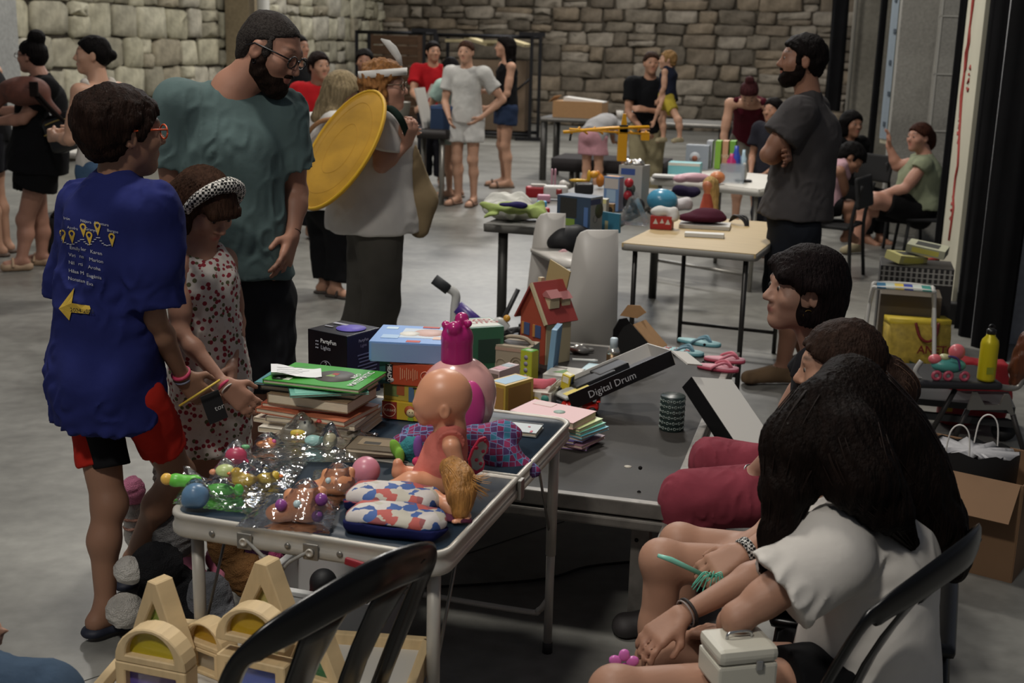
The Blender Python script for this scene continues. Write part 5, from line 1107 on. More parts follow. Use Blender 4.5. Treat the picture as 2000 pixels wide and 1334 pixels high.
def book(label,loc,size,rz,cover,items=(),name='book',group=None,tilt=None,pages='#b9ad97'):
 w,d,h=size;t=thing(name,label,'book',loc,rz,group)
 if tilt:t.rotation_euler=(tilt[0],tilt[1],rz)
 cm=mat('cover_'+cover,cover,.42);c=min(.002,h*.2)
 obj('pages',box_me('pages',(w-.004,d-.006,h-2*c),c=(0,0,h/2)),mat('pages_'+pages,pages,.9,var=.08,vscale=60,stretch=(1,1,14)),t)
 bm=bmesh.new();box_bm(bm,(0,0,c/2),(w,d,c));box_bm(bm,(0,0,h-c/2),(w,d,c));box_bm(bm,(-w/2+c/2,0,h/2),(c,d,h));obj('cover',bm_mesh('cover',bm),cm,t)
 deco(t,size,items);return t
TZ=TOPH
bc=G(628,832,TZ);z=TZ
pile=[('#c9c2b4',.27,.20,.015,.05,'white-covered paperback at the bottom of the book pile'),('#b7aa98',.28,.19,.013,-.06,'cream paperback with a red patch in the book pile'),('#8a7f74',.25,.19,.015,.04,'grey-brown paperback low in the book pile'),('#9c5a40',.27,.18,.014,-.10,'orange-brown paperback in the middle of the book pile'),('#b0593f',.24,.17,.013,.06,'paperback with an orange cover sticking out of the pile'),('#7c664f',.235,.17,.028,-.04,'thick brown hardback in the book pile'),('#4c4238',.27,.16,.013,.02,'dark-covered paperback under the teal booklet')]
for i,(c,w,d,h,a,lb)in enumerate(pile):
 book(lb,bc+rot2(RZT,[0,-.015,.01,-.005,-.02,.005,-.012][i],[0,.01,0,-.01,.015,0,.02][i])+V((0,0,z-TZ)),(w,d,h),RZT+a,c,[('T','rect',-.3,-.3,.2,.12,'#8c2a22')]if i in(1,0)else[],group='book pile');z+=h+.0006
book('thin teal booklet with pale border in the book pile',bc+V((.02,-.03,z-TZ)),(.20,.16,.006),RZT+.55,'#5f9587',[('T','rect',0,0,.86,.84,'#6fa394')],group='book pile');z+=.0068
book('flat blue-green board book sticking out to one side of the pile',bc+V((-.045,.02,z-TZ)),(.22,.16,.006),RZT+.12,'#47767a',[('T','rect',-.25,-.1,.3,.3,'#86a8ae')],group='book pile');z+=.0068
gb=book('bright green magazine with a white title on top of the book pile',bc+V((.012,0,z-TZ)),(.27,.185,.011),RZT+.02,'#3f8a35',[('T','disc',.1,.0,.3,0,'#4a4744'),('T','tri',.06,.06,.05,.1,'#6f8a4a'),('T','rect',.08,.1,.06,.1,'#8c3a30'),('T','text',.41,0,.026,2,'#c8d2c4','MATEMÀTIC',math.pi/2),('T','text',.32,.1,.02,2,'#c8d2c4','INFO',math.pi/2),('T','rect',-.28,-.36,.07,.12,'#c6cdb9'),('T','disc',-.37,-.36,.1,0,'#23301d'),('T','text',-.37,-.4,.014,2,'#d8ded2','fe')],group='book pile');z+=.012
nt_=bc+V((-.065,.0,z-TZ+.001))
def sheet(name,label,cat,loc,w,d,rz,m,curl=.006,seed=1,group=None):
 n=9;co=[];q=[];rnd=random.Random(seed);a,b=rnd.uniform(1,3),rnd.uniform(1,3)
 for L in(0,1):
  for j in range(n):
   for i in range(n):u,v2=i/(n-1)-.5,j/(n-1)-.5;co.append((u*w,v2*d,curl*(1+math.sin(u*a*3)*math.cos(v2*b*3))*(abs(u)+abs(v2))*1.2+L*.0008))
 for L in(0,1):
  for j in range(n-1):
   for i in range(n-1):k=L*n*n+j*n+i;f=(k,k+1,k+n+1,k+n);q.append(f if L else f[::-1])
 o=obj(name,np_mesh(name,co,q),m,None,loc,(0,0,rz));tag(o,label,cat,group);return o
nn=thing('handwritten_note','white paper note with faint handwriting lying on the green magazine','note',nt_,RZT+.5)
s=sheet('paper',None,None,(0,0,0),.13,.085,0,mat('note_paper','#c9c9c9',.8),.008,3);s.parent=nn
for k in range(4):
 rr=random.Random(k);pts=[(-.05+i*.006,.028-k*.018+rr.uniform(-.003,.003),.0075+.006*(abs(-.05+i*.006)/.13+abs(.028-k*.018)/.085))for i in range(15-3*(k%2))];obj('handwriting',tube_me('handwriting',pts,.0005,3),mat('pencil_grey','#6b6b70',.9),nn)
book('dark green hardback lying beside the clear toy bags',G(722,893,TZ)+rot2(RZT,0,.05),(.15,.11,.014),RZT+.25,'#2b2f25',[('T','rect',0,0,.8,.8,'#4a4334')],group='loose books')
book('worn brown hardback stacked on the dark green one',G(722,888,TZ+.0145)+rot2(RZT,0,.05),(.14,.10,.012),RZT+.12,'#4f4433',[('T','rect',0,.1,.7,.5,'#6e5f48'),('T','rect',-.1,.0,.3,.2,'#2b271f')],group='loose books')
pz=(.148,.145,.19);pt=FB(640,775,TZ,pz[1],RZT-.28)
it=[('F','text',.04,.33,.017,2,'#c9c9cf','PartyFun'),('F','text',-.03,.23,.016,1,'#a9a9b2','Lights'),('F','ring',-.03,-.06,.115,0,'#6b6b73'),('F','text',-.03,-.03,.02,1,'#b9b9c2','2'),('F','text',-.03,-.11,.0075,1,'#8f8f99','Years'),('F','text',-.03,-.15,.0075,1,'#8f8f99','Warranty'),('F','ring',-.03,-.40,.115,0,'#6b6b73'),('F','ring',-.03,-.38,.035,0,'#c9c9cf'),('R','rect',0,0,.98,.98,'#1d2142'),('R','text',-.02,.36,.012,2,'#a9a9c2','PartyFun'),('R','text',-.02,.28,.012,1,'#8f8fb2','Lights'),('T','disc',.14,.05,.3,0,'#54499c'),('T','rect',-.25,.2,.35,.1,'#8a8a93'),('T','rect',-.3,-.1,.2,.06,'#77777f')]
it+=[('F','disc',-.27+.045*(k%2),.34-.05*(k//2),.012,0,'#8f8f99')for k in range(6)]+[('R','rect',.1,.16-k*.055,.6-.05*(k%3),.018,'#6b7097')for k in range(11)]
carton('light_box','black and violet box of party lights behind the book pile','box',pt,pz,RZT-.28,'#0d0d11',it,rough=.28)
gz=(.16,.16,.05);g0=FB(800,822,TZ,gz[1],RZT+.06);GR=RZT+.06
carton('board_game','yellow board game box with a red round emblem at the bottom of the stack','box',g0,gz,GR,'#b99a2c',[('F','rect',-.36,0,.26,.96,'#7a2418'),('F','ring',-.36,0,.36,0,'#c7a88e'),('F','text',-.36,-.06,.009,2,'#d2b79c','TURBAT'),('F','disc',.0,.05,.3,0,'#a04a2a'),('F','disc',.02,-.06,.24,0,'#c9b88e'),('F','disc',-.0,-.02,.03,0,'#22201c'),('F','disc',.05,-.02,.03,0,'#22201c'),('F','rect',.02,-.4,.1,.18,'#7c9a2c'),('F','rect',.36,-.3,.2,.35,'#3b4a58')],group='stacked board games')
carton('board_game','animal card game box in yellow, blue and brown above the emblem box','box',g0+V((.004,.006,.0506)),(.158,.155,.046),GR-.05,'#9c8b38',[('F','rect',-.35,.1,.26,.7,'#5d6b3c'),('F','rect',-.18,.15,.14,.6,'#8f4a26'),('F','rect',.02,-.05,.1,.9,'#44607c'),('F','rect',.28,0,.36,.9,'#bda633'),('F','rect',.16,.36,.22,.12,'#2a251c')]+[('F','disc',.18+.06*k,.1-.2*(k%2),.05,0,'#2b2a1f')for k in range(4)],group='stacked board games')
carton('board_game','orange and teal learning game box third in the stack','box',g0+V((.006,.008,.0973)),(.185,.17,.062),GR+.02,'#a13f22',[('F','rect',-.42,0,.16,.98,'#1f4a44'),('F','rect',-.355,.0,.11,.8,'#0e0e0f'),('F','text',-.375,.0,.0155,2,'#cfcac2','HEADU',-math.pi/2),('F','disc',-.31,-.3,.09,0,'#b9b4ae'),('T','rect',-.2,-.42,.25,.1,'#c2b8ae'),('T','rect',.2,-.42,.28,.1,'#c2b8ae')]+[('F','rect',-.18+.032*k,.02,.012,.55-.1*(k%3),'#c08a6a')for k in range(9)]+[('F','ring',.2,0,.2,0,'#c9917c')],group='stacked board games')
bz=(.235,.20,.058)
carton('game_box','large pale blue game box lying on the orange learning game','box',g0+V((-.005,.02,.1597)),bz,RZT+.22,'#5d7ba6',[('F','rect',0,0,.94,.86,'#7389ac'),('T','rect',.05,.05,.5,.55,'#a9b3bd'),('T','disc',.12,.1,.22,0,'#b89a92'),('T','disc',-.1,0,.14,0,'#c5c2ba'),('T','rect',.0,-.42,.16,.1,'#a8483e'),('T','rect',-.35,.3,.14,.12,'#a7bac6'),('T','rect',.3,-.2,.2,.14,'#c2a596'),('T','rect',-.3,-.2,.2,.2,'#8fa8c2'),('T','rect',.1,.42,.2,.08,'#a8483e')],lid=(.9,'#6788b8'))
pk=G(892,838,TZ)+V((.0,.06,0));jar=thing('pink_jar','pale pink dome-shaped toy jar with a magenta bear lid','jar',pk)
v=Vox(.0045);v.ell(pk+V((0,0,.085)),(.098,.09,.098),None,k=.02);v.cone(pk+V((0,0,.05)),pk+V((0,0,.08)),.096,.098,k=.02)
obj('dome',v.mesh('dome',pk,planes=[((0,0,TZ+.001),(0,0,-1))]),mat('pale_pink_gloss','#c08f8a',.2,coat=.4),jar)
v=Vox(.004);v.ell((.035+pk.x,pk.y-.078,TZ+.065),(.04,.028,.075),None,k=.01);obj('magenta_panel',v.mesh('magenta_panel',pk,planes=[((0,0,TZ+.001),(0,0,-1))]),mat('hot_pink','#b03a77',.35),jar)
v=Vox(.004);c=pk+V((-.005,-.005,.18));v.cone(c,c+V((0,0,.05)),.043,.042,k=.01);v.sph(c+V((0,0,.06)),.041,k=.01);v.sph(c+V((-.006,-.028,.088)),.02,k=.006);v.sph(c+V((.012,.0,.108)),.019,k=.006);v.sph(c+V((-.03,-.004,.092)),.012,k=.006);v.sph(c+V((.03,-.018,.1)),.010,k=.006)
obj('bear_lid',v.mesh('bear_lid',pk,planes=[(c-V((0,0,.012)),(0,0,-1))]),mat('magenta_gloss','#93195c',.28,coat=.3),jar)
carton('dice_game','green game box with red and white title beside the pink jar','box',FB(930,745,PH,.16,HALL+.5)+V((.02,.1,0)),(.15,.17,.19),HALL+.62,'#2f5a43',[('T','rect',0,0,.9,.8,'#b9bcb3'),('T','text',.02,-.12,.045,2,'#8c2b2b','OUTFO'),('T','text',.02,.12,.045,2,'#8c2b2b','XZED'),('F','rect',.1,.0,.6,.5,'#20352c'),('R','rect',0,0,.8,.7,'#24402f'),('R','tri',.1,0,.1,.2,'#b0602c')])
DSK=mat('doll_vinyl','#b57f62',.38)
d0=G(858,968,TZ);DD=d0.y+.03;doll=thing('baby_doll','bald vinyl baby doll in a coral dress sitting on the blue table','doll',d0)
hc=U(868,772,DD+.03);v=Vox(.0032)
v.ell(hc,(.064,.057,.062),None,k=.01);v.ell(hc+V((-.03,-.004,-.024)),(.038,.042,.036),None,k=.02);v.sph(hc+V((-.062,-.012,-.018)),.009,k=.008);v.ell(hc+V((-.058,-.012,-.042)),(.010,.014,.008),None,k=.008);v.sph(hc+V((-.045,-.01,-.055)),.015,k=.012)
v.ell(hc+V((.004,-.056,-.022)),(.013,.007,.018),None,k=.004);v.ell(hc+V((.004,-.063,-.022)),(.006,.004,.010),None,k=.003,op='-')
nk=U(880,836,DD+.03);v.cone(hc+V((.01,0,-.04)),nk,.03,.028,k=.015)
bt=U(858,940,DD+.03);v.cone(nk,bt,.03,.05,k=.03)
ar=U(882,872,DD-.035);v.cone(nk+V((.0,-.035,-.01)),ar,.02,.019,k=.012);v.cone(ar,U(898,925,DD-.05),.019,.017,k=.01);v.sph(U(898,932,DD-.052),.02,k=.008)
v.cone(U(860,945,DD+.0),U(802,945,DD-.03),.032,.027,k=.015);v.cone(U(802,945,DD-.03),U(745,962,DD-.045),.026,.018,k=.012);v.ell(U(738,965,DD-.05),(.022,.014,.014),None,k=.01)
v.cone(U(850,935,DD+.05),U(800,930,DD+.05),.028,.022,k=.015);v.cone(U(800,930,DD+.05),U(780,922,DD+.04),.02,.017,k=.01);v.cone(U(780,925,DD+.04),U(777,905,DD+.04),.016,.012,k=.008)
obj('vinyl_body',v.mesh('vinyl_body',d0,planes=[((0,0,TZ+.002),(0,0,-1))]),DSK,doll)
v=Vox(.0035);v.cone(nk+V((.0,0,-.006)),lerp(nk,bt,.55),.037,.05,k=.02);v.cone(lerp(nk,bt,.5),bt+V((-.01,0,-.005)),.05,.062,k=.02,cut=[(bt+V((0,0,-.018)),(0,0,-1))]);v.cone(nk+V((0,-.034,-.008)),lerp(nk+V((0,-.034,-.01)),ar,.75),.026,.034,k=.012,cut=[(lerp(nk+V((0,-.034,-.01)),ar,.62),ar-nk)]);v.sph(hc+V((.012,0,-.035)),.036,k=.006,op='-')
obj('coral_dress',v.mesh('coral_dress',d0,noise=wob(31,.0016,90)),cloth('coral','#b8685d',.08,.2,60),doll)
f0=G(885,1020,TZ);FD=f0.y;fd=thing('fashion_doll','small doll with long golden hair lying beside the pencil cases','doll',f0)
v=Vox(.0035);v.cone(U(905,1010,FD+.02),U(870,985,FD+.04),.018,.016,k=.01);v.cone(U(870,985,FD+.04),U(850,965,FD+.06),.014,.011,k=.008);v.sph(U(893,945,FD+.05),.03,k=.01);v.cone(U(893,960,FD+.05),U(880,985,FD+.04),.012,.012,k=.01);v.cone(U(910,1020,FD),U(888,1020,FD-.01),.012,.007,k=.008)
obj('doll_body',v.mesh('doll_body',f0,planes=[((0,0,TZ+.002),(0,0,-1))]),DSK,fd)
hp=([U(885,915,FD+.07),U(895,935,FD+.05),U(900,965,FD+.03),U(900,1000,FD+.01)],(.028,.034,.032,.02));v=Vox(.004)
for i in range(3):v.cone(hp[0][i],hp[0][i+1],hp[1][i],hp[1][i+1],k=.01)
gold=mat('doll_gold_hair','#8f6330',.45,var=.3,vscale=90,bump=.7,bscale=160,stretch=(1,1,.15));obj('hair',v.mesh('hair',f0,noise=wob(5,.002,160,(1,1,.1)),planes=[((0,0,TZ+.002),(0,0,-1))]),gold,fd)
strands('hair_strands',[hp,([U(900,925,FD+.05),U(925,945,FD+.04),U(940,950,FD+.06)],(.012,.018,.03))],45,3,mat('doll_gold_fine','#a87a42',.4),fd,f0,.0007)
v=Vox(.0035);v.cone(U(905,1022,FD+.0),U(880,1015,FD+.03),.02,.03,k=.01,sq=((0,0,1),1.5));obj('purple_skirt',v.mesh('purple_skirt',f0,noise=wob(9,.002,70),planes=[((0,0,TZ+.002),(0,0,-1))]),cloth('plum','#4a2333'),fd)
c=G(715,945,TZ);tag(obj('toy_ball',lathe_me('toy_ball',[(.033*math.sin(a),.033-.033*math.cos(a))for a in np.linspace(.05,3.09,18)],28),mat('pink_rubber','#b0717f',.35),None,c),'smooth pink rubber ball beside the clear bags','ball')
def hexfab():
 m=bpy.data.materials.new('hexagon_fabric');m.use_nodes=True;nt=m.node_tree;b=nt.nodes['Principled BSDF'];N=nt.nodes.new;L=nt.links.new
 tc=N('ShaderNodeTexCoord');vo=N('ShaderNodeTexVoronoi');vo.inputs['Scale'].default_value=62;vo.inputs['Randomness'].default_value=.25;L(tc.outputs['Object'],vo.inputs['Vector']);sp=N('ShaderNodeSeparateColor');L(vo.outputs['Color'],sp.inputs[0])
 r=N('ShaderNodeValToRGB');r.color_ramp.interpolation='CONSTANT';E=r.color_ramp.elements;E[0].color=rgb('#7a1f4c');E[1].position=.3;E[1].color=rgb('#4b2a5c');e=E.new(.55);e.color=rgb('#2f7088');e=E.new(.75);e.color=rgb('#8c2a58');L(sp.outputs[0],r.inputs[0])
 v2=N('ShaderNodeTexVoronoi');v2.feature='DISTANCE_TO_EDGE';v2.inputs['Scale'].default_value=62;v2.inputs['Randomness'].default_value=.25;L(tc.outputs['Object'],v2.inputs['Vector']);r2=N('ShaderNodeValToRGB');r2.color_ramp.interpolation='CONSTANT';r2.color_ramp.elements[1].position=.05;L(v2.outputs['Distance'],r2.inputs[0])
 mx=N('ShaderNodeMixRGB');mx.inputs[1].default_value=rgb('#6f7fa8');L(r2.outputs[0],mx.inputs[0]);L(r.outputs[0],mx.inputs[2]);L(mx.outputs[0],b.inputs['Base Color']);b.inputs['Roughness'].default_value=.85;return m
HEX=hexfab()
p0=G(1000,905,TZ);v=Vox(.005)
for a,b2,ra,rb in(((925,850,.05),(985,838,.05),.03,.022),((985,838,.05),(1005,848,.03),.022,.02),((935,865,.03),(985,885,.02),.034,.034),((985,885,.02),(1025,915,.0),.034,.026),((1025,915,.0),(1043,922,-.01),.024,.012),((985,890,.0),(1010,930,-.03),.03,.022),((920,860,.02),(975,895,-.01),.026,.03)):
 v.cone(U(a[0],a[1],2.88+a[2]*.6),U(b2[0],b2[1],2.88+b2[2]*.6),ra,rb,k=.02)
tag(obj('patterned_fabric',v.mesh('patterned_fabric',p0,noise=wob(14,.004,55)),HEX,None,p0),'pink and blue hexagon-patterned cloth hanging over the table edge','cloth')
p0=G(815,885,TZ);v=Vox(.005);v.cone(G(785,868,TZ+.03),G(850,862,TZ+.03),.03,.034,k=.02);v.cone(G(800,850,TZ+.04),G(850,848,TZ+.05),.025,.03,k=.02)
tag(obj('patterned_fabric',v.mesh('patterned_fabric',p0,noise=wob(15,.004,60),planes=[((0,0,TZ+.002),(0,0,-1))]),HEX,None,p0),'crumpled pink and blue hexagon cloth behind the baby doll','cloth')
p0=G(795,905,TZ);pb=thing('plush_bird','small teal and lime plush bird beside the baby doll','toy',p0);v=Vox(.004);v.ell(p0+V((.01,.02,.03)),(.032,.03,.032),None,k=.01);obj('body',v.mesh('body',p0,noise=wob(3,.002,200)),cloth('teal_plush','#2f6a70',.2,.6,120),pb)
v=Vox(.0035);v.ell(p0+V((-.026,.0,.035)),(.014,.01,.028),Matrix.Rotation(.4,3,'Y'),k=.005);v.ell(p0+V((-.016,-.012,.022)),(.012,.009,.022),None,k=.005);obj('wing',v.mesh('wing',p0),cloth('lime_plush','#6e9a3c'),pb);v=Vox(.0035);v.ell(p0+V((.028,-.02,.05)),(.012,.01,.03),None,k=.005);obj('crest',v.mesh('crest',p0),cloth('violet_plush','#6f4a8a'),pb);v=Vox(.0035);v.ell(p0+V((.03,-.025,.014)),(.016,.01,.014),None);obj('foot',v.mesh('foot',p0),cloth('pink_plush','#b03a5a'),pb)
p0=G(926,930,TZ);bw=thing('butterfly_toy','pink-edged butterfly wing toy standing behind the baby doll','toy',p0,.35)
def wing(sc):return[(x*sc,z*sc)for x,z in((-.012,.0),(.004,-.008),(.022,.004),(.024,.022),(.016,.036),(.026,.05),(.028,.072),(.016,.088),(.0,.082),(-.014,.055),(-.02,.028))]
obj('wing_edge',prism_me('wing_edge',wing(1.0),.008,.002),mat('wing_pink','#b02a48',.4),bw,(0,0,.012),(0,.12,0));obj('wing_face',prism_me('wing_face',[(x*.78+.001,z*.78+.009)for x,z in wing(1.0)],.010,.001),mat('wing_grey','#8a9690',.4),bw,(0,0,.012),(0,.12,0))
for(x,z)in((.016,.075),(.014,.05),(.012,.02),(-.004,.06),(.0,.03)):obj('wing_spot',xform(lathe_me('wing_spot',[(.0045,-.006),(.0045,.006)],10),Matrix.Rotation(math.pi/2,4,'X')),mat('wing_pink','#b02a48',.4),bw,(x+z*.12,0,z+.012))
def cartoon(name,cols,sc):
 m=bpy.data.materials.new(name);m.use_nodes=True;nt=m.node_tree;b=nt.nodes['Principled BSDF'];N=nt.nodes.new;L=nt.links.new
 tc=N('ShaderNodeTexCoord');ns=N('ShaderNodeTexNoise');ns.inputs['Scale'].default_value=sc*.8;ad=N('ShaderNodeMixRGB');ad.inputs[0].default_value=.025;L(tc.outputs['Object'],ns.inputs['Vector']);L(tc.outputs['Object'],ad.inputs[1]);L(ns.outputs['Color'],ad.inputs[2])
 vo=N('ShaderNodeTexVoronoi');vo.inputs['Scale'].default_value=sc;L(ad.outputs[0],vo.inputs['Vector']);sp=N('ShaderNodeSeparateColor');L(vo.outputs['Color'],sp.inputs[0]);r=N('ShaderNodeValToRGB');r.color_ramp.interpolation='CONSTANT';E=r.color_ramp.elements;E[0].color=rgb(cols[0]);E[1].position=1/len(cols);E[1].color=rgb(cols[1])
 for i,c in enumerate(cols[2:]):e=E.new((i+2)/len(cols));e.color=rgb(c)
 L(sp.outputs[0],r.inputs[0]);L(r.outputs[0],b.inputs['Base Color']);b.inputs['Roughness'].default_value=.7;return m
PRINT=cartoon('comic_print',['#c9c2bb','#2f4f8c','#c4bdb8','#8f4a4c','#c9c4bd','#3a5a96','#b9b3a4','#b0524a'],44)
def pencil_case(label,pl,pr,z,hh,rot,zip_=True):
 a,b2=G(*pl,z),G(*pr,z);c=(a+b2)/2;L=(b2-a).length;d=(b2-a).normalized();rz=math.atan2(d.y,d.x);t=thing('pencil_case',label,'pencil case',c,rz)
 v=Vox(.0035);v.ell((0,.045,hh*.38),(L/2+.004,.05,hh*.42),None,k=.01);v.box((0,.045,hh*.40),(L/2-.008,.05,hh*.38),None,.018,k=.02);m1=v.mesh('navy_base',noise=wob(2,.0015,60),planes=[((0,0,.001),(0,0,-1)),((0,0,hh*.52),(0,.25,1))]);obj('navy_base',m1,cloth('navy_canvas','#14183f'),t)
 v=Vox(.0035);v.ell((0,.048,hh*.5),(L/2,.05,hh*.42),None,k=.01);v.box((0,.05,hh*.5),(L/2-.012,.05,hh*.36),None,.02,k=.02);obj('printed_top',v.mesh('printed_top',noise=wob(7,.0015,60),planes=[((0,0,hh*.5),(0,-.25,-1))]),PRINT,t)
 if zip_:obj('zip',tube_me('zip',bez([(-L/2+.012,.0,hh*.5),(0,-.012,hh*.53),(L/2-.012,.0,hh*.5)],8),.0028,5),mat('zip_red','#6e2536',.5),t);obj('zip_pull',box_me('zip_pull',(.006,.004,.018),bev=.0015),mat('steel_bright','#b8b8b8',.25,.9),t,(L/2-.03,-.014,hh*.5-.008))
 return t
pencil_case('navy pencil case with comic print and red zip lying further in',(662,1003),(852,1020),TZ,.058,0)
pencil_case('navy pencil case with comic print at the near table edge',(660,1042),(858,1065),TZ,.055,0,False)
book('pale planner with a dark band near the table corner',G(1012,848,TZ)+rot2(RZT,0,.03),(.10,.085,.012),RZT+.05,'#8d9391',[('T','rect',0,.45,.98,.1,'#1f1f21'),('T','rect',.2,.05,.06,.06,'#a83a55'),('T','rect',.35,-.4,.06,.16,'#a83a55')],name='planner')
def film():
 m=bpy.data.materials.new('clear_film');m.use_nodes=True;nt=m.node_tree;N=nt.nodes.new;L=nt.links.new;nt.nodes.remove(nt.nodes['Principled BSDF'])
 tr=N('ShaderNodeBsdfTransparent');tr.inputs[0].default_value=(.93,.94,.95,1);gl=N('ShaderNodeBsdfGlossy');gl.inputs['Roughness'].default_value=.10;gl.inputs[0].default_value=(1,1,1,1);fr=N('ShaderNodeFresnel');fr.inputs[0].default_value=1.5;mr=N('ShaderNodeMapRange');mr.inputs[1].default_value=.0;mr.inputs[2].default_value=.6;mr.inputs[3].default_value=.09;mr.inputs[4].default_value=.95;L(fr.outputs[0],mr.inputs[0])
 ns=N('ShaderNodeTexNoise');ns.inputs['Scale'].default_value=40;ns.inputs['Detail'].default_value=3;bp=N('ShaderNodeBump');bp.inputs['Strength'].default_value=.5;bp.inputs['Distance'].default_value=.01;tc=N('ShaderNodeTexCoord');L(tc.outputs['Object'],ns.inputs['Vector']);L(ns.outputs['Fac'],bp.inputs['Height']);L(bp.outputs[0],gl.inputs['Normal']);L(bp.outputs[0],fr.inputs['Normal'])
 mx=N('ShaderNodeMixShader');L(mr.outputs[0],mx.inputs[0]);L(tr.outputs[0],mx.inputs[1]);L(gl.outputs[0],mx.inputs[2]);L(mx.outputs[0],nt.nodes['Material Output'].inputs['Surface']);return m
FILM=film()
def film_bag(label,quad,z,h,seed,n=34,bumps=()):
 Q=[G(x,y,z)for x,y in quad];c=sum(Q,V())/4;rs=np.random.RandomState(seed);co=[];q=[]
 B=[(G(x,y,z)-c,r,hh)for x,y,r,hh in bumps];ph=rs.rand(8)*6.28;dr=rs.normal(size=(8,2));dr/=np.linalg.norm(dr,axis=1)[:,None];fr=40+rs.rand(8)*130
 for L in(0,1):
  for j in range(n):
   for i in range(n):
    u,w=i/(n-1),j/(n-1);p=(Q[0]*(1-u)+Q[1]*u)*(1-w)+(Q[3]*(1-u)+Q[2]*u)*w-c
    e=min(1,6*min(u,1-u,w,1-w));zz=.004+h*e*.4
    for b,r,hh in B:zz=max(zz,hh*math.exp(-((p.x-b.x)**2+(p.y-b.y)**2)/(r*r))*1.1)
    cr=sum((1-abs(math.sin(fr[k]*(dr[k,0]*p.x+dr[k,1]*p.y)+ph[k]+2*math.sin(p.y*30+k))))**4 for k in range(8))/7
    edge=rs.uniform(-.003,.003)*(1-e)
    co.append((p.x+edge,p.y+edge,(zz+cr*h*.9*max(e,.25))if L else .0015+cr*.002))
 for L in(0,1):
  for j in range(n-1):
   for i in range(n-1):k=L*n*n+j*n+i;f=(k,k+1,k+n+1,k+n);q.append(f if L else f[::-1])
 o=obj('clear_bag',np_mesh('clear_bag',co,q),FILM,None,c);tag(o,label,'bag','clear bags of bath toys');return o
def toy(label,px,py,z,parts,cat='toy',res=.0035,name='bath_toy'):
 o=G(px,py,z);t=thing(name,label,cat,o)
 for pn,c,L in parts:
  v=Vox(res)
  for(x,y,zz,a,b2,c2)in L:v.ell(o+V((x,y,zz)),(a,b2,c2),None,k=.006)
  obj(pn,v.mesh(pn,o,planes=[((0,0,z+.0005),(0,0,-1))]),plastic(c,.35),t)
 return t
TB1=TZ+.003
toy('blue rubber bath ball with soft bumps in the corner bag',383,992,TB1,[('body','#4a6680',[(0,0,.028,.030,.03,.028),(.014,-.015,.02,.012,.012,.012),(-.016,-.012,.018,.012,.012,.012),(0,-.01,.045,.012,.012,.01)])])
toy('lime green bath fish in the corner bag',430,968,TB1,[('body','#4f9a3a',[(0,0,.014,.035,.016,.014)]),('tail','#3f8a35',[(.042,0,.014,.012,.006,.016)])])
toy('green bath caterpillar lying across the corner bag',362,950,TB1+.012,[('body','#57a33c',[(-.02,0,.014,.02,.016,.016),(.0,.003,.012,.018,.014,.014),(.02,.008,.012,.016,.013,.013)]),('head','#c9a04a',[(-.04,-.004,.018,.014,.012,.014)])])
toy('yellow rubber duck inside the middle bag',478,948,TB1,[('body','#b89a3a',[(0,0,.014,.03,.02,.014),(-.018,0,.03,.013,.013,.013)]),('beak','#b5602c',[(-.033,0,.028,.008,.006,.004)])])
toy('second yellow duck lying on its side in the middle bag',520,945,TB1,[('body','#a9902f',[(0,0,.013,.024,.018,.013),(.02,.0,.02,.012,.012,.012)]),('beak','#b5602c',[(.034,0,.02,.007,.006,.004)])])
toy('pale green and coral bath turtle in the middle bag',440,935,TB1+.005,[('shell','#9aa56f',[(0,0,.02,.022,.02,.015)]),('head','#b57a5c',[(-.028,.004,.014,.01,.008,.008)]),('foot','#b57a5c',[(.02,-.01,.01,.01,.008,.006)])])
toy('raspberry pink bath octopus in the middle bag',462,910,TB1+.004,[('body','#9c3a52',[(0,0,.026,.026,.02,.022),(-.022,0,.014,.012,.01,.01),(.02,-.006,.012,.012,.01,.01)]),('leaf','#5d9a6a',[(.02,.01,.045,.012,.006,.006)])])
toy('orange bath starfish in the large clear bag',520,878,TB1+.006,[('body','#b5764a',[(0,0,.014,.026,.012,.010),(.008,.006,.02,.01,.01,.01)]),('spot','#b04f7c',[(.02,0,.022,.006,.006,.006)])])
toy('yellow bath flower in the large clear bag',582,862,TB1+.008,[('petals','#b09a38',[(0,0,.02,.012,.008,.012),(.012,0,.02,.008,.006,.010),(-.012,0,.02,.008,.006,.010)]),('centre','#b5804a',[(0,-.008,.02,.005,.004,.005)])])
toy('pale bath hippo with dark eyes in the large clear bag',600,850,TB1+.01,[('body','#a8a596',[(0,0,.02,.024,.02,.02)]),('eye','#1c1a18',[(.014,-.01,.038,.004,.004,.005),(-.004,-.012,.038,.004,.004,.005)]),('cap','#a8463e',[(.03,.008,.036,.008,.008,.006)])])
toy('pale teal bath whale in the large clear bag',612,872,TB1+.004,[('body','#7fa39e',[(0,0,.016,.022,.016,.014),(.024,0,.02,.01,.006,.008)])])
toy('speckled beige egg toy in the large clear bag',645,876,TB1+.004,[('shell','#8f8b72',[(0,0,.022,.018,.018,.022)]),('lid','#7c3a34',[(0,.002,.044,.005,.005,.003)])])
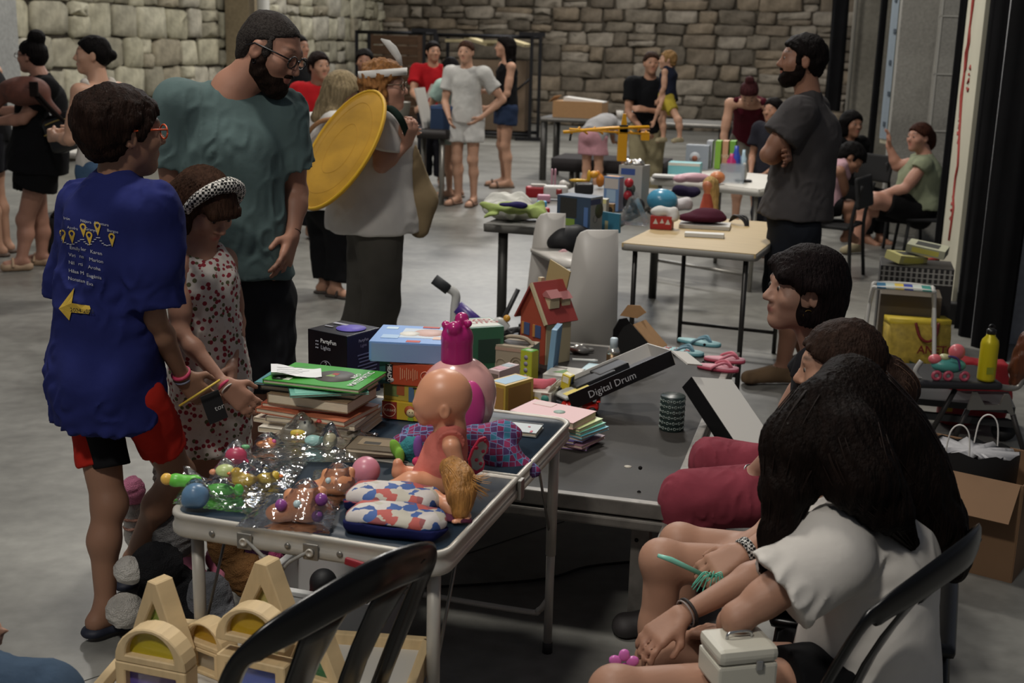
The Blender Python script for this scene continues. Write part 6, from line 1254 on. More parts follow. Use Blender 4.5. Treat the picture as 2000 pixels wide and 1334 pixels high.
def bath_baby(label,px,py,s,spots):
 o=G(px,py,TB1);t=thing('bath_doll',label,'toy',o);v=Vox(.0035);v.ell(o+V((0,0,.036*s)),(.045*s,.04*s,.036*s),None,k=.02);v.ell(o+V((-.055*s,-.005,.02*s)),(.03*s,.026*s,.02*s),None,k=.02);v.ell(o+V((-.035*s,.01,.055*s)),(.014*s,)*3,None,k=.01);v.ell(o+V((.03*s,.01,.062*s)),(.014*s,)*3,None,k=.01)
 obj('body',v.mesh('body',o,planes=[((0,0,TB1),(0,0,-1))]),plastic('#b07a58',.35),t)
 for(x,y,zz,r,c)in spots:
  v=Vox(.003);v.ell(o+V((x,y,zz))*s,(r*s,r*s,r*s),None);obj('eye' if c=='#9fb2b5' else 'spot',v.mesh('spot',o),plastic(c,.25),t)
bath_baby('peach rubber bath doll with purple spots in the near clear bag',598,1018,1.0,[(-.012,-.034,.052,.009,'#9fb2b5'),(-.048,-.024,.045,.013,'#7a3f7c'),(.036,-.02,.058,.014,'#6f3a78'),(.030,-.034,.026,.013,'#5d3768')])
bath_baby('peach rubber bath doll with pale eyes in the bag behind',662,965,.82,[(-.024,-.03,.05,.009,'#9fb2b5'),(-.062,-.02,.03,.010,'#a8544a')])
film_bag('crinkled clear bag of bath toys drooping at the table corner',((338,985),(500,1008),(528,950),(372,935)),TZ+.001,.02,1,bumps=((383,992,.04,.062),(430,968,.04,.035),(362,950,.035,.045)))
film_bag('crinkled clear bag with two ducks and a turtle',((398,955),(560,965),(600,905),(455,890)),TZ+.002,.022,2,bumps=((478,948,.04,.05),(520,945,.03,.04),(440,935,.03,.045),(462,910,.035,.058)))
film_bag('large crinkled clear bag full of pastel bath toys',((470,900),(700,905),(738,850),(560,838)),TZ+.003,.03,3,bumps=((520,878,.035,.04),(590,858,.05,.06),(645,876,.03,.058)))
film_bag('crinkled clear bag holding the spotted bath doll',((462,1030),(642,1045),(668,975),(520,965)),TZ+.002,.022,4,bumps=((598,1018,.055,.085),(545,1015,.04,.05)))
film_bag('crinkled clear bag with a pale-eyed bath doll beside the pink ball',((600,975),(728,985),(735,930),(615,920)),TZ+.001,.02,5,bumps=((662,965,.045,.07),))
PZ=PH;nb=G(1088,872,PZ)+rot2(HALL,0,.06);z=PZ
for i,(c,a,dx,lb)in enumerate([('#8a6f9c',.25,.0,'lilac exercise book at the bottom of the notebook stack'),('#a87f8c',-.1,.02,'dusty pink exercise book low in the notebook stack'),('#6a5590',.12,-.03,'violet exercise book in the notebook stack'),('#7f86b8',.0,.01,'periwinkle exercise book in the notebook stack'),('#5f9fb0',-.2,.03,'sky blue exercise book in the notebook stack'),('#6fae9a',-.15,.02,'mint exercise book in the notebook stack'),('#b5bf86',-.1,.01,'pale yellow exercise book in the notebook stack')]):
 book(lb,nb+V((dx,0,z-PZ)),(.20,.145,.011),HALL+a-.25,c,group='notebook stack',name='notebook');z+=.0115
book('pink hardcover notebook with a floral corner on top of the stack',nb+V((-.03,0,z-PZ)),(.235,.16,.022),HALL-.28,'#b58a88',[('T','disc',.1,.0,.12,0,'#86998f'),('T','rect',-.25,.3,.3,.25,'#bfa8a4')],name='notebook',group='notebook stack');
c=G(1134,812,PZ+.0);cz=PZ;car=thing('toy_car','glossy red toy sports car beside the digital drum box','toy car',c,HALL+.15);RC_=mat('car_red','#a31a12',.18,coat=.5);v=Vox(.004)
v.box((0,.03,.028),(.062,.03,.013),None,.012,k=.01);v.ell((.008,.03,.046),(.03,.024,.016),None,k=.01);v.cone((-.058,.03,.028),(-.045,.03,.03),.014,.016,k=.012);v.box((.06,.03,.052),(.008,.03,.003),None,.002,k=.004);v.box((.056,.03,.044),(.004,.02,.01),None,.003,k=.006);v.ell((-.005,.03,.058),(.016,.018,.012),None,k=.002,op='-')
obj('body',v.mesh('body'),RC_,car)
for(x,y)in((-.04,.002),(.04,.002),(-.04,.058),(.04,.058)):w=obj('wheel',xform(lathe_me('wheel',[(.0,-.006),(.015,-.006),(.0165,-.003),(.0165,.003),(.015,.006),(0,.006)],18),Matrix.Rotation(math.pi/2,4,'X')),plastic('#111111',.5),car,(x,y,.0165));obj('hub',xform(lathe_me('hub',[(.007,-.0075),(.007,.0075)],10),Matrix.Rotation(math.pi/2,4,'X')),plastic('#9a9a9a',.3),w)
obj('door_flash',box_me('door_flash',(.03,.001,.008),R=Matrix.Rotation(-.3,3,'Y')),plastic('#b9a88f',.4),car,(-.01,-.001,.03))
dr=U(1322,712,4.2);dd=thing('drum_box','open black and white digital drum box propped up like a roof','box',(dr.x,dr.y,PZ))
o=V((dr.x,dr.y,PZ));A=U(1118,800,4.08);B=U(1318,712,4.22);dv=(B-A).normalized();side=(V((0,1,0))-dv*dv.y).normalized();nv=dv.cross(side)*-1
if nv.z<0:nv=-nv
Lb=(B-A).length;Wd=.2;BLK=mat('drum_black','#0b0b0c',.4);WHB=mat('drum_white','#b9b6b0',.6);GR2=mat('drum_grey','#77777c',.5)
def plate(name,org,x,y,n,w,h,t,m,par):return obj(name,xform(box_me(name,(w,h,t),c=(w/2,h/2,t/2)),basis(x,y,n,org-o)),m,par)
base=plate('tray_floor',A,dv,side,nv,Lb,Wd,.006,GR2,dd);plate('tray_side',A,dv,nv,-side,Lb,.055,.004,BLK,dd);plate('tray_side',A+side*Wd,dv,nv,-side,Lb,.055,.004,WHB,dd);plate('tray_end',B,side,nv,dv,Wd,.055,.004,WHB,dd)
tx_=text_me('drum_lettering','Digital Drum',.036,bold=False);tx_.transform(basis(dv,nv,-side,A-o-side*.0045+dv*.07+nv*.014));obj('drum_lettering',tx_,mat('ink_drum','#a8a8aa',.6),dd)
for(u,w,sz,c)in((.35,.12,(.16,.08,.03),'#111113'),(.55,.15,(.12,.10,.035),'#0c0c0d'),(.3,.2,(.2,.06,.02),'#1c1c1f'),(.12,.1,(.1,.12,.012),'#9a9a96')):
 obj('drum_pad',xform(box_me('drum_pad',sz,bev=.006),basis(dv,side,nv,A-o+dv*(Lb*u)+side*w+nv*.03)),plastic(c,.45),dd)
yl=obj('yellow_manual',xform(box_me('yellow_manual',(.09,.08,.004)),basis(dv,side,nv,A-o+dv*.06+side*.06+nv*.035)),mat('pale_yellow_paper','#c2b062',.8),dd)
R1=U(1350,738,4.15);R2=U(1432,862,3.95);ld=(R2-R1).normalized();s9=V((.42,.9,.12));ls=(s9-ld*s9.dot(ld)).normalized();ln=ld.cross(ls)
if ln.z<0:ln=-ln
LL=(R2-R1).length+.04;plate('lid_top',R1,ld,ls,ln,LL,.22,.006,WHB,dd);plate('lid_side',R1-ln*.05,ld,ln,-ls,LL,.055,.004,BLK,dd);plate('lid_ridge',B+nv*.05,(R1-B).normalized()if(R1-B).length>.01 else dv,ls,ln,max((R1-B).length,.03),.08,.006,WHB,dd)
c=G(1311,838,PZ);tin=thing('pattern_tin','dark green cylindrical tin with white dot pattern under the drum box lid','tin',c);obj('tin_body',lathe_me('tin_body',[(.041,0),(.042,.002),(.042,.118),(.04,.12)],30),mat('tin_green','#1e2a28',.35),tin)
for r_ in range(6):
 for k in range(14):
  a=math.pi+math.pi*(k+.5*(r_%2))/13;q=V((math.cos(a),math.sin(a),0));sx=V((-q.y,q.x,0));rr=.0042 if(k+r_)%2 else .002
  obj('dot',xform(tube_me('dot',[(rr*math.cos(t),rr*math.sin(t),0)for t in np.linspace(0,6.283,9)[:-1]],.0009,4,True),basis(sx,(0,0,1),q,q*.0423+V((0,0,.012+r_*.019)))),mat('dot_pale','#8f9a94',.5),tin)
eb=carton('gift_box','white open gift box printed with coloured eggs','box',FB(1047,797,PZ,.10,HALL),(.115,.10,.06),HALL-.05,'#b5b1a8',[('F','disc',-.02,-.1,.3,0,'#b09a3a'),('F','disc',.3,.12,.24,0,'#3f7a70'),('F','disc',-.34,.1,.22,0,'#3a3358'),('F','rect',.3,.42,.25,.1,'#8a6a60')])
for(x,y,r_)in((-.05,0,.0),(.05,0,0)):obj('flap',box_me('flap',(.002,.09,.03),c=(0,0,.015),R=Matrix.Rotation(.5*(1 if x>0 else-1),3,'Y')),mat('box_#b5b1a8','#b5b1a8',.6),eb,(x,y,.06))
c=G(1012,800,PZ);v=Vox(.004);v.cone(c+V((0,.02,.0)),c+V((0,.02,.05)),.026,.022,k=.01);v.ell(c+V((-.008,.02,.07)),(.012,.012,.02),None,k=.008);v.ell(c+V((.012,.02,.07)),(.012,.012,.02),None,k=.008);tag(obj('white_figurine',v.mesh('white_figurine',c,planes=[((0,0,PZ+.0005),(0,0,-1))]),mat('white_ceramic','#b8aca6',.3),None,c),'small white ceramic bunny standing by the egg box','figurine')
c=G(1046,797,PZ)+V((0,.05,.062));pd=thing('pink_doll','small pink dressed doll lying across the egg box','doll',c);v=Vox(.004);v.cone(c+V((-.05,0,.012)),c+V((.02,.0,.014)),.018,.02,k=.01);v.cone(c+V((.02,0,.014)),c+V((.065,.0,.026)),.016,.01,k=.008);v.cone(c+V((-.05,-.015,.01)),c+V((-.075,-.02,.022)),.009,.007,k=.006);obj('dress',v.mesh('dress',c,noise=wob(4,.002,120)),cloth('candy_pink','#b8606c'),pd);v=Vox(.004);v.sph(c+V((-.062,.01,.028)),.016);obj('head',v.mesh('head',c),DSK,pd)
carton('slim_box','slim yellow and blue box leaning upright by the drum box','box',FB(1100,788,PZ,.03,HALL),(.036,.03,.115),HALL-.35,'#b9a52f',[('F','rect',0,-.25,.8,.42,'#2f3f86'),('R','rect',0,.1,.5,.7,'#3a4358'),('T','rect',0,0,.7,.6,'#c9c6b2'),('F','rect',0,.35,.7,.2,'#c4bfae')],tilt=(.1,.2))
carton('puzzle_box','white puzzle box with a green picture','box',FB(1092,760,PZ,.15,HALL),(.125,.14,.05),HALL-.08,'#a8a49c',[('T','tri',0,.0,.28,.2,'#5a7a48'),('T','rect',-.2,.3,.4,.1,'#6a625c'),('F','rect',0,0,.9,.6,'#bab6b0')])
carton('puzzle_box','pale blue and wood-striped puzzle box beside the white one','box',FB(1158,752,PZ,.15,HALL),(.115,.15,.045),HALL-.1,'#7fa0aa',[('T','rect',.25,0,.46,.95,'#a8946c'),('T','rect',-.3,.1,.3,.6,'#a5bcc2'),('F','rect',-.3,0,.35,.8,'#4a8a96')]+[('T','rect',.25,-.4+.2*k,.46,.02,'#8a764e')for k in range(5)])
tag(obj('felt_pen',tube_me('felt_pen',[(0,0,0),(.08,0,.0),(.083,0,0),(.1,0,0)],[.005,.005,.006,.004],8),plastic('#b9b9b5',.4),None,G(1118,702,PZ+.055),(0,0,-.1)),'white felt pen lying behind the puzzle boxes','pen')
cr=thing('paper_gift_bag','pale cardboard carry box with handle and swirl print','box',FB(1000,735,PZ,.12,HALL),HALL-.1);obj('box_body',box_me('box_body',(.15,.12,.12),c=(0,0,.06),bev=.002),mat('pale_card','#8f8270',.7),cr);deco(cr,(.15,.12,.12),[('F','ring',.15,-.05,.2,0,'#6f5f4a'),('F','ring',.15,-.05,.11,0,'#6f5f4a'),('F','ring',-.28,-.1,.15,0,'#8a7a68'),('F','rect',0,.38,.9,.1,'#9c8070'),('T','rect',0,0,.8,.6,'#2a231c')])
obj('handle',tube_me('handle',bez([(-.07,0,.118),(-.04,0,.14),(0,0,.145),(.04,0,.14),(.07,0,.118)],5),.008,6),mat('pale_card','#8f8270',.7),cr)
carton('card_game','upright green and yellow card game box','box',FB(1030,748,PZ,.04,HALL),(.052,.045,.125),HALL-.35,'#9aa02c',[('T','rect',0,0,.98,.98,'#4f8a2e'),('T','rect',0,0,.5,.5,'#a8aaa0'),('R','rect',0,0,.96,.96,'#a39a2c')]+[('F','disc',0,.3-.2*k,.07,0,'#7f7a8c')for k in range(4)])
carton('picture_book','thin pale blue picture book standing upright by the doll house','book',FB(1070,742,PZ,.12,HALL),(.022,.12,.20),HALL+.05,'#6d8ea8',[('R','rect',0,0,.9,.92,'#5f7f9c')],tilt=(0,.08))
carton('memory_game','small pink and white striped box by the pink jar','box',FB(975,770,PZ,.12,HALL),(.05,.13,.09),HALL-.35,'#b09a98',[('T','rect',0,.2,.8,.3,'#8f9aa0'),('T','rect',0,-.2,.8,.3,'#b58a92'),('F','rect',0,0,.8,.7,'#6b5a52')])
carton('yellow_game','yellow and blue game box behind the pink jar','box',FB(985,822,PZ,.14,HALL)+V((0,.05,0)),(.085,.15,.115),HALL-.45,'#a88a3a',[('T','rect',0,0,.7,.8,'#8aa3b5'),('F','rect',0,0,.8,.8,'#96703a'),('R','rect',0,0,.8,.8,'#8a6432')])
for k,(x,y)in enumerate(((972,742),(985,742),(978,735))):[tag(obj('wooden_bead',lathe_me('wooden_bead',[(.012*math.sin(a),.012-.012*math.cos(a))for a in np.linspace(.05,3.09,10)],14),plastic('#a39a3c',.4),None,G(x,y,PZ)),('olive yellow bead beside the striped pink box','olive yellow bead touching the yellow game box','olive yellow bead behind the other two')[k],'bead','olive beads')]
h0=FB(1052,712,PZ,.2,HALL);dh=thing('doll_house','wooden doll house with red roof and blue shutters','toy house',h0,HALL-.62);CRM=mat('house_cream','#a89a7c',.6);RRF=mat('house_red','#7c2f2b',.55);ORW=mat('house_orange','#8f3d2a',.6)
W2,D2,H2,RH=.155,.13,.20,.12
for y in(-D2/2,D2/2):obj('gable_wall',prism_me('gable_wall',[(-W2/2,0),(W2/2,0),(W2/2,H2),(0,H2+RH),(-W2/2,H2)],.008),ORW,dh,(0,y,0))
for x in(-W2/2,W2/2):obj('side_wall',box_me('side_wall',(.008,D2,H2),c=(0,0,H2/2)),CRM,dh,(x,0,0))
sl=math.atan2(RH,W2/2);rl_=math.hypot(RH,W2/2)+.04
for sgn in(-1,1):
 rf=obj('roof_panel',xform(box_me('roof_panel',(rl_,D2+.04,.008),c=(rl_/2*1,0,0)),Matrix.Rotation(sl,4,'Y')),RRF,dh,(0,0,H2+RH+.004));rf.rotation_euler=(0,0,0 if sgn>0 else math.pi)
 obj('roof_edge',xform(box_me('roof_edge',(rl_,.01,.014),c=(rl_/2,-D2/2-.02,0)),Matrix.Rotation(sl,4,'Y')),CRM,rf)
for(x,z)in((-.035,.13),(.035,.13),(-.035,.05)):
 wn=obj('window',box_me('window',(.034,.004,.05)),mat('house_blue','#3d4a70',.5),dh,(x,-D2/2-.005,z));obj('shutter',box_me('shutter',(.014,.005,.05)),mat('house_shutter','#a8743c',.6),wn,(-.024,-.001,0))
dm=obj('dormer',box_me('dormer',(.045,.05,.045)),CRM,dh,(.052,-.02,H2+.05));obj('dormer_roof',prism_me('dormer_roof',[(-.034,0),(.034,0),(0,.028)],.06),mat('house_pink','#96605f',.6),dm,(0,0,.022));dm=obj('dormer',box_me('dormer',(.04,.045,.04)),CRM,dh,(.045,.05,H2+.04));obj('dormer_roof',prism_me('dormer_roof',[(-.03,0),(.03,0),(0,.026)],.055),mat('house_pink','#96605f',.6),dm,(0,0,.02))
obj('opened_roof',box_me('opened_roof',(.13,.006,.10),R=Matrix.Rotation(.25,3,'Y')),mat('house_tan','#96845c',.6),dh,(-.03,D2/2+.02,H2+RH+.01));obj('chimney',box_me('chimney',(.02,.02,.05)),CRM,dh,(-.035,.0,H2+RH-.01))
c=G(1196,742,PZ);cn=thing('spray_can','tall bronze can with a silver shoulder beside the folded carton','can',c);obj('can_body',lathe_me('can_body',[(.026,0),(.027,.003),(.027,.105)],20),mat('bronze_can','#4f3d28',.3,.5),cn);obj('can_shoulder',lathe_me('can_shoulder',[(.027,.105),(.024,.118),(.018,.13)],20),mat('silver_can','#b0aea6',.2,.8),cn);obj('cap',lathe_me('cap',[(.015,.13),(.015,.165),(.012,.168)],16),plastic('#a9b6bd',.4),cn)
fc=thing('folded_carton','black and brown folded cardboard box standing open','box',FB(1245,712,PZ,.1,HALL),HALL-.3);KR=mat('kraft_card','#8a6a48',.8,var=.06);BKC=mat('black_card','#0d0c0c',.6)
obj('side_panel',prism_me('side_panel',[(-.11,.02),(.05,-.0),(.09,.06),(-.02,.15),(-.05,.13)],.004),BKC,fc,(0,-.06,.02));obj('inner_panel',xform(box_me('inner_panel',(.14,.11,.004)),Matrix.Rotation(.72,4,'Y')),KR,fc,(.045,-.005,.12));obj('curved_flap',prism_me('curved_flap',[(-.12,.12),(-.085,.17),(-.03,.175),(.0,.15),(-.04,.12)],.004,0),KR,fc,(-.0,.04,.05));obj('bottom_panel',box_me('bottom_panel',(.16,.11,.004)),BKC,fc,(0,0,.003));obj('end_panel',xform(prism_me('end_panel',[(-.05,0),(.05,0),(.05,.1),(.02,.14),(-.02,.14),(-.05,.1)],.004),Matrix.Rotation(1.2,4,'Z')),BKC,fc,(-.085,0,.03))
def flipflop(label,px,py,c1,c2,c3,rz,z,L=.20,deco_=True):
 c=G(px,py,z);t=thing('flip_flop',label,'sandal',c,rz,'flip-flops on the platform corner');n=24;ring=[]
 for k in range(n):a=2*math.pi*k/n;x=math.cos(a)*L/2;w=.037*(1+.18*math.cos(a))*(abs(math.sin(a))**.75);ring.append((x,math.copysign(w,math.sin(a))))
 obj('sole',loft_me('sole',[[(x,y,0)for x,y in ring],[(x,y,.012)for x,y in ring]],smooth=False),mat('sole_'+c1,c1,.6),t);obj('footbed',loft_me('footbed',[[(x*.98,y*.96,.012)for x,y in ring],[(x*.98,y*.96,.015)for x,y in ring]],smooth=False),mat('bed_'+c2,c2,.7),t)
 for s2 in(-1,1):obj('strap',tube_me('strap',bez([(.055,0,.015),(.03,s2*.02,.035),(-.01,s2*.04,.02),(-.02,s2*.04,.008)],5),.006,6),plastic(c3,.5),t)
 if deco_:
  for k in range(3):obj('coral_print',tubes_me('coral_print',[([(-.06+.045*k-.012,-.015,.0155),(-.06+.045*k+.012,.015,.0155)],.003),([(-.06+.045*k+.012,-.015,.0155),(-.06+.045*k-.012,.015,.0155)],.003)],4),mat('coral_ink','#a85a58',.7),t)
flipflop('pale aqua flip-flop with coral prints',1330,690,'#4f7f86','#8fb2b5','#5d7d8a',HALL-.2,PZ+.001);flipflop('second aqua flip-flop with blue grey straps',1365,672,'#4f7f86','#8fb2b5','#5d7d8a',HALL-.25,PZ+.001,deco_=False)
flipflop('pink flip-flop with rubber strap',1402,722,'#96384a','#b5808a','#b0606e',HALL-.1,PZ+.001,.17,False);flipflop('second pink flip-flop tucked beneath',1415,706,'#96384a','#b5808a','#b0606e',HALL+.05,PZ+.001,.17,False)
c=G(1130,690,PZ);v=Vox(.005);v.ell(c+V((0,0,.018)),(.04,.03,.018),None,k=.01);v.ell(c+V((.03,.01,.012)),(.03,.02,.012),None,k=.01);tag(obj('crumpled_wrap',v.mesh('crumpled_wrap',c,noise=wob(6,.006,130)),mat('silver_wrap','#8d8b86',.3,.6),None,c),'crumpled grey plastic wrapping on the platform','wrapping')
c=G(905,700,PZ);v=Vox(.006);v.ell(c+V((0,.05,.03)),(.07,.05,.03),None,k=.02);v.box(c+V((.05,.05,.03)),(.03,.04,.025),None,.012,k=.02);gt=thing('green_toy','green plastic toy tray behind the pink jar','toy',c);obj('tray',v.mesh('tray',c),plastic('#3f8a3c',.4),gt);obj('sticker',box_me('sticker',(.04,.03,.002)),mat('sticker_yellow','#b9b06a',.7),gt,(.01,.03,.062))
# ---- 60 more objects
bk=U(418,795,3.33);t=thing('black_notebook','small black notebook with white lettering held by the boy in blue','book',bk);M=basis(V((.75,.3,.28)).normalized(),V((-.3,.0,.95)).normalized(),V((.3,-.95,.1)).normalized())
obj('cover',xform(box_me('cover',(.055,.085,.009),bev=.001),M),plastic('#0c0c0e',.5),t);me=text_me('lettering','tor',.022);me.transform(M@Matrix.Translation((.0,-.012,.0055))@Matrix.Rotation(.0,4,'Z'));obj('lettering',me,mat('ink_pale','#9a9a98',.6),t)
tag(obj('yellow_pencil',tube_me('yellow_pencil',[(0,0,0),tuple(U(430,742,3.3)-U(350,793,3.28))],.0035,6),plastic('#b59a3c',.4),None,U(350,793,3.28)),'yellow pencil held with the black notebook','pencil')
pn=U(1285,1085,2.47);tag(obj('mint_pen',tube_me('mint_pen',[(0,0,0),tuple((U(1310,1093,2.472)-pn)),tuple(U(1372,1122,2.48)-pn)],[.004,.0062,.005],10),plastic('#6fae9c',.35),None,pn),'mint green pen in the ponytailed girl\'s hand','pen')
c=U(1390,1128,2.46);tag(obj('mint_tassel',tubes_me('mint_tassel',[(bez([V(),V((math.cos(a)*.02,-.01,.012+.006*math.sin(a*3))),V((math.cos(a)*.034-.01,-.012,-.018+.014*math.sin(a)))],5),.0014)for a in np.linspace(0,6,16)],4),plastic('#5aa892',.5),None,c),'mint green thread tassel in the ponytailed girl\'s fingers','tassel')
c=U(1218,1294,2.24);t=thing('flower_clip','glossy pink flower hair clip held by the long-haired girl','hair clip',c)
for k in range(5):
 a=k*1.257+.3;v=Vox(.003);v.ell(c+V((math.cos(a)*.018,-.004,math.sin(a)*.018)),(.014,.006,.012),Matrix.Rotation(a,3,'Y'),k=.004);obj('petal',v.mesh('petal',c),mat('petal_pink','#b561a0',.2),t)
obj('flower_centre',lathe_me('flower_centre',[(.006,0),(.004,.005)],10),mat('petal_deep','#8c1f78',.3),t,(0,-.012,0),(math.pi/2,0,0))
c=U(1438,1322,2.14);t=thing('white_tin','cream metal cash tin with a handle on the girl\'s lap','tin',c,.25);WT_=mat('cream_enamel','#a3a094',.4)
obj('tin_base',box_me('tin_base',(.12,.10,.05),c=(0,0,.025),bev=.006),WT_,t);ldt=obj('tin_lid',box_me('tin_lid',(.122,.102,.03),c=(0,0,.067),bev=.012),WT_,t);obj('handle',tube_me('handle',bez([(-.025,0,.082),(-.02,0,.094),(.02,0,.094),(.025,0,.082)],4),.003,6),mat('steel_bright','#b8b8b8',.25,.9),ldt);obj('latch',box_me('latch',(.014,.006,.02),bev=.002),mat('steel_bright','#b8b8b8',.25,.9),t,(.02,-.053,.05))
BW=mat('birch','#b09a75',.6,var=.12,vscale=7,stretch=(6,1,1));bz0=.40
tr0=G(430,1420,bz0);tr=thing('block_tray','low white tray table with a pale wooden frame under the rainbow blocks','tray',(tr0.x,tr0.y,0),-.10);obj('tray_floor',box_me('tray_floor',(.62,.42,.01),c=(.03,.16,bz0-.005)),mat('tray_white','#a9a69f',.5),tr)
for(cx,cy,sx,sy)in((.03,-.05,.64,.02),(.03,.37,.64,.02),(-.28,.16,.02,.42),(.34,.16,.02,.42)):obj('frame_rail',box_me('frame_rail',(sx,sy,.05),c=(cx,cy,bz0+.0),bev=.003),BW,tr)
for(x,y)in((-.25,0),(.31,0),(-.25,.33),(.31,.33)):obj('leg',box_me('leg',(.04,.04,bz0-.025),c=(x,y,(bz0-.025)/2)),BW,tr)
def gel(c):return mat('gel_'+c,c,.15,alpha=.72,spec=.6)
def arcpts(r,n=14,z0=0):return[(r*math.cos(a),z0+r*math.sin(a))for a in np.linspace(0,math.pi,n)]
def block(kind,label,loc,rz,s,c,t_=.045):
 t=thing('rainbow_block',label,'block',loc,rz,'wooden rainbow blocks')
 if kind=='arch':outer=arcpts(.07*s);inner=[(x*.68,.014*s+z*.68)for x,z in arcpts(.07*s)]
 elif kind=='tri':outer=[(-.07*s,0),(.07*s,0),(.012*s,.13*s),(-.012*s,.13*s)];inner=[(-.04*s,.016*s),(.04*s,.016*s),(0,.088*s)]
 else:outer=[(-.07*s,0),(.07*s,0),(.07*s,.10*s),(-.07*s,.10*s)];inner=[(-.05*s,.016*s),(.05*s,.016*s),(.05*s,.084*s),(-.05*s,.084*s)]
 obj('wooden_frame',prism_me('wooden_frame',outer,t_,.0025,[inner]),BW,t);obj('gel_pane',prism_me('gel_pane',[(x*.995,z)for x,z in inner],t_*.3),gel(c),t);return t
def bl(px,py,D):return U(px,py,D)
def blk(kind,label,px,py,D,rz,s,c,z=None):p=U(px,py,D);p.z=bz0 if z is None else z;return block(kind,label,p,rz,s,c)
blk('rect','square wooden block with purple beads under the yellow arch',305,1300,2.16,-.3,1.12,'#54488c');blk('arch','wooden arch block with yellow filling on the purple bead block',305,1300,2.16,-.3,1.12,'#a8981a',bz0+.1125)
blk('rect','square wooden block with blue beads under the tall arch',500,1290,2.20,-.35,1.1,'#2f4a9c')
blk('arch','wooden arch block with yellow beads beside the black chair',500,1290,2.20,-.35,1.12,'#b08f1f',bz0+.111+.03);blk('rect','thin wooden block wedged below the yellow bead arch',500,1290,2.20,-.35,.295,'#9a8f7c',bz0+.111)
blk('arch','small wooden arch block with amber filling between the two towers',412,1290,2.33,-.55,.85,'#a8842a',bz0+.06);blk('rect','low wooden block below the amber arch',412,1290,2.33,-.55,.6,'#9a8f7c')
blk('tri','wooden triangle block behind the yellow arch',318,1250,2.34,-.6,1.1,'#7c8a3a',bz0+.06);blk('rect','wooden block under the rear triangle',318,1250,2.34,-.6,.59,'#8a7f4a');blk('tri','tall wooden triangle block behind the tower',525,1230,2.36,-.5,1.25,'#9a8f4a',bz0+.08);blk('rect','wooden block under the tall triangle',525,1230,2.36,-.5,.79,'#8a7f4a')
blk('tri','wooden triangle block with green filling seen through the chair',620,1300,2.25,-.45,1.05,'#2f6a48',bz0+.03);blk('rect','thin wooden block below the green triangle',620,1300,2.25,-.45,.29,'#8a7f4a')
def plush(label,o,parts,res=.005):
 t=thing('plush_toy',label,'plush toy',o)
 for pn,c,L in parts:
  v=Vox(res)
  for q in L:v.ell(o+V(q[:3]),q[3:6],None,k=.02)
  obj(pn,v.mesh(pn,o,noise=wob(4,.0022,230),planes=[((0,0,.002),(0,0,-1))]),cloth('fur_'+c,c,.3,1.0,260),t)
o=G(330,1235);plush('black and white plush husky slumped beside the table leg',o,[('body','#1b1b1d',[(0,.02,.10,.09,.08,.11),(-.02,-.02,.22,.075,.07,.065),(.09,.0,.06,.07,.06,.06)]),('muzzle','#b9b5ae',[(-.085,-.06,.22,.045,.04,.04)]),('paw','#b5b0a8',[(-.10,-.07,.10,.055,.05,.05)]),('grey_back','#5d5e62',[(.12,.0,.1,.07,.06,.09),(.17,-.03,.05,.05,.05,.05)]),('tail_tip','#b5b0a8',[(.215,-.04,.03,.022,.02,.02)])])
o=G(405,1170);plush('grey mottled plush rabbit behind the husky',o,[('body','#6b6a6a',[(-.1,.02,.22,.07,.06,.1),(-.10,.0,.33,.055,.05,.05)]),('ear','#77716c',[(-.13,.0,.40,.02,.02,.05)])])
o=G(450,1190);plush('ginger plush tiger lying under the table',o,[('body','#6f4f2f',[(-.02,.06,.22,.06,.06,.12),(.05,.03,.1,.07,.05,.07),(.09,.0,.04,.05,.05,.04)])])
o=G(505,1175);plush('purple and pink plush lying at the back under the table',o,[('body','#3a2138',[(0,.05,.16,.08,.07,.08)]),('face','#9c8f8c',[(.02,-.02,.12,.035,.03,.045)]),('cheek','#8c3a5c',[(.055,-.01,.13,.025,.04,.055)])])
o=G(262,1085);plush('pink and white striped soft toy behind the boy\'s legs',o,[('body','#a8a39c',[(0,.02,.10,.035,.04,.10)]),('top','#b06b84',[(0,.02,.22,.04,.045,.05)]),('stripe','#8f6a5c',[(.0,.016,.13,.037,.042,.008),(.0,.016,.10,.037,.042,.008)])])
c=G(615,1260);t=thing('storage_crate','white plastic crate with shoes under the camping table','crate',c,RZT);CW=mat('crate_white','#a8a8a6',.5)
obj('base',box_me('base',(.34,.26,.01),c=(0,.1,.01)),CW,t)
for(cx,cy,sx,sy)in((0,-.03,.36,.012),(0,.23,.36,.012),(-.175,.1,.012,.27),(.175,.1,.012,.27)):obj('side',box_me('side',(sx,sy,.16),c=(cx,cy,.09),bev=.003),CW,t);obj('rim',box_me('rim',(sx+.012,sy+.012,.014),c=(cx,cy,.17),bev=.003),CW,t)
for k,(cc,x)in enumerate((('#8c1f1f',-.09),('#131315',.07))):v=Vox(.007);q=c+V((x,.1,.06));v.cone(q+V((-.05,0,.02)),q+V((.07,0,0)),.05,.035,k=.03);v.cone(q+V((-.05,0,.02)),q+V((-.06,0,.09)),.045,.04,k=.03);tag(obj('childs_shoe',v.mesh('childs_shoe',q),plastic(cc,.6),None,q),('red' if k==0 else 'black')+' child\'s shoe in the white crate','shoe')
c=G(610,1165);v=Vox(.008);v.ell(c+V((0,.05,.1)),(.11,.09,.07),None,k=.02);t=thing('toy_basket','green and orange round toy basket at the back under the table','toy',c);obj('bowl',v.mesh('bowl',c,planes=[((0,0,c.z+.12),(0,0,1)),((0,0,.02),(0,0,-1))]),plastic('#3f5a2a',.5),t);obj('rim',tube_me('rim',[(.105*math.cos(a),.05+.085*math.sin(a),.12)for a in np.linspace(0,6.283,25)[:-1]],.01,6,True),plastic('#8f5a2c',.5),t)
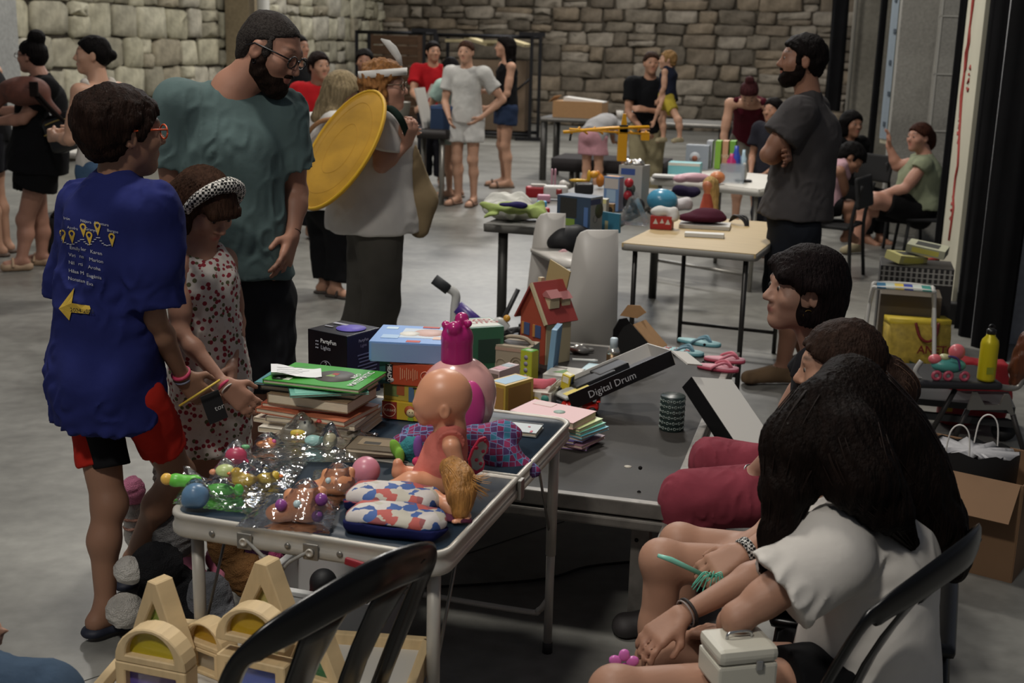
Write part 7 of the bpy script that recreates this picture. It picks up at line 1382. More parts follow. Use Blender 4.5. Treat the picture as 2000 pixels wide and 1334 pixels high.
b0=U(905,700,5.8);b0.z=0;t=thing('childrens_bike','white and purple children\'s bicycle lying behind the platform','bicycle',b0)
WHP=mat('bike_white','#a9a9a6',.3);PUR=mat('bike_purple','#3b2a6c',.35);BP=lambda x,y,d=0:U(x,y,5.75+d)-b0
obj('handlebar',tube_me('handlebar',bez([BP(873,562),BP(890,575),BP(888,605),BP(886,660)],6),.021,8),WHP,t);obj('grip',tube_me('grip',[BP(848,545),BP(876,566)],.026,10),plastic('#26282a',.7),t)
obj('handlebar_right',tube_me('handlebar_right',bez([BP(925,660),BP(950,640),BP(975,628),BP(990,642)],6),.022,8),WHP,t);obj('frame_tube',tube_me('frame_tube',[BP(893,600),BP(952,648)],.034,10),PUR,t);obj('fork',tube_me('fork',[BP(1012,565,.1),BP(968,655,.1)],.012,8),plastic('#2c2c2e',.4),t)
obj('bell',lathe_me('bell',[(.018*math.sin(a),-.018*math.cos(a))for a in np.linspace(.1,3,8)],12),plastic('#b5832a',.3),t,BP(990,622));obj('brake_lever',tube_me('brake_lever',bez([BP(985,645),BP(1000,650),BP(1010,640)],4),.008,6),plastic('#2c2c2e',.4),t)
for x,d in((880,0),(1010,.25)):
 cc=BP(x,700,d);cc.z=.15
 w=obj('wheel',tube_me('wheel',[cc+V((.14*math.cos(a),.03*math.cos(a),.14*math.sin(a)))for a in np.linspace(0,6.283,25)[:-1]],.015,6,True),plastic('#17171a',.7),t);obj('spokes',tubes_me('spokes',[([cc,cc+V((.13*math.cos(a),.03*math.cos(a),.13*math.sin(a)))],.002)for a in np.linspace(0,6.283,11)[:-1]],4),ALU2,w)
BX=lambda n,lb,px,py,D,size,rz,c,it=(),**k:carton(n,lb,'box',V((U(px,py,D).x,D,0)),size,rz,c,it,**k)
BX('black_box','large black box with silver lettering on the floor behind the bicycle',962,640,6.3,(.28,.22,.2),HALL,'#0d0d10',[('T','rect',.1,.1,.6,.5,'#77787c'),('T','rect',-.3,0,.25,.5,'#2b2450')]+[('F','rect',-.4+.08*k,0,.012,.7,'#3a3a40')for k in range(11)])
BX('black_box','black boxed game with white title under the white bench',1060,600,6.15,(.2,.2,.3),HALL,'#0e0e11',[('F','rect',.0,.1,.8,.4,'#191921'),('F','text',.05,.05,.05,1,'#8f8f95','xCYC'),('F','rect',-.2,.4,.5,.03,'#77777b')])
def kids_bench():
 o=U(1165,600,5.62);o.z=0;t=thing('white_bench','white children\'s bench unit with two tall smooth side panels','bench',o);m=mat('white_shell','#a8a49e',.45);q=lambda x,y,D:U(x,y,D)-o
 def pan(pts,D,th):
  P=[q(x,y,D)for x,y in pts];n=V((0,th,0));return obj('side_panel',loft_me('side_panel',[P,[p+n for p in P]],smooth=False),m,t)
 pan([(1095,700),(1104,600),(1118,500),(1127,465),(1134,455),(1146,450),(1208,450),(1207,560),(1204,700)],5.62,.02)
 pan([(1022,640),(1030,560),(1042,460),(1048,430),(1056,420),(1068,416),(1105,418),(1100,560),(1095,640)],6.05,.02)
 obj('seat',loft_me('seat',[[q(1036,484,6.05),q(1096,484,6.05),q(1160,515,5.64),q(1100,515,5.64)],[q(1036,492,6.05),q(1096,492,6.05),q(1160,525,5.64),q(1100,525,5.64)]],smooth=False),m,t)
 for(x,y,D)in((1024,640,6.05),(1092,640,6.05),(1098,700,5.63),(1202,700,5.63)):p=q(x,y,D);obj('leg',tube_me('leg',[p,(p.x,p.y,0)],.012,6),ALU2,t)
kids_bench()
c=U(1100,470,6.1);v=Vox(.012);v.ell(c,(.1,.09,.075),None,k=.03);v.ell(c+V((.06,0,.02)),(.07,.07,.06),None,k=.03);tag(obj('black_bag',v.mesh('black_bag',c,noise=wob(3,.008,40)),mat('black_nylon','#101013',.6),None,c),'crumpled black bag on the white bench','bag')
c=U(1090,530,5.95);v=Vox(.01);v.cone(c+V((.02,0,.08)),c+V((-.02,0,-.12)),.03,.04,k=.03,sq=((0,1,0),1.6));tag(obj('pink_cloth',v.mesh('pink_cloth',c,noise=wob(8,.006,50)),cloth('dusty_pink','#a88588'),None,c),'dusty pink cloth hanging from the white bench','cloth')
z=.741
def lump(name,label,cat,px,py,zz,L,c,res=.01,fold=.008,ff=45,m=None):
 o=G(px,py,zz);v=Vox(res)
 for q in L:v.ell(o+V(q[:3]),q[3:6],None,k=.03)
 return tag(obj(name,v.mesh(name,o,noise=wob(len(label),fold,ff),planes=[((0,0,zz+.0005),(0,0,-1))]),m or cloth('lump_'+c,c,.15,.3,30),None,o),label,cat)
lump('folded_jumper','white jumper bundled at the corner of the grey table','clothing',1000,432,z,[(0,.05,.05,.15,.09,.05),(-.03,.16,.07,.14,.1,.06),(.09,.03,.04,.08,.06,.04)],'#a9a8a2',.008,.012,60);lump('folded_jumper','lime green jumper lying across the white one','clothing',1010,424,z+.06,[(-.02,.1,.035,.15,.06,.025),(.12,.06,.01,.05,.07,.045),(-.13,.06,-.01,.035,.09,.03)],'#87955a',.008,.012,60);lump('folded_jumper','navy cloth on top of the bundled jumpers','clothing',1002,410,z+.11,[(0,.05,.02,.08,.045,.02)],'#24214a')
CB=lambda n,lb,px,py,sz,rz,c,it=(),zz=z:carton(n,lb,'box',FB(px,py,zz,sz[1],rz),sz,rz,c,it)
CB('dinosaur_game','large dark dinosaur game box with a yellow price note',1118,460,(.20,.12,.20),HALL-.35,'#2a3a4c',[('F','rect',-.15,.2,.5,.5,'#22221f'),('F','rect',-.1,-.2,.3,.25,'#6b8236'),('F','rect',-.35,-.25,.2,.35,'#b0a866'),('R','rect',0,0,.95,.96,'#6d7274'),('R','disc',.2,.15,.2,0,'#2c3320'),('R','ring',-.1,-.05,.09,0,'#33363a'),('R','rect',-.1,.38,.8,.14,'#1f2f55'),('F','rect',.38,0,.12,.5,'#44608c')])
CB('white_green_box','white and green box with a yellow paper note on top',1168,432,(.085,.08,.12),HALL,'#a39f92',[('F','tri',0,-.15,.4,.25,'#3f8a3c'),('F','rect',0,.42,.98,.2,'#bdb67c')]);CB('tall_game','tall white and blue game box behind the yellow note',1192,412,(.10,.06,.2),HALL-.3,'#5f7aa0',[('F','rect',0,.3,.9,.3,'#aaa29c'),('F','rect',0,-.05,.6,.35,'#8aa0b5'),('R','rect',0,0,.9,.9,'#8d8896'),('T','rect',0,0,.8,.8,'#b58a62')]);CB('wooden_toy_box','small brown picture box beside the tall game',1190,428,(.045,.05,.085),HALL,'#7a5f3c',[('F','disc',0,.1,.2,0,'#2b241a')])
carton('teal_board','teal board standing slanted behind the white bench','board',FB(1185,452,z,.02,HALL),(.17,.015,.10),HALL-.5,'#2f6478',[('F','rect',.0,-.2,.12,.5,'#a09a76')])
def multi(name,label,cat,px,py,zz,parts,res=.008):
 o=G(px,py,zz);t=thing(name,label,cat,o)
 for pn,c,L in parts:
  v=Vox(res)
  for q in L:
   if len(q)==6:v.ell(o+V(q[:3]),q[3:6],None,k=.01)
   else:v.box(o+V(q[:3]),q[3:6],None,q[6],k=.004)
  obj(pn,v.mesh(pn,o),plastic(c,.4),t)
 return t
multi('toy_van','white toy van with red window','toy car',1085,392,z,[('body','#a9a8a4',[(0,.04,.05,.075,.04,.04,.015)]),('window','#7a2420',[(.02,.0,.055,.02,.008,.018,.004)]),('wheel','#141414',[(-.045,.0,.015,.015,.008,.015)])]);multi('toy_digger','yellow and black toy digger on the grey table','toy',1140,380,z,[('arm','#b58f1f',[(-.04,.0,.09,.06,.015,.012),(.03,0,.12,.015,.015,.04)]),('body','#17171a',[(0,.0,.04,.06,.04,.035,.012)]),('bucket','#b5801f',[(.06,.0,.13,.03,.03,.025)])])
multi('toy_truck','red toy fire engine behind the bundled jumpers','toy car',1045,388,z,[('body','#8c1a20',[(0,.02,.04,.06,.04,.035,.01)]),('ladder','#b5b0a8',[(.02,.0,.085,.05,.015,.008,.003)])]);multi('clothes_peg','giant pink clothes peg standing among the toys','toy',1080,372,z,[('left_arm','#b58a98',[(-.010,0,.07,.007,.014,.075,.004)]),('right_arm','#b58a98',[(.012,0,.07,.007,.014,.075,.004)])]);multi('building_blocks','bright blue toy brick beside the jumpers','toy',1058,408,z,[('brick','#2f7fa8',[(0,.02,.025,.03,.025,.02,.004)])]);multi('building_blocks','dark red toy brick beside the dinosaur game','toy',1062,420,z,[('brick','#8a1f22',[(0,.02,.02,.035,.025,.02,.004)])])
multi('toy_robot','red and black toy figure beside the white bin','toy',1228,415,z,[('body','#1c1c20',[(0,.03,.07,.035,.03,.07)]),('head','#96202a',[(-.005,.02,.17,.028,.028,.028)]),('chest','#8c1c26',[(-.01,.0,.10,.026,.024,.028)]),('foot','#b0a898',[(-.02,-.01,.02,.012,.015,.02)])])
bn_=CB('white_bin','tall white display bin with crumpled foil on top',1228,405,(.15,.13,.25),HALL-.2,'#a09d96',[('F','rect',-.1,.35,.6,.15,'#3a4f86'),('F','disc',.05,-.05,.12,0,'#3a4038'),('F','disc',-.2,-.3,.1,0,'#8c2a2a')]);v=Vox(.008);v.ell((0,0,.26),(.065,.06,.02),None,k=.01);obj('foil',v.mesh('foil',noise=wob(3,.008,110)),mat('foil','#b5b5b3',.2,.9),bn_)
multi('toy_basket','small pink plastic toy basket beside the fire engine','toy',1062,396,z,[('basket','#a8788a',[(0,.02,.025,.04,.03,.022,.006)])]);multi('toy_figure','orange toy dinosaur behind the digger','toy',1172,368,z,[('body','#a8661f',[(0,.02,.05,.03,.025,.045),(-.02,.02,.10,.018,.016,.02)])]);multi('toy_tractor','grey toy tractor with a big dark wheel beside the red figure','toy',1238,420,z,[('wheel','#26272a',[(.02,.02,.05,.045,.02,.048)]),('bonnet','#5d6066',[(-.03,.02,.03,.03,.02,.025)])]);multi('toy_cup','white toy teapot on the grey table','toy',1100,372,z,[('pot','#a9a5a0',[(0,.02,.035,.03,.03,.032),(.035,.02,.04,.012,.008,.012)])])
c=U(1214,312,7.42);c.z=z+.27;t=thing('toy_crane','yellow toy tower crane with a long lattice jib','toy',c);CY=plastic('#c08a12',.4);P=lambda x,y:U(x,y,7.42)-c
obj('mast',box_me('mast',(.055,.05,.20),c=(.0,0,.10),bev=.004),CY,t);obj('cab',box_me('cab',(.05,.05,.05)),plastic('#1c1c1c',.5),t,P(1218,252));obj('tower_top',prism_me('tower_top',[(-.025,0),(.025,0),(.008,.12),(-.008,.12)],.03),CY,t,P(1218,262))
for dy in(-.02,.02):obj('jib_rail',tubes_me('jib_rail',[([P(1100,258)+V((0,dy,0)),P(1190,250)+V((0,dy,0)),P(1268,248)+V((0,dy,0))],.009),([P(1112,252)+V((0,dy,0)),P(1268,262)+V((0,dy,0))],.006)],5),CY,t)
obj('jib_lattice',tubes_me('jib_lattice',[([P(1110+k*15,256),P(1118+k*15,248 if k%2 else 262)],.006)for k in range(11)],4),CY,t);obj('counterweight',box_me('counterweight',(.05,.05,.05),bev=.004),CY,t,P(1260,266));obj('hook',tubes_me('hook',[([P(1115,262),P(1113,275)],.007)],5),plastic('#161616',.5),t)
WB=lambda n,lb,cat,px,py,sz,rz,c,it=(),zz=.741:carton(n,lb,cat,FB(px,py,zz,sz[1],rz),sz,rz,c,it)
WB('paper_roll','stack of white papers with a black clip on the beech table','paper',1375,464,(.20,.06,.02),HALL+.08,'#b5b4b0',[('R','rect',0,0,.9,.9,'#17171a')]);WB('white_tray','shallow white tray holding a maroon case','tray',1375,448,(.27,.18,.02),HALL+.05,'#a3a09a')
lump('maroon_case','dark maroon fabric case lying on the white tray','bag',1375,440,z+.02,[(0,.08,.03,.13,.08,.03),(.03,.1,.05,.08,.06,.03)],'#3c1422',.01,.003);lump('helmet','pale blue children\'s cycle helmet','helmet',1295,415,z,[(0,.08,.06,.09,.08,.07)],'#3f7f9c',.008,.002,30,plastic('#3f7f9c',.25));lump('plush_panda','black and white plush lying by the helmet','plush toy',1325,412,z,[(0,.03,.03,.08,.04,.03),(.06,.03,.04,.04,.04,.04)],'#aba7a8');lump('dark_plush','dark purple plush behind the helmet','plush toy',1330,385,z,[(0,.05,.04,.06,.04,.04),(.08,.05,.03,.05,.04,.03)],'#241d33')
t=WB('toy_drum','red toy box with white triangles and crumpled paper inside','toy',1290,448,(.115,.09,.07),HALL,'#8f1f1c',[('F','tri',-.25,.1,.12,.2,'#b0a9a0'),('F','tri',.05,.15,.1,.18,'#b0a9a0'),('F','tri',.32,.1,.12,.2,'#b0a9a0')]);v=Vox(.008);v.ell((0,0,.085),(.065,.05,.028),None);v.ell((.06,0,.07),(.03,.04,.03),None);obj('crumpled_paper',v.mesh('crumpled_paper',noise=wob(5,.008,70)),mat('white_paper','#c8c5c0',.8),t)
c=G(1232,440,z);ob=obj('clear_cover',prism_me('clear_cover',[(-.05,0),(.10,0),(.03,.14),(.0,.15)],.14,.003),FILM,None,c+V((0,.07,0)),(0,0,HALL));tag(ob,'clear plastic wedge-shaped cover on the beech table','cover')
def small_doll(label,px,py,zz,hair,dress,s=1.0):
 o=G(px,py,zz);t=thing('doll',label,'doll',o);v=Vox(.007);v.sph(o+V((0,0,.17*s)),.035*s,k=.01);v.cone(o+V((0,0,.02)),o+V((0,0,.13*s)),.03*s,.022*s,k=.02);obj('vinyl_body',v.mesh('vinyl_body',o),plastic('#a8684a',.4),t);v=Vox(.007);v.sph(o+V((.012,.012,.18*s)),.042*s,k=.01);v.cone(o+V((.025,.01,.17*s)),o+V((.04,.0,.03)),.035*s,.03*s,k=.02);v.ell(o+V((-.01,-.04,.17*s)),(.03*s,)*3,None,op='-',k=.005);obj('hair',v.mesh('hair',o,noise=wob(5,.004,90)),hair_mat(hair),t);v=Vox(.007);v.cone(o+V((0,0,.03)),o+V((0,0,.11*s)),.045*s,.028*s,k=.01);obj('dress',v.mesh('dress',o),cloth('dd_'+dress,dress),t)
small_doll('doll with pale blond hair sitting behind the maroon case',1380,420,z,'#a08454','#9c4a3a');
for k in range(3):tag(obj('black_cable',tube_me('black_cable',bez([G(1425,432,z+.01)-G(1425,440,z),V((.03+.02*k,.04,.05)),V((.08+.01*k,0,.02)),V((.09,-.03,-.06-.03*k))],6),.006,5),plastic('#141214',.5),None,G(1425,440,z)),('thick black cable draped off the beech table','looped black cable beside the maroon case','short black cable end on the beech table')[k],'cable')
z3=.742
CB('storage_box','aqua storage box with a white lid on the white table',1335,342,(.24,.15,.09),HALL,'#5f9aa0',[('F','rect',0,.38,.99,.24,'#a8a89f')],z3);CB('grey_box','grey boxed toy with a round window behind the aqua box',1360,331,(.18,.1,.19),HALL,'#7c828a',[('F','disc',-.1,.0,.22,0,'#9a9ea2'),('F','disc',-.1,-.05,.12,0,'#7a4a38')],z3);CB('white_flat_box','flat white box with a dark edge at the table corner',1300,350,(.2,.12,.025),HALL,'#a9a8a4',[('F','rect',0,-.3,.98,.3,'#1c1c20')],z3)
for k,(c2,lb)in enumerate((('#6f9a32','lime green picture book standing on the white table'),('#a87f62','coral spotted picture book standing on the white table'),('#5f8f35','leaf green picture book standing on the white table'),('#8f9296','grey folder standing at the end of the books'))):carton('standing_book',lb,'book',FB((1400,1414,1428,1383)[k],330,z3,.14,HALL),(.045,.14,.22),HALL,c2,[('F','text',0,-.2+.1*k,.04,2,'#b5a58a','NO')]if k==1 else[])
for(lb,px,cc,hh,rr)in(('blue plastic bottle standing by the picture books',1440,'#23388a',.2,.035),('pale blue bottle next to the dark blue one',1455,'#8fa5b0',.17,.025),('magenta bowling pin in the clear bin',1432,'#8f1a52',.14,.04)):c=G(px,338,z3);tag(obj('bottle',lathe_me('bottle',[(rr,0),(rr,hh*.6),(rr*.5,hh*.8),(rr*.45,hh)],16),plastic(cc,.35),None,c+V((0,.1,0))),lb,'bottle')
o=G(1428,358,z3);t=thing('clear_bin','clear plastic bin on the white table','bin',o,HALL);gm=mat('clear_plastic','#9aa3ab',.15,alpha=.4)
for(cx,cy,sx,sy)in((0,0,.17,.006),(0,.13,.17,.006),(-.083,.065,.006,.13),(.083,.065,.006,.13)):obj('wall',box_me('wall',(sx,sy,.13),c=(cx,cy,.065)),gm,t)
multi('lying_doll','pink dressed doll lying on its side on the white table','doll',1355,358,z3,[('dress','#a8838c',[(0,.0,.04,.12,.045,.035),(-.1,.0,.03,.05,.05,.03)]),('head','#a8683f',[(.165,.0,.045,.055,.05,.045)]),('skirt','#7a2a48',[(-.09,.02,.025,.06,.04,.02)])]);multi('penguin_toy','small white penguin figure on a dark base','toy',1452,355,z3,[('body','#a39f95',[(0,.0,.06,.022,.02,.06),(.0,0,.12,.014,.014,.02)]),('base','#1c1a1a',[(0,0,.008,.06,.035,.008,.004)])])
zb=.781;p=V((A4.x,A4.y,0))+AY*.45+AX*.3;t=thing('open_cardboard_box','open cardboard box with white paper on the steel table','box',p+V((0,0,zb)),HALL);obj('box_body',box_me('box_body',(.62,.4,.2),c=(0,0,.1)),KR,t);obj('paper',box_me('paper',(.5,.3,.05),c=(.06,0,.2),R=Matrix.Rotation(.1,3,'Y')),PAPER,t);obj('flap',xform(box_me('flap',(.1,.4,.006)),Matrix.Rotation(-.8,4,'Y')),KR,t,(-.33,0,.22))
for k,lb in enumerate(('white cup beside the cardboard box','second white cup near the bending child','white paper plate on the steel table')):q=p+AY*(.5+.18*k)+V((0,0,zb));tag(obj('cup',lathe_me('cup',[(.035,0),(.045,.1)]if k<2 else[(.16,0),(.2,.02)],14),PAPER,None,q),lb,'cup')
p=V((A6.x,A6.y,0))+AY*.5+AX*.25;carton('blue_crate','dark blue folding crate on the dark table','crate',p+V((0,0,zb)),(.34,.3,.24),HALL,'#1f2f48',[('F','rect',0,.42,.98,.1,'#2f4468')]);t=tag(obj('white_board',box_me('white_board',(.02,.3,.42),c=(0,0,.21),R=None,bev=.004),mat('white_shell','#a3a09b',.45),None,p-AY*.24+V((0,0,zb)),(0,-.25,HALL)),'white board propped against the blue crate','board');tag(obj('white_bucket',lathe_me('white_bucket',[(.1,0),(.14,.26),(.145,.26)],20),mat('bucket_white','#a5a39a',.5),None,p-AY*.55+V((0,0,zb))-AX*.1),'white bucket on the dark table beside the blue crate','bucket')
p=V((A7.x,A7.y,0));q=p+AY*1.2+AX*.4;q.z=z;v=Vox(.012);v.ell(q+V((0,0,.08)),(.16,.12,.08),None);tag(obj('cloth_bundle',v.mesh('cloth_bundle',q,noise=wob(5,.012,30)),cloth('cream_bundle','#a39a80'),None,q),'cream cloth bundle on the white side table','clothing');carton('craft_kit','white and yellow craft kit standing on the side table','box',p+AY*.6+AX*.3+V((0,0,z)),(.32,.1,.3),HALL,'#a3a5a0',[('F','disc',.15,-.2,.14,0,'#b59a3a'),('F','rect',-.2,.1,.3,.4,'#8f9ca8')])
o=U(140,400,9.2);o.z=0;v=Vox(.012);v.box(o+V((0,0,.17)),(.24,.15,.17),None,.06,k=.03);t=thing('black_holdall','black holdall on the floor behind the woman in black','bag',o);obj('bag_body',v.mesh('bag_body',o,noise=wob(4,.012,25)),mat('black_nylon','#101013',.6),t);obj('handle',tube_me('handle',bez([(-.12,-.1,.33),(0,-.12,.44),(.12,-.1,.33)],6),.014,6),mat('black_nylon','#101013',.6),t)
def openbox(name,label,c,w,d,h,rz,m,flaps=True):
 t=thing(name,label,'box',c,rz)
 for(cx,cy,sx,sy)in((0,-d/2,w,.006),(0,d/2,w,.006),(-w/2,0,.006,d),(w/2,0,.006,d)):obj('side',box_me('side',(sx,sy,h),c=(cx,cy,h/2)),m,t)
 obj('bottom',box_me('bottom',(w,d,.006),c=(0,0,.003)),m,t)
 if flaps:
  for(x,y,rx,ry,sx,sy)in((0,-d/2,.75,0,w*.96,.15),(0,d/2,-.6,0,w*.96,.15),(-w/2,0,0,-.7,.15,d*.96),(w/2,0,0,.8,.15,d*.96)):
   obj('flap',box_me('flap',(sx,sy,.005),c=(math.copysign(sx/2,x)if x else 0,math.copysign(sy/2,y)if y else 0,0)),m,t,(x,y,h),(rx,ry,0))
 return t
c=G(1915,1120)+V((.02,.2,0));openbox('large_cardboard_box','large open cardboard box holding a black paper bag',c,.40,.38,.34,HALL-.35,mat('brown_card','#6b5139',.8,var=.08,vscale=4))
t=thing('paper_carrier','black paper carrier bag with white lining and string handles','bag',c+V((-.02,.0,.007)),HALL-.2);ring=[(.15*math.cos(a),.10*math.sin(a))for a in np.linspace(0,6.283,33)[:-1]];obj('bag_side',loft_me('bag_side',[[(x,y,0)for x,y in ring],[(x*1.04,y*1.04,.37+.008*math.sin(i*1.7))for i,(x,y)in enumerate(ring)]],cap=False),mat('black_paper','#0f0f10',.6),t);obj('tissue',loft_me('tissue',[[(x*1.02,y*1.02,.365+.012*math.sin(i*2.3))for i,(x,y)in enumerate(ring)],[(x*.5,y*.5,.35+.02*math.sin(i*1.9))for i,(x,y)in enumerate(ring)]]),mat('tissue_white','#8f8e90',.8),t)
for y in(-.09,.09):obj('string_handle',tube_me('string_handle',bez([(-.04+y*.4,y,.34),(-.03+y*.4,y,.44),(.0+y*.4,y,.47),(.03+y*.4,y,.44),(.04+y*.4,y,.34)],5),.0028,5),mat('string_white','#b5b2ad',.7),t)
c=G(1925,880);CD=c.y;t=thing('folding_trolley','folding metal trolley carrying a toy tray and a bottle','trolley',c);q=lambda x,y,d=0:U(x,y,CD+d)-c
obj('handle_frame',tube_me('handle_frame',bez([q(1872,748),q(1930,752),q(1980,758),q(1998,740),q(2020,690)],5),.014,8),ALU2,t);obj('bracket',prism_me('bracket',[((q(x,y)).x,(q(x,y)).z)for x,y in((1886,805),(1900,765),(1908,765),(1922,790),(1952,790),(1962,770),(1970,770),(1982,815),(1975,812),(1965,800),(1895,800))],.012),ALU2,t)
for x0,y0,x1,y1 in((1866,760,1815,850),(1890,800,1862,860),(1978,810,2005,900)):obj('leg',tube_me('leg',[q(x0,y0),q(x1,y1)],.012,8),mat('trolley_dark','#2a2726',.5,.4),t)
v=Vox(.01);v.box(c+q(1850,735,.1),(.19,.16,.018),None,.015,k=.01);obj('tray',v.mesh('tray',c),mat('tray_black','#17171a',.5),t);obj('tray_rim',tube_me('tray_rim',bez([q(1800,705),q(1788,725),q(1800,742),q(1830,745),q(1870,745)],5),.011,6),mat('rim_grey','#8f8d8a',.4),t)
o=U(1850,735,CD);tt=multi('toy_boat','aqua toy boat with pink figures and pink wheels','toy',1850,735,.001,[],.006);tt.location=o
for pn,cc,L in(('hull','#3f7f78',[(0,0,.05,.075,.04,.035)]),('figure','#b0565c',[(.03,0,.11,.035,.03,.035),(-.06,0,.075,.03,.025,.022)]),('cushion','#8f8f6a',[(-.02,0,.085,.025,.025,.015)])):
 v=Vox(.005);[v.ell(o+V(a[:3]),a[3:6],None,k=.01)for a in L];obj(pn,v.mesh(pn,o),plastic(cc,.35),tt)
for x in(-.06,-.01,.06):obj('wheel',xform(tube_me('wheel',[(.016*math.cos(a),.016*math.sin(a),0)for a in np.linspace(0,6.283,17)[:-1]],.008,6,True),Matrix.Rotation(math.pi/2,4,'X')),plastic('#8f3a4a',.4),tt,(x,-.04,.012))
obj('strap',tube_me('strap',bez([(-.02,-.04,.1),(.02,-.045,.09),(.035,-.045,.04)],4),.005,5),plastic('#3a2a58',.5),tt)
o=U(1925,742,CD-.02);t=thing('yellow_bottle','bright yellow metal water bottle with a black cap on the trolley','bottle',o);obj('flask',lathe_me('flask',[(.036,0),(.038,.01),(.038,.16),(.034,.178),(.02,.195),(.018,.205)],24),mat('yellow_metal','#a89a10',.35,.2),t);obj('cap',lathe_me('cap',[(.02,.205),(.02,.222),(.012,.228)],18),plastic('#101010',.4),t);obj('cap_loop',tube_me('cap_loop',[(.012*math.cos(a),0,.232+.012*math.sin(a))for a in np.linspace(0,3.14,9)],.004,6),plastic('#101010',.4),t)
obj('printed_emblem',box_me('printed_emblem',(.03,.002,.03)),mat('bottle_print','#6f7418',.6),t,(0,-.038,.05))
o=U(1985,745,CD+.02);t=thing('brown_haired_doll','doll with long glossy brown hair lying on the trolley','doll',o);v=Vox(.006);v.cone(o+V((.04,0,.18)),o+V((-.0,0,.06)),.05,.04,k=.02);v.cone(o,o+V((.03,0,.08)),.03,.04,k=.02);obj('hair',v.mesh('hair',o,noise=wob(9,.003,110,(1,1,.2))),mat('doll_brown_hair','#4a2614',.3,var=.3,vscale=60,bump=.6,bscale=160,stretch=(1,1,.15)),t);v=Vox(.006);v.cone(o+V((.07,0,.05)),o+V((.08,0,-.02)),.05,.04,k=.02);obj('dark_dress',v.mesh('dark_dress',o),cloth('doll_black','#101012'),t)
c=G(1905,838)+V((0,.1,0));v=Vox(.012);v.cone(c+V((-.08,0,.03)),c+V((-.06,0,.28)),.07,.06,k=.02,cut=[(c+V((0,0,.31)),(.1,0,1))]);v.box(c+V((.02,0,.15)),(.14,.06,.16),None,.015,k=.02);t=thing('red_bag','tall red printed shopping bag under the trolley','bag',c);obj('bag_body',v.mesh('bag_body',c,noise=wob(5,.01,22),planes=[((0,0,.002),(0,0,-1))]),mat('red_bag','#7a0f16',.5,var=.15,vscale=4),t);obj('yellow_print',box_me('yellow_print',(.05,.004,.08)),mat('bag_yellow','#a88a1f',.6),t,(-.14,-.095,.12))
a0=G(1725,722);t=thing('grocery_bag','yellow woven shopping bag with red ANETO lettering','bag',a0,HALL+.28);wv=mat('yellow_weave','#8f7a2c',.7,var=.25,vscale=30,color2=None)
secs=[[(x*w,y*.07*k2+.03,z2)for x,y in((-1,-1),(-.5,-1.15),(0,-1.2),(.5,-1.15),(1,-1),(1,1),(0,1.1),(-1,1))]for z2,w,k2 in((0,.15,1.3),(.1,.158,1.4),(.2,.162,1.2),(.27,.165,.8))];bm_=loft_me('bag_body',secs,smooth=False);obj('bag_body',bm_,wv,t,(.17,0,0));obj('top_band',loft_me('top_band',[[(x,y-.002 if y<.03 else y+.002,z2+(.0 if i<1 else .0))for(x,y,_)in secs[3]]for i,z2 in((0,.255),(1,.29))],smooth=False),mat('band_yellow','#b09a2a',.6),t,(.17,0,0))
me=text_me('red_lettering','ANETO',.062,bold=True);me.transform(basis((1,0,0),(0,0,1),(0,-1,0),(.14,-.097,.12)));obj('red_lettering',me,mat('aneto_red','#5f1210',.6),t);obj('handle_strap',tube_me('handle_strap',bez([(.13,-.06,.28),(.15,-.085,.21),(.19,-.095,.185),(.235,-.085,.21),(.255,-.06,.28)],5),.008,6),mat('aneto_red','#5f1210',.6),t)
for k in range(5):obj('printed_leaf',prism_me('printed_leaf',[(-.03,0),(.0,-.012),(.03,.002),(.0,.02)],.003),mat('print_leaf','#22301a',.7),t,(.06+.03*k,-.096,.03+.012*(k%3)),(0,.5*k,0))
c=U(1765,560,6.45);c.z=0;t=thing('folding_stool','white tube folding stool with a striped seat','stool',c,HALL);WH=mat('stool_white','#a8a6a0',.4);
for y in(-.13,.13):obj('leg_frame',tube_me('leg_frame',bez([(-.19,y*1.6,0),(-.16,y*-.2,.42),(-.12,y*-.5,.47),(.12,y*-.5,.47),(.16,y*-.2,.42),(.19,y*1.6,0)],5),.011,8),WH,t)
for k,cc in enumerate(('#23506b','#8f9a94','#a8923a','#2f3a78','#9aa09a','#2f6a62')):obj('seat_stripe',box_me('seat_stripe',(.046,.17,.006)),cloth('stripe_'+cc,cc),t,(-.115+.046*k,0,.475))
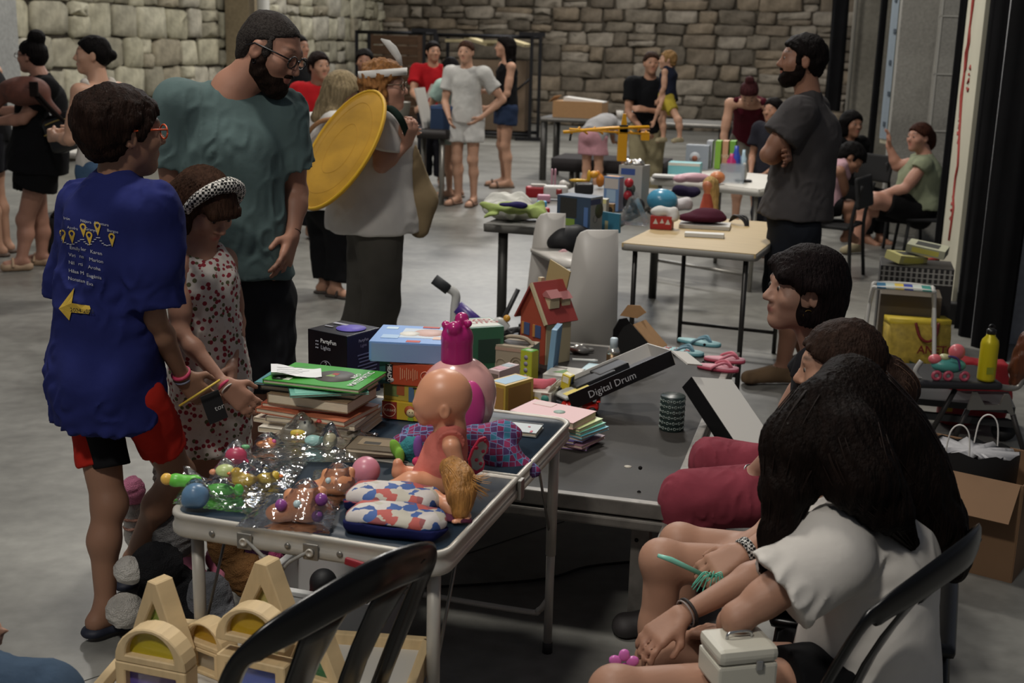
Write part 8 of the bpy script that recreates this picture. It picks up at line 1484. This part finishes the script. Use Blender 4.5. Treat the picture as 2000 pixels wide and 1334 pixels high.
BX('storage_carton','plain grey-brown carton under the folding stool',1775,600,6.7,(.32,.25,.4),HALL,'#4f463b');b5=BX('checked_box','black and white checked carton behind the stool',1785,560,7.05,(.40,.3,.50),HALL,'#1f1e1e');deco(b5,(.4,.3,.5),[('F','rect',-.45+.075*k,.4,.03,.18,'#77756f')for k in range(13)]+[('F','rect',0,.44-.06*k,.98,.012,'#8a8882')for k in range(3)])
for k,(lb,cc,rz,dx)in enumerate((('yellow and white boxed game on the checked carton','#a8a26a',.5,-.06),('second yellow box leaning on the checked carton','#9a9a84',-.5,.06))):carton('boxed_game',lb,'box',b5.location+V((dx,.02,.503+k*.055)),(.22,.12,.05),rz,cc,[('T','rect',0,0,.6,.6,'#2a2b28'),('F','rect',0,0,.7,.6,'#b5ad52')],tilt=(.15,.12))
c=U(1808,520,8.6);c.z=0;v=Vox(.012);v.ell(c+V((0,0,.14)),(.14,.11,.14),None,k=.03);v.ell(c+V((-.04,-.02,.26)),(.09,.08,.05),None,k=.03);t=thing('food_bag','yellow and tan carrier bag against the banner','bag',c);obj('bag_body',v.mesh('bag_body',c,noise=wob(2,.012,30),planes=[((0,0,.002),(0,0,-1))]),mat('tan_bag','#7d6436',.6,color2='#9a8a2a',vscale=6),t);obj('red_trim',tube_me('red_trim',bez([(-.13,-.06,.2),(-.06,-.11,.27),(.08,-.1,.3)],5),.012,6),plastic('#6f1a1a',.6),t)
o=U(1778,800,5.2);o.z=0;t=thing('low_dolly','dark low trolley base with a black castor','trolley',o,HALL);obj('deck',box_me('deck',(.5,.3,.03),c=(.2,.3,.16)),mat('dolly_dark','#1f1f20',.6),t);obj('deck_lower',box_me('deck_lower',(.5,.03,.03),c=(.2,.15,.10)),mat('dolly_dark','#1f1f20',.6),t)
for x in(-.02,.42):obj('castor',xform(lathe_me('castor',[(0,-.015),(.05,-.015),(.055,0),(.05,.015),(0,.015)],18),Matrix.Rotation(math.pi/2,4,'X')),plastic('#0c0c0c',.6),t,(x,.2,.055))
